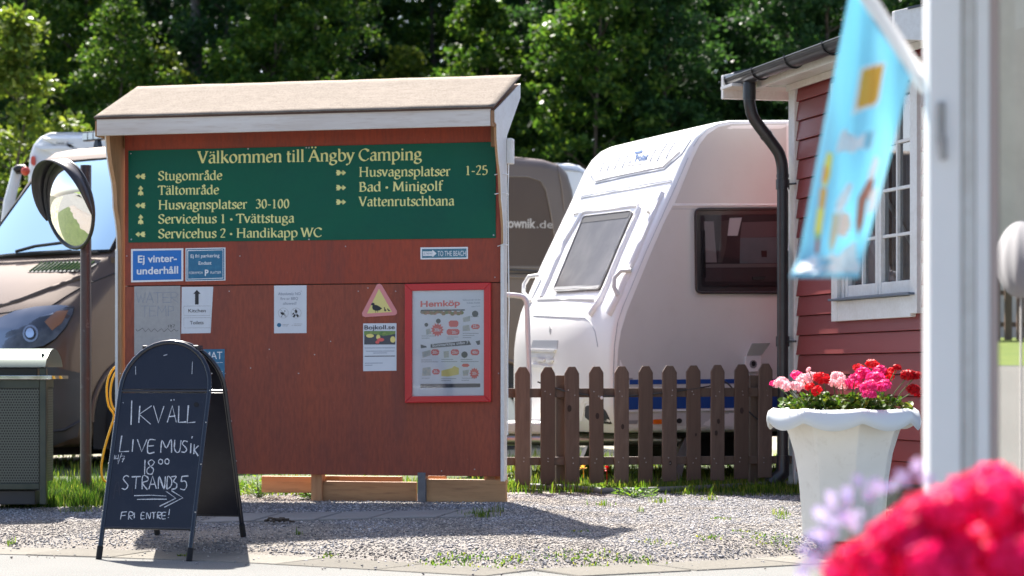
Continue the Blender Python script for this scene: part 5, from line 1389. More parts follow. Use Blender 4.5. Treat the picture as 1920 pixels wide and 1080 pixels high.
# windscreen: rows up the glass, columns across the cab
WPR = [(.845, 1.985), (1.0, 2.175), (1.14, 2.35), (1.28, 2.525), (1.42, 2.70), (1.53, 2.827)]
def wsurf(t, s, off):
    k = t * (len(WPR) - 1); i = min(int(k), len(WPR) - 2); f = k - i
    u = WPR[i][0] * (1 - f) + WPR[i + 1][0] * f; z = WPR[i][1] * (1 - f) + WPR[i + 1][1] * f
    sid = 0.055 + (0.10 - 0.055) * t
    v = sid + (1 - 2 * sid) * s
    uu = vb(u, z, v)
    n = (VB * -(WPR[-1][1] - WPR[0][1]) + UP * (WPR[-1][0] - WPR[0][0])).normalized()
    p = VO + VB * uu + VL * (VW * v) + UP * z
    q = p - VO; vv_ = q.dot(VL) - VW / 2; f2 = 1 - max(0, z - 1.5) * 0.055
    return VO + VB * q.dot(VB) + VL * (VW / 2 + vv_ * f2) + UP * z + n * off
def wpatch(nm, t0, t1, s0, s1, off, mat, nt_=8, ns=14):
    m = MB(); m.grid(lambda a, b: wsurf(t0 + (t1 - t0) * b, s0 + (s1 - s0) * a, off), ns, nt_); return m.build(nm, mat, van, smooth=60)
wpatch('windscreen_base', 0, 1, 0, 1, 0.006, M('cab_interior_blue_grey', (0.05, 0.08, 0.10), 0.7, var=(1.6, (0.15, 0.21, 0.24), 0.9, 3)))
wpatch('dashboard', 0.03, 0.13, 0.05, 0.95, 0.010, m_motor, 2)
wpatch('sun_blind', 0.10, 0.50, 0.80, 0.89, 0.009, m_motor, 4, 4)
wpatch('mirror_cover', 0.80, 0.95, 0.45, 0.52, 0.012, m_black, 2, 2)
wpatch('windscreen', 0, 1, 0, 1, 0.018, m_windscreen)
ring = [wsurf(0, k / 14, .014) for k in range(15)] + [wsurf(k / 8, 1, .014) for k in range(1, 9)] + [wsurf(1, 1 - k / 14, .014) for k in range(1, 15)] + [wsurf(1 - k / 8, 0, .014) for k in range(1, 9)]
m = MB(); m.tube(ring, .014, 6); m.build('windscreen_seal', m_blackmatt, van, smooth=60)
decal('white_cushion', rpoly([(66, 466), (68, 449), (80, 440), (92, 441), (100, 452), (98, 468)], 6), vbdy, m_print, van, 0.012, K=2)
decal('pink_cloth', rpoly([(88, 446), (98, 447), (101, 456), (92, 459)], 3), vbdy, m_pink, van, 0.014, K=1)
decal('blue_cloth', rpoly([(84, 470), (96, 456), (120, 452), (140, 458), (150, 470), (120, 475)], 6), vbdy, m_logo, van, 0.011, K=2)
m = MB(); m.tube([wsurf(-.06, .98, .05), wsurf(-.03, .7, .05), wsurf(-.02, .5, .05), wsurf(-.02, .3, .05), wsurf(-.04, .04, .05)], .018, 6); m.build('wiper', m_blackmatt, van)
m = MB(); m.tube([wsurf(-.01, .62, .07), wsurf(.03, .5, .07), wsurf(.05, .3, .07)], .014, 6); m.build('wiper', m_blackmatt, van)
# bonnet
seam('bonnet_gap', [(-60, 600), (-10, 590), (40, 581), (96, 574), (130, 552), (170, 530), (235, 505)], vbdy, m_vanseam, van, 0.006, 0.0)
seam('bonnet_crease', [(-40, 585), (40, 562), (110, 535), (170, 512)], vbdy, m_van, van, 0.030, -0.014)
m = MB()
for k in range(14):
    x = 56 + k * 7.5
    a = vbdy.on(x, 510 - k * .25, 0.008)[0]; b = vbdy.on(x + 24, 493 - k * .15, 0.008)[0]; m.tube([a, b], 0.006, 4)
vt = m.build('bonnet_vent', m_greenprint, van)
decal('vent_recess', [(52, 511), (86, 491), (190, 490), (160, 509)], vbdy, m_ink, van, 0.003, K=2)
# headlamp
hl = [(-40, 668), (-30, 625), (2, 600), (30, 588), (68, 580), (110, 576.5), (139, 578), (136, 590), (122, 616), (104, 636), (84, 650), (55, 656), (20, 656), (-10, 668)]
hb = decal('headlight', hl, vbdy, M('lamp_reflector', (0.17, 0.165, 0.165), 0.4, metal=0.3, var=(6, (0.04, 0.04, 0.042), 0.9, 3)), van, 0.004, K=4)
decal('lamp_upper_band', [(0, 614), (28, 594), (70, 583), (104, 580), (100, 590), (66, 597), (34, 604), (16, 616), (4, 630)], vbdy, m_steel, van, 0.008, K=2)
decal('turn_lens', [(84, 604), (105, 584), (128, 583), (116, 606), (98, 620)], vbdy, M('amber_lamp_part', (0.42, 0.17, 0.06), 0.3), van, 0.007, K=2)
for r, mt, of in ((16, m_steel, .010), (12, m_vandark, .014), (8.5, m_chrome, .022)): decal('projector_lamp', [(58 + r * .9 * cos(k * .45), 626 + r * sin(k * .45)) for k in range(14)], vbdy, mt, van, of, K=2, step=30)
decal('headlight_lens', hl, vbdy, m_lampglass, van, 0.030, K=5)
seam('lamp_seal', hl, vbdy, m_vanseam, van, 0.005, 0.002, 10, True)
# bumper and arch
decal('bumper', [(-100, 690), (-20, 676), (60, 668), (92, 662), (108, 690), (150, 700), (164, 702), (158, 740), (150, 780), (142, 818), (90, 838), (-100, 840)], vbdy, m_vandark, van, 0.022, K=5)
seam('bumper_edge', [(-60, 815), (60, 812), (120, 806), (146, 790)], vbdy, m_ink, van, 0.012, 0.022)
wc1 = VO + VB * 1.06 + UP * 0.57
arch = []
def vside(b, z, off=0.0): return VO + VB * b + VL * (-off + (max(0, z - 1.5) * .055) * VW / 2) + UP * z
for (bc, nm) in ((1.06, 'f'), (5.7, 'r')):
    m = MB(); cen = vside(bc, 0.57, 0.004); ring = [vside(bc + .47 * cos(pi * k / 20), .60 + .50 * sin(pi * k / 20), 0.004) for k in range(21)] + [vside(bc - .47, .38, .004), vside(bc + .47, .38, .004)]
    m.add([cen] + ring, [(0, 1 + i, 1 + (i + 1) % len(ring)) for i in range(len(ring))]); m.build('wheel_well', m_blackmatt, van)
    m = MB(); m.tube([vside(bc + .49 * cos(pi * k / 20), .60 + .52 * sin(pi * k / 20), -0.004) for k in range(21)], 0.028, 8); m.build('wheel_arch', m_van, van, smooth=60)
    wheel(van, vside(bc, .57, -0.07), -VL, 0.345, 0.22, rim=m_steel); wheel(van, vside(bc, .57, 0) + VL * (VW - .14), VL, 0.345, 0.22, rim=m_steel)
m = MB(); m.box(VO + VB * 3.4 + VL * VW / 2 + UP * .40, (6.2, 1.5, .14), (VB, VL, UP)); m.build('underbody', m_blackmatt, van)
# side details
def vline(nm, pts, mat, r, off=0.002): 
    m = MB(); m.tube([vside(b, z, off) for b, z in pts], r, 6); return m.build(nm, mat, van, smooth=60)
vline('side_groove', [(1.3, 2.02), (2.6, 2.00), (6.85, 2.00)], m_vanseam, 0.010); vline('side_rail', [(1.5, 1.95), (6.95, 1.93)], m_vanlite, 0.008)
vline('door_gap', [(1.25, 2.0), (1.28, .9), (1.5, .45)], m_vanseam, .005); vline('door_gap', [(2.35, 2.85), (2.35, .45)], m_vanseam, .005); vline('door_gap', [(3.7, 2.85), (3.7, .45)], m_vanseam, .005)
m = MB(); m.add([vside(b, z, .006) for b, z in ((1.55, 2.08), (2.25, 2.08), (2.25, 2.72), (2.0, 2.72))], [(0, 1, 2, 3)]); m.build('door_window', m_frontwin, van)
decal('rear_recess', rpoly([(900, 331), (990, 332), (1012, 340), (1022, 360), (1030, 400), (1043, 498), (900, 499)], 5), vbdy, M('brown_side_panel', (0.058, 0.038, 0.028), 0.45, spec=0.2, var=(1, (0.07, 0.048, 0.036), 0.6)), van, 0.003, K=3)
seam('panel_bead', [(900, 330), (988, 331), (1012, 339), (1023, 358), (1032, 400), (1046, 496)], vbdy, m_vanlite, van, 0.006, 0.004)
seam('panel_bead', [(900, 500), (1050, 503)], vbdy, m_vanlite, van, 0.008, 0.004)
seam('panel_bead', [(900, 512), (1052, 514)], vbdy, m_vanseam, van, 0.008, 0.002)
body_text('lettering', 'kownik', 942, 426.5, 1003, 427.5, 17, vbdy, m_textlite, van, 0.008, 0.025); body_text('lettering', '.de', 1005, 427.5, 1036, 428, 14, vbdy, m_textlite, van, 0.008, 0.0)
decal('rear_lamp', rpoly([(1048, 540), (1056, 540), (1058, 610), (1050, 612)], 3), vbdy, m_redlens, van, 0.006, K=1)
seam('rear_gutter', [(955, 297), (1005, 297), (1035, 301), (1045, 312), (1052, 345), (1058, 395)], vbdy, m_vanlite, van, 0.005, 0.002)
# light bar on the cab roof
lb0 = VO + VB * 1.98 + VL * 1.76 + UP * 3.11; lb1 = VO + VB * 1.98 + VL * 0.26 + UP * 3.11
lbx = (lb1 - lb0).normalized(); m = MB(); m.box((lb0 + lb1) / 2, ((lb1 - lb0).length, .05, .085), (lbx, VB, UP)); lbo = m.build('light_bar', m_black, van, bevel=.006)
m = MB()
for k in range(20):
    c = lb0 + (lb1 - lb0) * ((k + .5) / 20) - VB * .027; m.box(c, (.062, .008, .06), (lbx, VB, UP))
m.build('led_cell', M('led_reflector', (0.75, 0.78, 0.76), 0.25, metal=0.3), lbo)
for t in (.12, .88):
    c = lb0 + (lb1 - lb0) * t; m = MB(); m.hexa([c + lbx * a + VB * b - UP * .15 for a, b in ((-.045, -.03), (.045, -.03), (.045, .03), (-.045, .03))], [c + lbx * a + VB * b - UP * .04 for a, b in ((-.02, -.02), (.02, -.02), (.02, .02), (-.02, .02))]); m.build('bracket', m_black, lbo)

# ------------------------------------------------------------------ white campers far behind
def camper(nm, label, cat, D, pxs, r, W, mat, pitch=0.0, z0=.45, group=None):
    """box body seen side-on; pxs: outline pixels of the near side at distance D"""
    pts = [P(x, y, D) for x, y in pxs]
    O = Vector((0, D, 0)); pr = [(p.x, p.z) for p in pts]
    vs, fs = loft(pr, O, Vector((1, 0, 0)), Vector((0, 1, 0)), W, r, None, 4, 4)
    t = thing(nm, label, cat, (sum(p[0] for p in pr) / len(pr), D, .3)); m = MB(); m.add(vs, fs); m.build('body', mat, t, smooth=35)
    return t, Body(vs, fs)
mh, mhb = camper('motorhome', 'white motorhome with rounded roof corner far behind the brown van at the left', 'motorhome', 26.0,
    [(54, 740), (50, 600), (49, 400), (50, 320), (53, 290), (60, 270), (72, 256), (92, 248), (120, 247), (560, 254), (575, 300), (575, 740)], .10, 2.2, m_motor)
seam('roof_trim', [(60, 273), (72, 260), (95, 252), (130, 251), (300, 254)], mhb, m_cgrey, mh, .02, .0)
decal('awning_cassette', [(70, 262), (300, 264), (300, 283), (78, 281), (68, 275)], mhb, m_print, mh, .06, K=2)
body_text('lettering', 'THULE', 107, 271.5, 123, 271.5, 3.6, mhb, m_ink, mh, .066, .02)
seam('lettering', [(125, 270.5), (139, 270.5)], mhb, m_cgrey, mh, .005, .064)
decal('side_marker', [(64.5 + 3.2 * cos(k * .6), 302 + 9 * sin(k * .6)) for k in range(10)], mhb, m_redlens, mh, .03, K=2, step=30)
for bx in (160, 480):
    wheel(mh, P(bx, 735, 26.05) , Vector((0, -1, 0)), .34, .22)
wheel(mh, P(160, 735, 28.0), Vector((0, 1, 0)), .34, .22); wheel(mh, P(480, 735, 28.0), Vector((0, 1, 0)), .34, .22)
m = MB(); m.box(P(520, 745, 26.6), (.5, 1.2, .35)); m.build('tow_box', m_blackmatt, mh)
m = MB(); pts = [P(33, 316, 25.3), P(26, 345, 25.3), P(17, 380, 25.3), P(10, 420, 25.3), P(4, 700, 25.3), P(4, 745, 25.3)]
m.tube(pts, [.055, .055, .06, .05, .05, .05], 8)
m2 = thing('rack_post', 'pale grey leaning rack post with dark clamp left of the white motorhome', 'rack post', (P(4, 745, 25.3).x, 25.3, .3)); m.build('post', m_motor, m2, smooth=60)
m = MB(); m.tube([P(27, 320, 25.2), P(34, 315, 25.2), P(47, 315, 25.2)], .035, 8); m.tube([P(30, 323, 25.2), P(48, 324, 25.2)], .02, 6); m.build('clamp', m_black, m2, smooth=60)
m = MB(); c = P(48, 321, 25.1); m.lathe([(0, .05), (.04, .03), (.05, 0), (.04, -.03), (0, -.05)], c, 10); m.build('knob', m_redlens, m2, smooth=60)
# dark bicycle frame half seen beyond the van
bc = thing('bicycle', 'dark bicycle on a rack at the left edge, just above the van windscreen', 'bicycle', (P(-10, 600, 25.6).x, 25.6, .3))
for cx in (-10, 70):
    c = P(cx, 440, 25.6); m = MB(); m.tube([c + Vector((.33 * cos(2 * pi * k / 28), 0, .33 * sin(2 * pi * k / 28))) for k in range(29)], .02, 6); m.build('wheel', m_blackmatt, bc, smooth=60)
m = MB()
for a, b in (((-10, 440), (10, 385)), ((10, 385), (45, 390)), ((45, 390), (70, 440)), ((10, 385), (32, 440)), ((32, 440), (45, 390)), ((-10, 440), (32, 440))): m.tube([P(*a, 25.6), P(*b, 25.6)], .022, 6)
m.tube([P(-12, 372, 25.6), P(0, 374, 25.6), P(14, 378, 25.6), P(18, 368, 25.6)], .03, 6); m.build('frame', m_black, bc)
m = MB(); m.tube([P(25, 760, 26.3), P(25, 430, 26.3)], .05, 6); m.build('stand', m_black, bc)
rc, rcb = camper('white_caravan', 'pale white caravan roof end visible between the brown van and the near caravan', 'caravan', 27.0,
    [(800, 770), (800, 330), (810, 306), (1040, 305), (1068, 305.5), (1085, 309), (1098, 318), (1106, 330), (1111, 350), (1116, 420), (1122, 600), (1122, 770)], .08, 2.2, m_motor)
seam('roof_strip', [(1010, 319), (1065, 319), (1085, 321), (1103, 327)], rcb, m_cgrey, rc, .012, .0)
decal('upper_band', [(1010, 307), (1066, 307), (1084, 311), (1097, 318), (1010, 317)], rcb, m_cgrey, rc, .004, K=1)
wheel(rc, P(950, 790, 27.0), Vector((0, -1, 0)), .32, .2); wheel(rc, P(950, 790, 29.0), Vector((0, 1, 0)), .32, .2)
# ------------------------------------------------------------------ red cabin
HO = Vector((1.963, 16.8, 0)); HU = Vector((0.2379, -0.9713, 0)); HN = Vector((-0.9713, -0.2379, 0))
def hw(u, o, z): return HO + HU * u + HN * o + Vector((0, 0, z))
HAX = (HU, HN, UP)
def huz(px, py, off=0.0):
    p = hit(px, py, HO + HN * off, HN); return (p - HO).dot(HU), p.z
HRZ = atan2(HU.y, HU.x)
house = thing('cabin', 'red timber cabin with white trim and a multi-paned window beyond the flag', 'cabin', (HO.x, HO.y, 0.2), HRZ)
def hbox(m, u0, u1, o0, o1, z0, z1): return m.box(hw((u0 + u1) / 2, (o0 + o1) / 2, (z0 + z1) / 2), (abs(u1 - u0), abs(o1 - o0), abs(z1 - z0)), HAX)
HLEN = 2.45; HW_ = 3.2; HT_ = 3.0
# window geometry from the photo
wu0, wz0 = huz(1571, 603); wu1 = huz(1733, 590)[0]; wz1 = huz(1700, 150)[1]
iu0 = huz(1590, 560)[0]; iu1 = wu1 - 0.02; iz0 = huz(1650, 556)[1]; iz1 = wz1 - 0.12
wu1 = max(wu1, wu0 + 1.25); iu1 = wu1 - 0.10
# sheathing with a window opening
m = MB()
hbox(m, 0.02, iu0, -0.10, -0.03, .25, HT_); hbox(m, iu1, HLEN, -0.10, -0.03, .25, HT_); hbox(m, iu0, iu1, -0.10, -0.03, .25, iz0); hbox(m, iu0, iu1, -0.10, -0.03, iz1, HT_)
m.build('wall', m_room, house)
# other walls: far gable, near gable, back
for nm, a, b, c, d in (('gable_wall', 0.0, 0.08, -HW_, -0.03), ('gable_wall', HLEN - .08, HLEN, -HW_, -0.03), ('rear_wall', 0.08, HLEN - .08, -HW_, -HW_ + .08)):
    m = MB(); hbox(m, a, b, c, d, .25, HT_); m.build(nm, m_siding, house)
m = MB(); hbox(m, 0.05, HLEN - .05, -HW_ + .05, -.05, .12, .27); m.build('plinth', m_greyhose, house)
# lapped boards, each a piece; pitch from the photo
pitch = 0.1345; z = 0.30; k = 0
bcache = {}
def lap_board(u0, u1, z0, h):
    lo = 0.022 + random.uniform(-.0015, .0015)
    m = MB(); a = [hw(u0, -0.028, z0), hw(u1, -0.028, z0), hw(u1, lo, z0), hw(u0, lo, z0)]
    b = [hw(u0, -0.028, z0 + h), hw(u1, -0.028, z0 + h), hw(u1, 0.004, z0 + h), hw(u0, 0.004, z0 + h)]
    m.hexa(a, b); m.build('board', m_siding, house, bevel=0.002, segs=1)
zoff = huz(1505, 592)[1]
z = zoff - pitch * 15
while z < 0.26: z += pitch
while z < HT_:
    h = pitch - 0.004
    if z + h > iz0 - .02 and z < wz1:
        lap_board(0.09, wu0 + 0.02, z, h); lap_board(wu1 - 0.02, HLEN - .09, z, h)
    else: lap_board(0.09, HLEN - .09, z, h)
    z += pitch
for u0, u1 in ((-0.012, 0.088), (HLEN - .088, HLEN + .012)):
    m = MB(); hbox(m, u0, u1, -0.005, 0.034, .22, HT_ - .02); m.build('corner_board', m_white, house, bevel=.003)
m = MB(); hbox(m, -0.03, -0.003, -0.11, 0.034, .22, HT_ - .02); m.build('corner_board', m_white, house, bevel=.003)
# window casing
def wb(nm, u0, u1, o0, o1, z0, z1, mat=m_white, par=None, bev=.003):
    m = MB(); hbox(m, u0, u1, o0, o1, z0, z1); return m.build(nm, mat, par or house, bevel=bev)
tw = 0.105
wnd = wb('window', wu0, wu0 + tw, 0.0, 0.048, wz0, wz1)
wb('casing', wu1 - tw, wu1, 0.0, 0.050, wz0 + .02, wz1, par=wnd)
wb('casing', wu0 + tw + .001, wu1 - tw - .001, 0.0, 0.046, wz0 + 0.0, iz0 - 0.012, par=wnd)
wb('casing', wu0, wu1, 0.0, 0.052, wz1 + .001, wz1 + .11, par=wnd)
wb('sill', wu0 + .045, wu1 - .03, -0.02, 0.090, iz0 - 0.010, iz0 + 0.004, m_sill, wnd)
su0 = wu0 + tw + 0.004; su1 = wu1 - tw - 0.004
# inner frame: reveal + two sashes
wb('reveal', su0, su0 + 0.045, -0.09, 0.02, iz0 + .006, wz1, par=wnd)
wb('reveal', su1 - 0.03, su1, -0.09, 0.02, iz0 + .006, wz1, par=wnd)
s0 = su0 + 0.05; s1 = su1 - 0.032; sb0 = iz0 + 0.012; st1 = wz1 - 0.02
midu = (s0 + s1) / 2
for (a, b) in ((s0, midu - .004), (midu + .004, s1)):
    wb('sash', a, a + .045, -.04, .012, sb0, st1, par=wnd); wb('sash', b - .045, b, -.04, .012, sb0, st1, par=wnd)
    wb('sash', a + .0455, b - .0455, -.04, .010, sb0, sb0 + .075, par=wnd); wb('sash', a + .0455, b - .0455, -.04, .010, st1 - .06, st1, par=wnd)
    zz = sb0 + .075; ph = (st1 - .06 - zz) / 4
    um = (a + b) / 2
    wb('muntin', um - .011, um + .011, -.03, .004, zz, st1 - .06, par=wnd, bev=.002)
    for r in range(1, 4): wb('muntin', a + .0455, b - .0455, -.028, .002, zz + ph * r - .010, zz + ph * r + .010, par=wnd, bev=.002)
    for cx in (0, 1):
        for r in range(4):
            ua = a + .045 if cx == 0 else um + .011; ub = um - .011 if cx == 0 else b - .045
            m = MB(); m.add([hw(ua, -.016, zz + ph * r + .008), hw(ub, -.016, zz + ph * r + .008), hw(ub, -.016, zz + ph * (r + 1) - .008), hw(ua, -.016, zz + ph * (r + 1) - .008)], [(0, 1, 2, 3)])
            m.build('pane', m_paneglass, wnd)
# curtains inside
for (a, b) in ((s0 - .05, s0 + .30), (s0 + .42, s1 - .30), (s1 - .22, s1 + .05)):
    m = MB(); m.grid(lambda u, v: hw(a + (b - a) * u, -.14 - .012 * sin(u * (b - a) * 90), sb0 - .05 + (st1 - sb0 + .1) * v), 40, 2)
    m.build('curtain', m_curtain, house, smooth=60)
m = MB(); m.tube([hw(s0 + .1, -.11, sb0 + .85), hw(s1 - .1, -.11, sb0 + .15)], .014, 6); m.build('curtain_cord', m_white, house)
# eaves: soffit, fascia, bargeboards
ov = 0.27
m = MB(); hbox(m, -0.28, HLEN + .28, 0.036, ov - .03, HT_ - .008, HT_ + .012); m.build('soffit', m_white, house)
m = MB(); hbox(m, -0.28, HLEN + .28, ov - .028, ov, HT_ - .035, HT_ + .07); m.build('fascia', m_white, house, bevel=.003)
m = MB(); hbox(m, -.01, HLEN, 0.036, .06, HT_ - .055, HT_ - .01); m.build('eave_trim', m_white, house, bevel=.003)
rise = 0.24
for (u0, u1) in ((-0.345, -0.30), (HLEN + .285, HLEN + .33)):
    m = MB(); pr = [(ov + .15, HT_ - .08), (ov + .15, HT_ + .085), (-1.6, HT_ + .095 + rise * (1.6 + ov)), (-HW_ - .4, HT_ + .095), (-HW_ - .4, HT_ - .02), (-1.6, HT_ - .02 + rise * (1.6 + ov) - .01), (-.1, HT_ - .08), (0.0, HT_ - .08)]
    m.prism([hw(u0, o, z) for o, z in pr], HU * (u1 - u0)); m.build('bargeboard', m_white, house, bevel=.003)
    m = MB(); m.hexa([hw(u0 - .01, ov + .07, HT_ + .095), hw(u1 + .01, ov + .07, HT_ + .095), hw(u1 + .01, -1.6, HT_ + .095 + rise * (1.6 + ov)), hw(u0 - .01, -1.6, HT_ + .095 + rise * (1.6 + ov))],
                     [hw(u0 - .01, ov + .07, HT_ + .11), hw(u1 + .01, ov + .07, HT_ + .11), hw(u1 + .01, -1.6, HT_ + .11 + rise * (1.6 + ov)), hw(u0 - .01, -1.6, HT_ + .11 + rise * (1.6 + ov))]); m.build('verge_flashing', m_roofmetal, house)
m = MB(); hbox(m, -0.30, -0.05, -.35, .44, HT_ - .02, HT_ + .0); m.build('gable_soffit', m_white, house)
for s, o1, oe in ((1, -1.6, ov + .085), (-1, -1.6, -HW_ - .5)):
    m = MB()
    def cr(u, v):
        uu = -.30 + (HLEN + .59) * u; o = oe + (o1 - oe) * v
        return hw(uu, o, HT_ + .080 + rise * abs(o - (ov if s > 0 else -HW_ - .4)) * (1 if (o < ov if s > 0 else o > -HW_ - .4) else -1) + .014 * sin(uu * 2 * pi / .076))
    m.grid(cr, 320, 4); m.build('roof_sheet', m_roofmetal, house, smooth=60)
# gable triangles
for (u0, u1) in ((0.0, .08), (HLEN - .08, HLEN)):
    m = MB(); m.prism([hw(u0, -.03, HT_), hw(u0, -1.6, HT_ + .13 + rise * 1.55), hw(u0, -HW_, HT_)], HU * (u1 - u0)); m.build('gable_wall', m_siding, house)
# gutter: half round trough with hooks
gut = thing('gutter', 'black half-round gutter running along the eave of the red cabin', 'gutter', (hw(-.3, ov + .07, 3.0)), HRZ)
gr_ = 0.065; go = ov + .075; gzc = HT_ + .055
prf = [(gr_ * cos(a), gr_ * sin(a)) for a in [pi + pi * k / 14 for k in range(15)]]
m = MB()
for rr in (1.0, .955):
    pts = []
    for u in (-.31, 2.74):
        for x_, z_ in prf: pts.append(hw(u, go + x_ * rr, gzc + z_ * rr - (u + .3) * .0))
    m.add(pts, [(k, k + 1, 15 + k + 1, 15 + k) for k in range(14)])
m.build('trough', m_gutter, gut, smooth=70)
for u in (-.31, 2.74):
    m = MB(); m.add([hw(u, go + x_, gzc + z_) for x_, z_ in prf], [tuple(range(15))]); m.build('end_cap', m_gutter, gut)
m = MB(); m.tube([hw(-.31, go + gr_, gzc), hw(2.74, go + gr_, gzc)], .007, 6); m.tube([hw(-.31, go + gr_ + .004, gzc - .03), hw(2.74, go + gr_ + .004, gzc - .03)], .001, 4); m.build('bead', m_gutter, gut, smooth=60)
for u in (-.28, .28, .92, 1.6, 2.3):
    m = MB(); pts = [hw(u, go + (gr_ + .005) * cos(a), gzc + (gr_ + .005) * sin(a)) for a in [2 * pi - pi * k / 14 for k in range(15)]] + [hw(u, go - gr_ - .03, gzc + .005)]
    m.tube([hw(u, go + gr_ + .005, gzc + .015)] + pts, .006, 6); m.build('hook', m_gutter, gut, smooth=60)
# downpipe with a swan neck
dp_ = thing('downpipe', 'black round downpipe with swan neck at the far corner of the red cabin', 'downpipe', hw(.03, .09, .2), HRZ)
ptop = hw(.04, go, gzc - gr_ + .01)
pb = hw(0.03, 0.098, 0)
def lerp(t, z): q = ptop * (1 - t) + pb * t; return Vector((q.x, q.y, z))
pts = [lerp(0, gzc - .06), lerp(0, gzc - .16), lerp(.02, gzc - .22), lerp(.10, gzc - .29), lerp(.25, gzc - .345), lerp(.5, gzc - .42), lerp(.75, gzc - .495), lerp(.90, gzc - .55), lerp(.98, gzc - .62), lerp(1, gzc - .70)]
m = MB(); m.tube([Vector(p) for p in catmull([tuple(q) for q in pts], 3)], .041, 16); m.build('swan_neck', m_gutter, dp_, smooth=60)
m = MB(); m.tube([lerp(1, gzc - .69), lerp(1, .30)], .040, 16); m.build('pipe', m_gutter, dp_, smooth=60)
m = MB(); m.tube([lerp(0, gzc - .07), lerp(0, gzc - .18)], .0455, 16); m.build('outlet', m_gutter, dp_, smooth=60)
for t, z_ in ((1, gzc - .70), (.5, gzc - .42)):
    m = MB(); d = (lerp(.6, gzc - .45) - lerp(.4, gzc - .39)).normalized() if t == .5 else UP; c = lerp(t, z_); m.tube([c - d * .012, c + d * .012], .0445, 16); m.build('collar', m_gutter, dp_, smooth=60)
for y in (345, 640):
    z_ = CAMZ + (HY - y) / FPX * 16.7
    m = MB(); m.tube([lerp(1, z_ - .035), lerp(1, z_ + .035)], .048, 16); m.tube([lerp(1, z_), lerp(1, z_) + HU * .06 - HN * .04 , lerp(1, z_) + HU * .10 - HN * .06], .008, 6); m.build('clamp', m_gutter, dp_, smooth=60)
m = MB(); m.tube([lerp(1, .42), lerp(1, .30), lerp(1, .22) + HN * .09], [.05, .05, .055], 14); m.build('shoe', m_gutter, dp_, smooth=60)
m = MB(); m.tube([P(1477, 352, 16.6), P(1481, 372, 16.62), P(1483, 400, 16.65), P(1478, 470, 16.66)], .003, 5); o = m.build('thin_wire', m_print); tag(o, 'thin pale wire hanging from the downpipe clamp', 'wire')

# ------------------------------------------------------------------ round traffic mirror on its pole
Dm = 16.5
mc = P(129, 383, Dm - .12)
mr_ = thing('traffic_mirror', 'round convex traffic mirror with black visor on a dark pole, left of the notice board', 'traffic mirror', (P(160, 905, Dm).x, Dm, gz(-2.9, Dm)))
m = MB(); pa = P(161, 310, Dm); m.tube([Vector((pa.x, Dm, 0.05)), Vector((pa.x, Dm, pa.z))], .0375, 18); m.build('pole', M('chipped_dark_pole', (0.055, 0.052, 0.058), 0.38, var=[(3, (0.075, 0.03, 0.028), 0.7), (22, (0.16, 0.16, 0.17), 0.5, 6, 0.6, 0.7)], metal=.2), mr_, smooth=60)
mn_ = Vector((-0.735, -0.64, -0.20)).normalized()
mx_ = mn_.cross(UP).normalized(); mz_ = mx_.cross(mn_).normalized()
if mz_.z < 0: mz_ = -mz_
R0 = 0.295
m = MB(); Rs = 0.62; h0 = Rs - sqrt(Rs * Rs - R0 * R0)
m.lathe([(R0 * k / 16, (sqrt(Rs * Rs - (R0 * k / 16) ** 2) - sqrt(Rs * Rs - R0 * R0))) for k in range(16, -1, -1)], mc, 48, (mx_, mz_, mn_)); m.build('mirror_face', m_chrome, mr_, smooth=180)
m = MB(); m.tube([mc + mx_ * cos(2 * pi * k / 48) * (R0 + .006) + mz_ * sin(2 * pi * k / 48) * (R0 + .006) for k in range(49)], .013, 8); m.build('rim', m_black, mr_, smooth=60)
m = MB(); m.lathe([(R0, -.002), (R0 * .95, -.03), (R0 * .6, -.065), (.01, -.08)], mc, 40, (mx_, mz_, mn_)); m.build('back_shell', m_hood, mr_, smooth=60)
m = MB(); n = 40; vs = []
for k in range(n + 1):
    th = radians(-18 + 216 * k / n); dep = 0.125 * max(0.02, sin(pi * k / n)) ** .55
    e = mx_ * cos(th) + mz_ * sin(th)
    for q in (0, .5, 1): vs.append(mc + e * (R0 + .014 + .012 * q) + mn_ * (dep * q))
m.add(vs, [(k * 3 + j, k * 3 + j + 1, (k + 1) * 3 + j + 1, (k + 1) * 3 + j) for k in range(n) for j in range(2)])
o = m.build('visor', m_hood, mr_, smooth=60); sm_ = o.modifiers.new('solid', 'SOLIDIFY'); sm_.thickness = .006
m = MB(); m.tube([mc - mn_ * .07, (mc - mn_ * .07) * .5 + Vector((pa.x, Dm, mc.z)) * .5, Vector((pa.x, Dm, mc.z))], .018, 8); m.build('bracket', m_black, mr_)

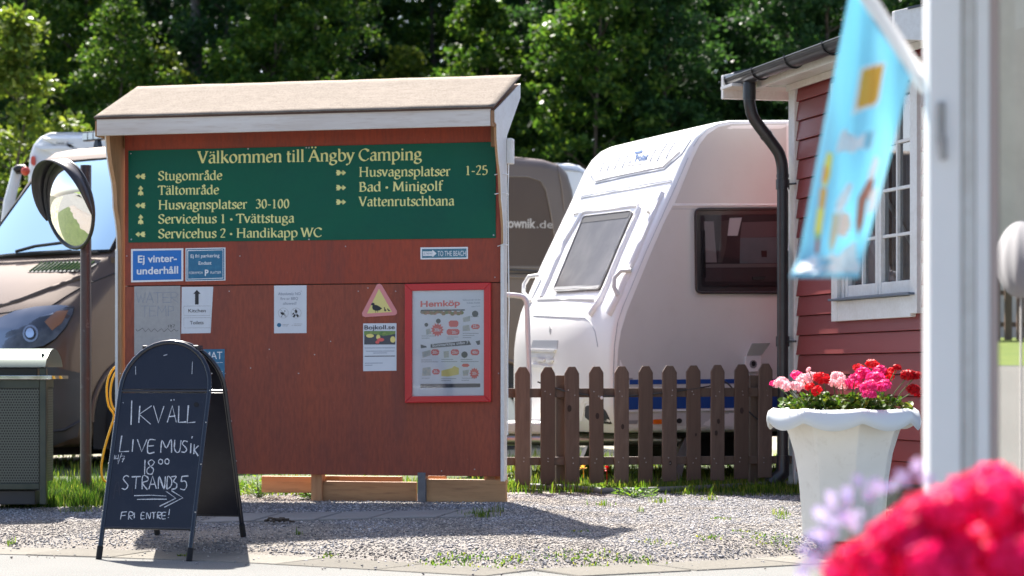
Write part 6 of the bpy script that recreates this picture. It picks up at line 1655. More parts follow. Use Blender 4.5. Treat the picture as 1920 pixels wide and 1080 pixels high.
# ------------------------------------------------------------------ litter bin
bt = thing('litter_bin', 'dark green perforated steel litter bin with glossy lid at the left edge', 'litter bin', (P(20, 940, 15.05).x, 15.2, .17), radians(0))
def pbx(nm, x0, x1, y0, y1, D0, D1, mat, bev=.004):
    a = P(x0, y1, D0); b = P(x1, y0, D0); m = MB(); m.box(((a.x + b.x) / 2, (D0 + D1) / 2, (a.z + b.z) / 2), (b.x - a.x, D1 - D0, b.z - a.z)); return m.build(nm, mat, bt, bevel=bev)
m_binf = M('dark_green_bin_steel', (0.035, 0.045, 0.038), 0.35, metal=.3, var=(9, (0.07, 0.08, 0.06), 0.5))
def perf():
    m = M('perforated_bin_sheet', (0.075, 0.085, 0.075), 0.42, metal=.3); N = m.node_tree.nodes; L = m.node_tree.links
    tc = N.new('ShaderNodeTexCoord'); mp = N.new('ShaderNodeMapping'); mp.inputs['Scale'].default_value = (62, 62, 62)
    L.new(tc.outputs['Object'], mp.inputs[0]); sp_ = N.new('ShaderNodeSeparateXYZ'); L.new(mp.outputs[0], sp_.inputs[0])
    def mth(op, a, b=None, v=None):
        q = N.new('ShaderNodeMath'); q.operation = op
        if hasattr(a, 'node'): L.new(a, q.inputs[0])
        else: q.inputs[0].default_value = a
        if b is not None:
            if hasattr(b, 'node'): L.new(b, q.inputs[1])
            else: q.inputs[1].default_value = b
        return q.outputs[0]
    row = mth('FLOOR', sp_.outputs[2]); odd = mth('MODULO', row, 2.0); odd = mth('ABSOLUTE', odd); sh = mth('MULTIPLY', odd, 0.5)
    fx = mth('SUBTRACT', mth('FRACT', mth('ADD', mth('ADD', sp_.outputs[0], sp_.outputs[1]), sh)), .5); fz = mth('SUBTRACT', mth('FRACT', sp_.outputs[2]), .5)
    d = mth('SQRT', mth('ADD', mth('MULTIPLY', fx, fx), mth('MULTIPLY', fz, fz))); hole = mth('LESS_THAN', d, .33)
    mx = N.new('ShaderNodeMix'); mx.data_type = 'RGBA'; L.new(hole, mx.inputs[0]); mx.inputs[6].default_value = (0.095, 0.105, 0.09, 1); mx.inputs[7].default_value = (0.006, 0.007, 0.006, 1)
    L.new(mx.outputs[2], N['Principled BSDF'].inputs['Base Color']); return m
m_perf = perf()
pbx('perforated_panel', -66, 74, 728, 906, 14.95, 15.40, m_perf)
pbx('post', 74, 86, 690, 946, 14.94, 15.0, m_binf); pbx('post', -78, -66, 690, 946, 14.94, 15.0, m_binf); pbx('post', 74, 86, 690, 946, 15.36, 15.42, m_binf); pbx('post', -78, -66, 690, 946, 15.36, 15.42, m_binf)
pbx('bottom_rail', -66, 74, 906, 918, 14.945, 15.0, m_binf); pbx('top_rail', -66, 74, 712, 728, 14.945, 15.41, m_binf)
pbx('inner_liner', -60, 70, 690, 712, 15.02, 15.34, m_black)
pbx('ash_rim', -80, 97, 704, 711, 14.9, 15.46, m_chrome, .002)
pbx('plinth', -60, 66, 920, 946, 15.0, 15.3, m_vandark)
m = MB(); a = P(-80, 688, 14.9); b = P(86, 688, 14.9); zc = a.z; n = 14
pr = [(14.88 + .58 * k / n, zc + .115 * sin(pi * (k / n)) ** .6) for k in range(n + 1)]
m.prism([Vector((a.x, y, z)) for y, z in pr], Vector((b.x - a.x, 0, 0))); m.build('lid', M('glossy_bin_lid', (0.15, 0.18, 0.15), 0.3, metal=.5), bt, smooth=50)
for px in (-74, 80):
    for D in (14.97, 15.39): 
        q = P(px, 690, D); m = MB(); m.box((q.x, q.y, q.z + .03), (.02, .02, .12)); m.build('lid_post', m_binf, bt)
# yellow hose
m = MB(); m.tube([Vector(p) for p in catmull([tuple(P(x, y, 16.05)) for x, y in [(232, 680), (214, 690), (203, 710), (200, 735), (204, 762), (214, 780), (205, 810), (194, 850), (190, 885), (200, 905), (240, 912)]], 3)], .0075, 8)
m.tube([Vector(p) for p in catmull([tuple(P(x, y, 16.0)) for x, y in [(236, 684), (218, 697), (209, 718), (207, 745), (212, 765), (224, 775)]], 3)], .0075, 8)
o = m.build('yellow_hose', m_rubbery, smooth=60); tag(o, 'yellow garden hose looped behind the left side of the notice board', 'hose')

# ------------------------------------------------------------------ flowers
def petal_head(rad, n, fl, mat_name='flower_head', seed=1, flat=0.7, npet=5):
    """an umbel: many five-petalled florets over a dome"""
    rnd = random.Random(seed); V = []; F = []
    for i in range(n):
        t = (i + .5) / n; ph = math.acos(1 - 1.55 * t); th = i * 2.39996 + rnd.uniform(-.3, .3)
        d = Vector((sin(ph) * cos(th), sin(ph) * sin(th), cos(ph)))
        c = Vector((d.x * rad, d.y * rad, d.z * rad * flat)) * rnd.uniform(.82, 1.08)
        d = (d + Vector((rnd.uniform(-.35, .35), rnd.uniform(-.35, .35), rnd.uniform(-.35, .35)))).normalized()
        a = d.orthogonal().normalized(); b = d.cross(a); r0 = rnd.uniform(0, 6.28); s = fl * rnd.uniform(.8, 1.15)
        for k in range(npet):
            an = r0 + 2 * pi * k / npet; e = a * cos(an) + b * sin(an); f = d.cross(e); q = len(V); cu = rnd.uniform(.05, .5)
            V += [c, c + e * s * .55 + f * s * .36 + d * s * cu * .3, c + e * s + f * s * .16 + d * s * cu * .5, c + e * s - f * s * .16 + d * s * cu * .5, c + e * s * .55 - f * s * .36 + d * s * cu * .3]
            F.append((q, q + 1, q + 2, q + 3, q + 4))
    me = bpy.data.meshes.new(mat_name); me.from_pydata([tuple(v) for v in V], [], F); return me
def leaf_mass(nm, centers, n, s, mat, parent, up=0.4, seed=2):
    rnd = random.Random(seed); V = []; F = []
    for (c, r, h) in centers:
        for i in range(n):
            a = rnd.uniform(0, 6.28); rr = r * sqrt(rnd.random()); p = Vector(c) + Vector((rr * cos(a), rr * sin(a), rnd.uniform(0, 1) ** .6 * h * (1 - .4 * (rr / r) ** 2)))
            d = Vector((rnd.gauss(0, .6), rnd.gauss(0, .6), rnd.uniform(.15, 1) + up)).normalized(); x = d.orthogonal().normalized(); y = d.cross(x); r0 = rnd.uniform(0, 6.28)
            k = s * rnd.uniform(.6, 1.25); q = len(V); V.append(p)
            for j in range(7):
                an = r0 + 2 * pi * j / 7 * .93; V.append(p + (x * cos(an) + y * sin(an)) * k * (1 if j % 2 else .86) + d * k * rnd.uniform(.12, .36))
            F += [(q, q + 1 + j, q + 2 + j) for j in range(6)]
    m = MB(); m.add(V, F); return m.build(nm, mat, parent)
# planter
PC = P(1582, 900, 13.45); PC.z = 0
pgz = 0.062
pot = thing('planter', 'large cream plastic planter with scalloped rim full of pink and red geraniums', 'planter', (PC.x, PC.y, pgz), 0)
def oct_ring(r, z, n=8, rot=0.13):
    return [PC + Vector((r * cos(rot + 2 * pi * k / n), r * sin(rot + 2 * pi * k / n), pgz + z)) for k in range(n)]
zr = CAMZ + (HY - 790) / FPX * 13.1 - pgz
profp = [(.222, 0), (.226, .03), (.232, zr * .25), (.245, zr * .5), (.268, zr * .72), (.300, zr * .88), (.330, zr), (.335, zr + .03)]
ROT = pi / 8 - .28 - pi / 2
m = MB(); vs = []
for r, z_ in profp: vs += oct_ring(r * 1.045, z_, 8, ROT)
fs = [(i * 8 + k, i * 8 + (k + 1) % 8, (i + 1) * 8 + (k + 1) % 8, (i + 1) * 8 + k) for i in range(len(profp) - 1) for k in range(8)] + [tuple(range(7, -1, -1))]
m.add(vs, fs); m.build('pot', m_planter, pot, smooth=28, bevel=.006)
m = MB(); n = 128; vs = []
def scal(t):  # 0 at facet corner, 1 mid-facet
    return abs(sin(4 * (t - ROT)))
rows = []
for j, (r, z_, sc) in enumerate([(.318, .045, 0), (.345, .052, 0), (.385, .048, 0), (.412, .030, 0), (.420, .004, 1), (.416, -.02, 1.0), (.408, -.032, 1.0), (.400, -.02, 1.0), (.395, .01, .5), (.345, .030, 0)]):
    for k in range(n):
        t = 2 * pi * k / n; oc = 1 / cos((((t - ROT) % (pi / 4)) - pi / 8)) * .985; s = scal(t)
        rr = r * (oc * .6 + .4) * (1 + .02 * s * sc); zz = z_ - sc * .032 * s + .012 * (1 - s) * (1 if r > .38 else 0)
        vs.append(PC + Vector((rr * cos(t), rr * sin(t), pgz + zr + .01 + zz)))
R9 = 10
m.add(vs, [(i * n + k, i * n + (k + 1) % n, (i + 1) * n + (k + 1) % n, (i + 1) * n + k) for i in range(R9 - 1) for k in range(n)]); m.build('rim', M('pale_grey_plastic_rim', (0.64, 0.68, 0.68), .5), pot, smooth=60)
m = MB(); m.add(oct_ring(.335, zr + .03, 16, ROT), [tuple(range(16))]); m.build('soil', m_soil, pot)
ger = thing('geranium_planting', 'pink, red and pale geraniums growing in the cream planter', 'flowers', (PC.x, PC.y, pgz + zr + .03))
zt_ = pgz + zr + .03
leaf_mass('foliage', [((PC.x + dx, PC.y + dy, zt_ - .01), .13, .125) for dx, dy in ((-.24, -.05), (-.15, -.16), (0, -.2), (.14, -.16), (.23, -.05), (-.1, 0), (.1, 0), (-.15, .18), (.15, .18), (0, .1), (-.2, -.14), (.2, -.13))], 62, .026, m_gerleaf, ger)
heads = {}
def hd(key, mat, n, rad, fl):
    me = petal_head(rad, n, fl, 'flower_head', hash(key) % 97 if False else len(heads) + 3); me.materials.append(mat); heads[key] = me
for k_, mt in (('mag', m_pmag), ('red', m_pred), ('dark', m_pdark), ('pale', m_ppale)): hd(k_, mt, 52, .040, .0145)
def put_head(parent, key, p, s, stem_to=None):
    o = bpy.data.objects.new('flower_head', heads[key]); COL.objects.link(o); o.parent = parent
    q = wmat(parent).inverted() @ p; o.location = q; o.rotation_euler = (random.uniform(-.5, .5) + .25, random.uniform(-.4, .4), random.uniform(0, 6)); o.scale = (s, s, s)
    return o
HDS = [(1465, 715, 'pale', 1.0, 13.2), (1478, 722, 'pale', .8, 13.1), (1452, 716, 'mag', .6, 13.3), (1495, 701, 'mag', .8, 13.5), (1508, 712, 'pale', 1.1, 13.3), (1520, 704, 'pale', .9, 13.6), (1492, 722, 'pale', .8, 13.1), (1541, 707, 'red', 1.05, 13.3), (1518, 722, 'red', .6, 13.1), (1531, 730, 'red', .7, 13.05),
       (1571, 705, 'pale', .95, 13.5), (1580, 716, 'pale', .9, 13.3), (1562, 716, 'pale', .7, 13.4), (1602, 712, 'mag', 1.1, 13.25), (1620, 697, 'mag', 1.1, 13.3), (1641, 706, 'mag', 1.15, 13.2), (1628, 722, 'mag', 1.1, 13.05), (1657, 720, 'mag', .95, 13.1), (1630, 736, 'mag', .9, 13.0), (1650, 694, 'mag', .95, 13.4),
       (1611, 688, 'red', .8, 13.5), (1637, 682, 'red', .95, 13.5), (1665, 702, 'red', .8, 13.4), (1672, 692, 'red', .6, 13.5), (1682, 686, 'dark', .55, 13.3), (1703, 701, 'dark', 1.0, 13.2), (1717, 702, 'dark', .8, 13.2), (1715, 730, 'dark', 1.05, 13.2), (1516, 690, 'pale', .35, 13.3)]
sm2 = MB()
for x, y, key, s, D in HDS:
    p = P(x, y + 3, D); put_head(ger, key, p, s)
    b = Vector((PC.x + (p.x - PC.x) * .6, PC.y + (p.y - PC.y) * .6, zt_)); sm2.tube([b, (b + p) / 2 + Vector((0, 0, .02)), p], .003, 5)
sm2.build('stem', m_stem, ger)

# ------------------------------------------------------------------ foreground flowers, close to the lens
FC = P(1790, 1250, 3.55)
fpot = thing('flower_trough', 'pink flower trough very close to the camera at the bottom right, out of focus', 'flower trough', (FC.x, FC.y, 0.0))
m = MB(); m.hexa([Vector((FC.x + a, FC.y + b, .33)) for a, b in ((-.26, -.11), (.34, -.11), (.34, .11), (-.26, .11))], [Vector((FC.x + a, FC.y + b, .53)) for a, b in ((-.30, -.14), (.38, -.14), (.38, .14), (-.30, .14))]); m.build('trough', m_blackmatt, fpot, bevel=.01)
m = MB()
for a in (-.2, .28):
    for b in (-.08, .08): m.tube([Vector((FC.x + a, FC.y + b, 0)), Vector((FC.x + a, FC.y + b, .34))], .012, 8)
m.build('stand', m_black, fpot)
fg = thing('pink_geranium', 'crimson pink geranium heads out of focus at the bottom right corner', 'flowers', (FC.x, FC.y, .53))
me = petal_head(.050, 64, .020, 'flower_head', 5, .8); me.materials.append(m_pfore); heads['fore'] = me
FH = [(1840, 905), (1862, 880), (1822, 890), (1800, 925), (1765, 915), (1740, 930), (1775, 955), (1830, 945), (1880, 925), (1900, 960), (1700, 950), (1670, 975), (1720, 990), (1630, 1010), (1600, 1035), (1585, 1065), (1655, 1040), (1750, 1020), (1800, 1000), (1850, 1000), (1910, 1010), (1690, 1065), (1740, 1075), (1790, 1060), (1840, 1065), (1890, 1065), (1930, 1050), (1940, 975), (1620, 1090), (1570, 1100), (1845, 880), (1885, 893)]
for i, (x, y) in enumerate(FH):
    D = 3.45 + random.uniform(-.10, .16); put_head(fg, 'fore', P(x, y + 42, D), random.uniform(.62, .82))
leaf_mass('foliage', [((FC.x + dx, FC.y, .50), .13, .12) for dx in (-.25, -.12, 0, .12, .25)], 60, .035, m_gerleaf, fg)
lob = thing('lobelia', 'pale lavender lobelia sprigs out of focus left of the pink geranium', 'flowers', (FC.x - .2, FC.y, .53))
V = []; F = []; st = MB()
for (x, y) in [(1542, 960), (1560, 940), (1580, 930), (1600, 935), (1620, 925), (1655, 905), (1640, 915), (1555, 985), (1535, 990), (1575, 965), (1590, 985), (1525, 1010), (1515, 1035), (1540, 1020), (1560, 1010), (1520, 1065), (1505, 1075), (1600, 960), (1700, 890), (1720, 882), (1740, 888), (1565, 1045), (1530, 1050), (1680, 900), (1610, 905)]:
    for r in range(2):
        c = P(x + random.uniform(-13, 13), y + random.uniform(-12, 12), 3.6 + random.uniform(-.12, .12)); d = Vector((random.uniform(-.6, .6), -.8, random.uniform(0, .8))).normalized(); a = d.orthogonal().normalized(); b = d.cross(a)
        for k in range(5):
            an = 2 * pi * k / 5; e = a * cos(an) + b * sin(an); f = d.cross(e); s = .0095 * random.uniform(.8, 1.2); q = len(V)
            V += [c, c + e * s * .6 + f * s * .4, c + e * s, c + e * s * .6 - f * s * .4]; F.append((q, q + 1, q + 2, q + 3))
        if r == 0: st.tube([Vector((FC.x - .15, FC.y, .52)), (Vector((FC.x - .15, FC.y, .62)) + c) / 2, c], .0011, 4)
m = MB(); m.add(V, F); m.build('blossom', m_plob, lob); st.build('stem', m_stem, lob)

# ------------------------------------------------------------------ kiosk: white door post, glass pane
KD = 5.15
ks = thing('kiosk', 'white door frame and glass pane of a kiosk, blurred close at the right edge', 'kiosk', (P(1790, 1000, KD).x, KD, 0))
def kb(nm, x0, x1, D0, D1, z0, z1, mat, bev=.004):
    a = P(x0, 0, D0).x; b = P(x1, 0, D0).x; m = MB(); m.box(((a + b) / 2, (D0 + D1) / 2, (z0 + z1) / 2), (b - a, D1 - D0, z1 - z0)); return m.build(nm, mat, ks, bevel=bev)
kb('door_post', 1742, 1803, KD, KD + .08, 0, 2.3, m_kpost, .006)
kb('door_post', 1805, 1828, KD + .018, KD + .09, 0, 2.3, m_white, .004)
kb('glazing_frame', 1829, 1856, KD + .026, KD + .10, 0, 2.3, m_kpost, .003)
kb('glazing_rebate', 1857, 1872, KD + .030, KD + .10, 0, 2.3, m_krev, .002)
# hasp on the post
m = MB(); m.tube([P(x, y, KD - .012) for x, y in ((1764, 200), (1762, 235), (1766, 262), (1770, 300))], [.009, .006, .011, .007], 8); m.build('hasp', m_greyplate, ks, smooth=60)
m = MB(); c = P(1765, 222, KD - .006); m.box(c, (.016, .012, .07)); m.build('hasp_plate', m_greyplate, ks, bevel=.003)
# pane, turned a little to the left
ka = P(1873, 0, KD + .03); kt = Vector((cos(radians(-22)), sin(radians(-22)), 0)); kt = Vector((.62, -.785, 0))
kt = Vector((0.80, -0.60, 0)).normalized()
m = MB(); m.add([Vector((ka.x, ka.y, .02)), Vector((ka.x, ka.y, .02)) + kt * .9, Vector((ka.x, ka.y, 2.28)) + kt * .9, Vector((ka.x, ka.y, 2.28))], [(0, 1, 2, 3)]); m.build('glass_pane', m_kioskglass, ks)
q = ka + kt * .93; m = MB(); m.box((q.x, q.y, 1.15), (.07, .07, 2.3)); m.build('door_post', m_kpost, ks, bevel=.004)
m = MB(); m.box((2.45, ka.y + 1.9, 1.15), (1.8, .06, 2.3)); m.build('inner_wall', m_kwall, ks)
m = MB(); m.box((ka.x + 1.4, ka.y + .5, 2.36), (3.1, 3.0, .12)); m.build('roof', m_roofmetal, ks)
m = MB(); m.box((ka.x + 2.4, ka.y + .7, 1.15), (.08, 2.4, 2.3)); m.build('side_wall', m_kwall, ks)
m = MB(); m.prism([Vector((1.01, 5.27, 0)), Vector((1.06, 5.27, 0)), Vector((1.52, 7.3, 0)), Vector((1.47, 7.3, 0))], Vector((0, 0, 2.3))); m.build('side_wall', m_siding, ks)
pn = Vector((-.6, -.8, 0)); dr = ray(1914, 487); hp = hit(1914, 487, ka, pn); rr_ = dr - pn * (2 * dr.dot(pn)); lan = hp + rr_ * 3.4
ls = thing('lantern_stand_in', 'made-up crinkled lantern on a thin pole, placed out of view to be mirrored in the kiosk glass', 'lantern', (lan.x, lan.y, 0))  # added out of view, stands in for a pale shape in the pane
def lf(u, v):
    th = 2 * pi * u; ph = pi * v; k = 1 + .035 * sin(12 * th) * sin(ph)
    return lan + Vector((.085 * k * sin(ph) * cos(th), .085 * k * sin(ph) * sin(th), -.135 * cos(ph)))
m = MB(); m.grid(lf, 48, 14); m.build('shade', M('white_lantern_cloth', (0.24, .24, .255), .8), ls, smooth=60)
m = MB(); m.tube([Vector((lan.x, lan.y, 0)), lan - UP * .12], .004, 8); m.build('pole', m_greyplate, ls)
m = MB(); prf = [(-14.6, 0.0), (-15.5, .25), (-18.6, 1.02), (-19.0, 1.08), (-22.2, 1.45), (-30, 1.5)]
def bk(u, v):
    k = u * (len(prf) - 1); i = min(int(k), len(prf) - 2); f = k - i
    return Vector((prf[i][0] * (1 - f) + prf[i + 1][0] * f, -24 + 34 * v, prf[i][1] * (1 - f) + prf[i + 1][1] * f))
m.grid(lambda u, v: bk(u * .6, v), 6, 20); o = m.build('gravel_slope', m_asph); tag(o, kind='structure')
m = MB(); m.grid(lambda u, v: bk(.6 + .4 * u, v) + Vector((0, 0, .01)), 4, 20); o = m.build('bank_lawn', M('sunny_bank_lawn', (.13, .17, .04), .95, var=(3, (.08, .13, .03), .7))); tag(o, kind='structure')
sf = thing('side_fence', 'grey picket fence on the sunny lawn mirrored in the kiosk glass', 'fence', (-21.8, -8, 1.4), radians(90))
pm = bpy.data.meshes.new('picket'); q_ = MB(); q_.prism([Vector((a, 0, b)) for a, b in [(-.05, 0), (.05, 0), (.05, .80), (.02, .85), (-.02, .85), (-.05, .80)]], Vector((0, .02, 0))); pm.from_pydata(q_.v, [], q_.f); pm.materials.append(m_picket2)
for k in range(56):
    o = bpy.data.objects.new('picket', pm); COL.objects.link(o); o.parent = sf; o.location = (-4.7 + k * .17, 0, .02)
for z in (.22, .62):
    m = MB(); m.box((-21.85, -8, 1.4 + z), (.03, 9.8, .06)); m.build('rail', m_picket2, sf)
sh = thing('grey_shed', 'tall weathered beige boarded barn mirrored in the kiosk glass', 'shed', (-27, -8, 1.4))
m = MB(); m.box((-27, -8, 4.4), (4, 24, 6.2)); m.build('wall', M('weathered_beige_boards', (.72, .63, .56), .85, var=(2, (.60, .52, .46), .7)), sh)
m = MB(); m.prism([Vector((-24.6, -20.4, 7.4)), Vector((-27, -20.4, 8.6)), Vector((-29.4, -20.4, 7.4))], Vector((0, 24.8, 0))); m.build('roof', m_roofmetal, sh)

# ------------------------------------------------------------------ ice cream flag
FD = 5.25
flag = thing('ice_cream_flag', 'blurred sky blue ice cream flag on a slanted white pole fixed to the kiosk post', 'flag', tuple(P(1741, 175, FD)))
pole_a = P(1738, 166, FD); pole_b = P(1590, -60, FD)
m = MB(); m.tube([pole_a, pole_b], .0175, 14); m.build('flag_pole', m_kpost, flag, smooth=60)
m = MB(); m.tube([pole_a + Vector((.02, .0, -.02)), pole_a + (pole_b - pole_a) * .08], .018, 12); m.build('pole_socket', m_kpost, flag, smooth=60)
def fl(u, v):
    """u across (0 left .. 1 right), v down (0 top .. 1 bottom), pixel corner interpolation with folds in depth"""
    tl, tr = (1596, -30), (1708, 146); bl, br = (1492, 508), (1611, 512)
    x = (tl[0] * (1 - u) + tr[0] * u) * (1 - v) + (bl[0] * (1 - u) + br[0] * u) * v
    y = (tl[1] * (1 - u) + tr[1] * u) * (1 - v) + (bl[1] * (1 - u) + br[1] * u) * v
    d = .022 * sin(u * 5.5 + v * 3.0) * (.25 + v) + .012 * sin(u * 11 - v * 7)
    if v > .9: k = (v - .9) / .1; d -= .04 * k * k; y += 12 * k * (1 - .2 * u); x -= 12 * k * k * (1 - u)
    return P(x, y, FD + d)
m = MB(); m.grid(fl, 24, 60); fo = m.build('cloth', m_flag, flag, smooth=60); sm_ = fo.modifiers.new('solid', 'SOLIDIFY'); sm_.thickness = .0012; sm_.offset = 0
def fpatch(nm, poly, mat, off=.0022):
    """poly in (u,v)"""
    q = []
    for i in range(len(poly)):
        a, b = poly[i], poly[(i + 1) % len(poly)]
        for k in range(5): q.append((a[0] + (b[0] - a[0]) * k / 5, a[1] + (b[1] - a[1]) * k / 5))
    c = (sum(p[0] for p in q) / len(q), sum(p[1] for p in q) / len(q)); vs = [fl(*c) + Vector((0, -off, 0))]; n = len(q)
    for k in (.5, 1): vs += [fl(c[0] + (p[0] - c[0]) * k, c[1] + (p[1] - c[1]) * k) + Vector((0, -off, 0)) for p in q]
    m = MB(); m.add(vs, [(0, 1 + i, 1 + (i + 1) % n) for i in range(n)] + [(1 + i, 1 + n + i, 1 + n + (i + 1) % n, 1 + (i + 1) % n) for i in range(n)]); return m.build(nm, mat, flag)
def uv(px, py):
    """inverse of the flag mapping by search"""
    best = (.5, .5); st = .25
    def err(c):
        p = fl(*c); x = p.x / p.y * FPX + 960; y = HY - (p.z - CAMZ) / p.y * FPX; return (x - px) ** 2 + (y - py) ** 2
    e = err(best)
    for _ in range(26):
        for du, dv in ((st, 0), (-st, 0), (0, st), (0, -st)):
            c = (best[0] + du, best[1] + dv); k = err(c)
            if k < e: best, e = c, k; break
        else: st *= .55
    return best
def FP(nm, pts, mat, off=.0022): return fpatch(nm, [uv(*p) for p in pts], mat, off)
FP('logo_border', [(1612, 127), (1661, 116), (1649, 190), (1642, 200), (1624, 205), (1596, 218)], m_fwhite)
FP('logo_field', [(1617, 132), (1656, 122), (1645, 186), (1638, 195), (1622, 199), (1601, 210)], m_forange, .0034)
for a in ([(1616, 165), (1626, 156), (1634, 165), (1645, 158)], [(1612, 178), (1624, 172), (1640, 170)]):
    pass
FP('white_script', [(1575, 250), (1584, 240), (1588, 258), (1600, 250), (1606, 262), (1620, 250), (1640, 243), (1637, 262), (1632, 282), (1610, 278), (1600, 288), (1582, 284), (1566, 288), (1570, 268)], m_fwhite)
FP('ice_lolly', [(1552, 284), (1561, 290), (1556, 330), (1548, 352), (1542, 345), (1545, 310)], m_fyellow)
FP('ice_lolly', [(1545, 310), (1553, 316), (1549, 342), (1540, 342)], m_forange, .003)
FP('ice_lolly', [(1538, 352), (1550, 354), (1545, 392), (1535, 388)], m_forange)
FP('ice_lolly', [(1533, 390), (1545, 392), (1539, 440), (1530, 452), (1527, 432)], m_fyellow)
FP('ice_lolly', [(1529, 448), (1538, 444), (1534, 476), (1528, 474)], m_fbrown)
FP('lolly_leaf', [(1531, 436), (1536, 438), (1534, 452), (1530, 450)], m_fgreen, .003)
FP('ice_cone', [(1590, 342), (1600, 346), (1592, 372), (1577, 400), (1564, 398), (1570, 374)], m_fwhite)
FP('ice_cone', [(1576, 398), (1592, 400), (1596, 425), (1584, 446), (1570, 440)], m_fpink, .0026)
FP('ice_cone', [(1562, 400), (1574, 402), (1568, 450), (1558, 476), (1554, 460)], M('flag_beige_print', (.72, .66, .45), .7))
FP('ice_bar', [(1640, 290), (1648, 300), (1640, 330), (1628, 356), (1622, 350), (1630, 318)], m_fwhite)
FP('ice_bar', [(1626, 340), (1640, 332), (1634, 362), (1624, 378), (1618, 420), (1608, 444), (1604, 420), (1608, 372)], m_fbrown, .003)
FP('ice_bar', [(1630, 362), (1646, 348), (1640, 392), (1624, 404)], m_fwhite, .0036)
FP('ice_splash', [(1500, 494), (1530, 478), (1545, 486), (1560, 474), (1575, 486), (1604, 450), (1606, 484), (1613, 500), (1610, 511), (1560, 512), (1492, 511)], m_fwhite)
# ------------------------------------------------------------------ trees
def crown_mesh(name, seed, H, R, zlo, nclump, nleaf, size, mat, shape=0.5, clr=0.55, droop=0.2, cx=0.0):
    rg = np.random.default_rng(seed)
    t = rg.random(nclump) ** 0.85
    z = zlo + (H - zlo) * t
    rad = R * np.clip(np.sin(np.pi * np.clip(0.12 + 0.88 * t, 0, 1)) ** shape, 0.15, 1) * (1 - 0.25 * t)
    a = rg.uniform(0, 2 * pi, nclump); rr = rad * np.sqrt(rg.uniform(0.06, 1.0, nclump))
    C = np.stack([rr * np.cos(a), rr * np.sin(a), z], 1)
    cr = clr * rg.uniform(0.5, 1.35, nclump)
    n = nclump * nleaf
    d = rg.normal(0, 1, (nclump, nleaf, 3)); d /= np.linalg.norm(d, axis=2, keepdims=True)
    rad_ = rg.random((nclump, nleaf, 1)) ** 0.45
    off = d * rad_ * cr[:, None, None]; off[:, :, 2] *= 0.55
    off[:, :, 2] -= droop * (np.linalg.norm(off[:, :, :2], axis=2) ** 2)
    Pp = (C[:, None, :] + off).reshape(-1, 3)
    nr = rg.normal(0, 0.55, (n, 3)); nr[:, 2] += 0.7; nr /= np.linalg.norm(nr, axis=1, keepdims=True)
    x = np.cross(nr, rg.normal(0, 1, (n, 3))); x /= np.linalg.norm(x, axis=1, keepdims=True); y = np.cross(nr, x)
    s = size * rg.uniform(0.55, 1.3, (n, 1))
    V = np.stack([Pp - x * s, Pp + y * s * 0.55, Pp + x * s, Pp - y * s * 0.55], 1).reshape(-1, 3)
    F = np.arange(n * 4).reshape(-1, 4)
    me = bpy.data.meshes.new(name)
    me.vertices.add(len(V)); me.vertices.foreach_set('co', V.astype(np.float32).ravel())
    me.loops.add(F.size); me.loops.foreach_set('vertex_index', F.astype(np.int32).ravel())
    me.polygons.add(len(F)); me.polygons.foreach_set('loop_start', np.arange(0, F.size, 4, dtype=np.int32)); me.polygons.foreach_set('loop_total', np.full(len(F), 4, dtype=np.int32))
    me.update(calc_edges=True); me.materials.append(mat)
    return me, C
def trunk_mesh(name, seed, H, r, C, mat, nlimb=16, lean=0.3):
    rnd = random.Random(seed); m = MB()
    pts = [Vector((lean * sin(k * .7 + seed) * k / 9 * .5, lean * cos(k * .9 + seed) * k / 9 * .5, H * .92 * k / 9 - .3)) for k in range(10)]
    m.tube(pts, [r * (1 - .085 * k) * (1.25 if k == 0 else 1) for k in range(10)], 9)
    idx = list(range(len(C))); rnd.shuffle(idx)
    for i in idx[:nlimb]:
        c = Vector(C[i]); zb_ = max(.6, c.z - .45 * Vector((c.x, c.y)).length - .3); k = min(8.9, max(0, (zb_ + .3) / (H * .92) * 9)); b = pts[int(k)].lerp(pts[int(k) + 1], k - int(k))
        mid = (b + c) / 2 + Vector((0, 0, rnd.uniform(-.1, .25))); m.tube([b, mid, c], [r * .30, r * .2, r * .07], 5)
    me = bpy.data.meshes.new(name); me.from_pydata(m.v, [], m.f); me.materials.append(mat); me.polygons.foreach_set('use_smooth', [True] * len(me.polygons)); me.update()
    return me
KIND = {}
for key, a in {
    'broad': (1, 13.0, 2.7, 0.6, 250, 85, .078, m_leaf, .5, .62), 'broad2': (2, 12.0, 2.4, 1.2, 220, 82, .105, m_leaf, .6, .55),
    'dark': (3, 13.5, 2.3, 0.4, 230, 80, .085, m_leaf2, .45, .55), 'light': (4, 10.5, 2.1, 0.8, 190, 75, .105, m_leaf3, .6, .50),
    'bush': (5, 5.4, 1.15, 0.2, 105, 80, .060, m_leaf3, .5, .34), 'pine': (6, 16.0, 2.2, 8.6, 120, 80, .075, m_leaf2, .6, .55)}.items():
    me, C = crown_mesh('crown', a[0], a[1], a[2], a[3], a[4], a[5], a[6], a[7], a[8], a[9])
    tm = trunk_mesh('trunk', a[0], a[1], .16 if key == 'pine' else .10 if key != 'bush' else .04, C, m_barkg if key in ('pine', 'light') else m_bark, 22)
    KIND[key] = (me, tm)
def fz(x, D): return gz(x, D)
def tree(kind, px, D, s, label, rot=None, name='tree', group='trees of the wood behind the camping ground', x=None):
    X = x if x is not None else (px - 960) / FPX * D
    t = thing(name, label, 'tree', (X, D, fz(X, D) - .05), random.uniform(0, 6.28) if rot is None else rot, group)
    t.scale = (s, s, s * random.uniform(.94, 1.06))
    me, tm = KIND[kind]
    for nm, q in (('trunk', tm), ('crown', me)):
        o = bpy.data.objects.new(nm, q); COL.objects.link(o); o.parent = t
    return t
random.seed(5)
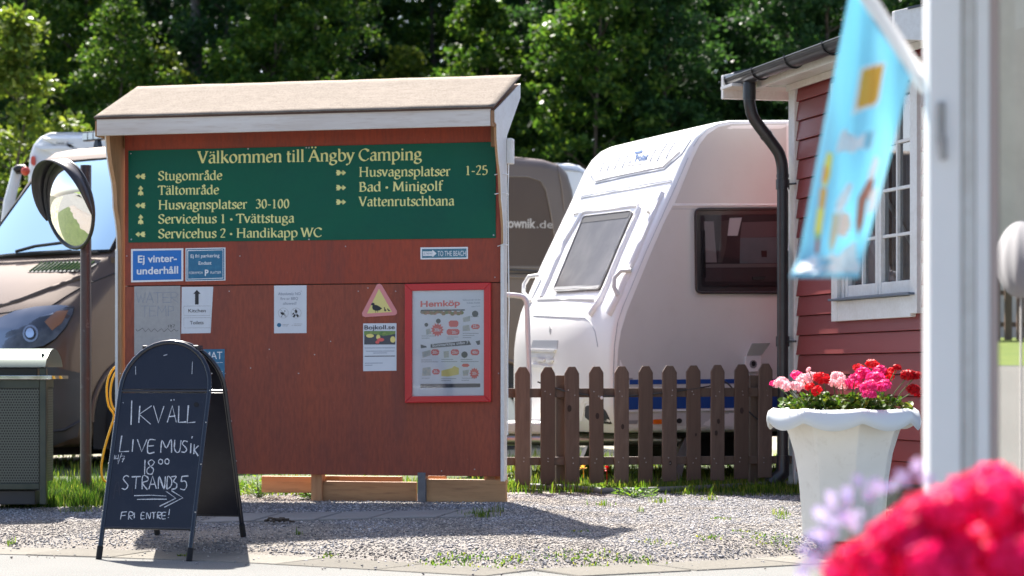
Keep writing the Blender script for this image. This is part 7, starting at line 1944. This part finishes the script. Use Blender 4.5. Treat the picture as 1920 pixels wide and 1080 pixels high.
tree('bush', 25, 33.5, 1.02, 'small yellow green tree at the left edge, nearest of the wood', name='young_tree')
tree('bush', 92, 35.5, .66, 'low light green sapling behind the roof of the white motorhome', name='young_tree')
pos = {'front row': [(-330, 41, 'broad'), (-60, 41.5, 'dark'), (150, 42.5, 'broad2'), (300, 41, 'light'), (362, 43.4, 'pine'), (432, 43, 'dark'), (590, 42, 'broad'), (760, 43.5, 'light'), (905, 42, 'broad2'), (1120, 40.5, 'broad2'), (1255, 41, 'dark'), (1560, 41, 'dark'), (510, 41, 'broad2'), (225, 40.5, 'broad'), (1730, 41.5, 'dark'), (1050, 43, 'dark'), (1190, 42, 'dark'), (1330, 43, 'dark'), (1480, 42, 'dark'), (1640, 43, 'broad'), (1830, 42, 'dark'), (2080, 42, 'broad2'), (2380, 42, 'broad')],
       'middle row': [(-480, 47, 'broad'), (-180, 48, 'dark'), (40, 46.5, 'broad'), (225, 48, 'dark'), (350, 46, 'dark'), (527, 45.2, 'pine'), (500, 48.5, 'broad'), (655, 47, 'dark'), (820, 48, 'broad'), (980, 47.5, 'dark'), (1120, 48, 'broad2'), (1260, 47, 'broad'), (1405, 48, 'dark'), (1560, 47, 'broad'), (1740, 48, 'dark'), (1960, 47, 'broad'), (2220, 48, 'dark'), (2500, 47, 'broad')],
       'back row': [(-560, 54, 'dark'), (-300, 53, 'broad'), (-90, 55, 'dark'), (90, 53, 'broad'), (260, 55, 'dark'), (415, 53.5, 'broad'), (560, 55, 'dark'), (710, 53, 'dark'), (865, 54, 'broad'), (1010, 55, 'dark'), (1150, 53, 'dark'), (1300, 55, 'broad'), (1450, 54, 'dark'), (1610, 53, 'dark'), (1800, 55, 'broad'), (2010, 53, 'dark'), (2230, 55, 'broad'), (2460, 54, 'dark')]}
KN = {'broad': 'tall green tree', 'broad2': 'loose green tree', 'dark': 'dark dense tree', 'light': 'bright yellow-green tree', 'pine': 'grey-trunked pine'}
def where(px):
    if px < -400: return 'far beyond the left edge'
    if px < -100: return 'just beyond the left edge'
    for a, b in ((70, 'at the left edge'), (175, 'above the motorhome'), (290, 'above the board roof\'s left end'), (380, 'above the word Välkommen'), (470, 'above the word till'), (545, 'above the word Ängby'), (620, 'above the word Camping'), (690, 'above the green sign'), (800, 'above the beach sign'), (885, 'above the red poster frame'),
                 (1000, 'above the board roof\'s right end'), (1100, 'above the brown van\'s rear'), (1200, 'above the caravan\'s ribbed head'), (1310, 'above the caravan roof bend'), (1430, 'above the gutter end'), (1520, 'above the swan neck'), (1680, 'behind the flag'), (1900, 'behind the kiosk post')):
        if px < a: return b
    return 'just beyond the right edge' if px < 2300 else 'far beyond the right edge'
used = set()
for row, lst in pos.items():
    for px, D, k in lst:
        lab = '%s, %s of the wood, %s' % (KN[k], row, where(px))
        if lab in used: lab += ', further right'
        used.add(lab)
        f = 1.0 if k == 'pine' else {'front row': .56, 'middle row': .80, 'back row': 1.08}[row]
        tree(k, px, D, random.uniform(.90, 1.12) * f, lab, name='pine_tree' if k == 'pine' else 'broadleaf_tree')
# far wood that reads as one mass
rg = np.random.default_rng(9)
n = 90000
Xf = rg.uniform(-24, 24, n); Df = rg.uniform(60, 72, n); Zb = np.array([gz(0, d) for d in Df]); Zf = Zb + rg.random(n) * 14
cl_ = np.sin(Xf * 1.3 + Zf * .9) + np.sin(Xf * .7 - Zf * 1.4 + Df) ; Df = Df + cl_ * .8
s = rg.uniform(.10, .24, (n, 1)); nr = rg.normal(0, .7, (n, 3)); nr[:, 2] += .6; nr /= np.linalg.norm(nr, axis=1, keepdims=True)
x = np.cross(nr, rg.normal(0, 1, (n, 3))); x /= np.linalg.norm(x, axis=1, keepdims=True); y = np.cross(nr, x); Pp = np.stack([Xf, Df, Zf], 1)
V = np.stack([Pp - x * s, Pp + y * s * .6, Pp + x * s, Pp - y * s * .6], 1).reshape(-1, 3)
o = np_mesh('far_wood', V, np.arange(n * 4).reshape(-1, 4), m_leaf2); tag(o, 'dark far wood closing the view behind the rows of trees', 'wood', kind='stuff')
# low undergrowth at the foot of the wood
n = 26000
Xf = rg.uniform(-16, 18, n); Df = rg.uniform(38.5, 40.5, n); Zf = np.array([gz(0, d) for d in Df]) + rg.random(n) ** 1.6 * 1.8 * (.6 + .4 * np.sin(Xf * 2.1))
s = rg.uniform(.04, .09, (n, 1)); nr = rg.normal(0, .7, (n, 3)); nr[:, 2] += .6; nr /= np.linalg.norm(nr, axis=1, keepdims=True)
x = np.cross(nr, rg.normal(0, 1, (n, 3))); x /= np.linalg.norm(x, axis=1, keepdims=True); y = np.cross(nr, x); Pp = np.stack([Xf, Df, Zf], 1)
V = np.stack([Pp - x * s, Pp + y * s * .6, Pp + x * s, Pp - y * s * .6], 1).reshape(-1, 3)
o = np_mesh('undergrowth', V, np.arange(n * 4).reshape(-1, 4), m_leaf); tag(o, 'low green undergrowth along the edge of the wood', 'undergrowth', kind='stuff')
# trees added behind the camera to cut the bright sky in reflections
for i, (x, D) in enumerate(((-9, -16), (-4, -18), (1, -17), (6, -18), (11, -16), (-14, -14))):
    tree(('broad', 'dark', 'broad2')[i % 3], 0, D, 1.0, '%s tree added behind the camera, seen only in reflections' % ('third from left', 'fourth from left', 'third from right', 'second from right', 'rightmost', 'leftmost')[i], x=x, name='reflection_tree', group='added trees behind the photographer')
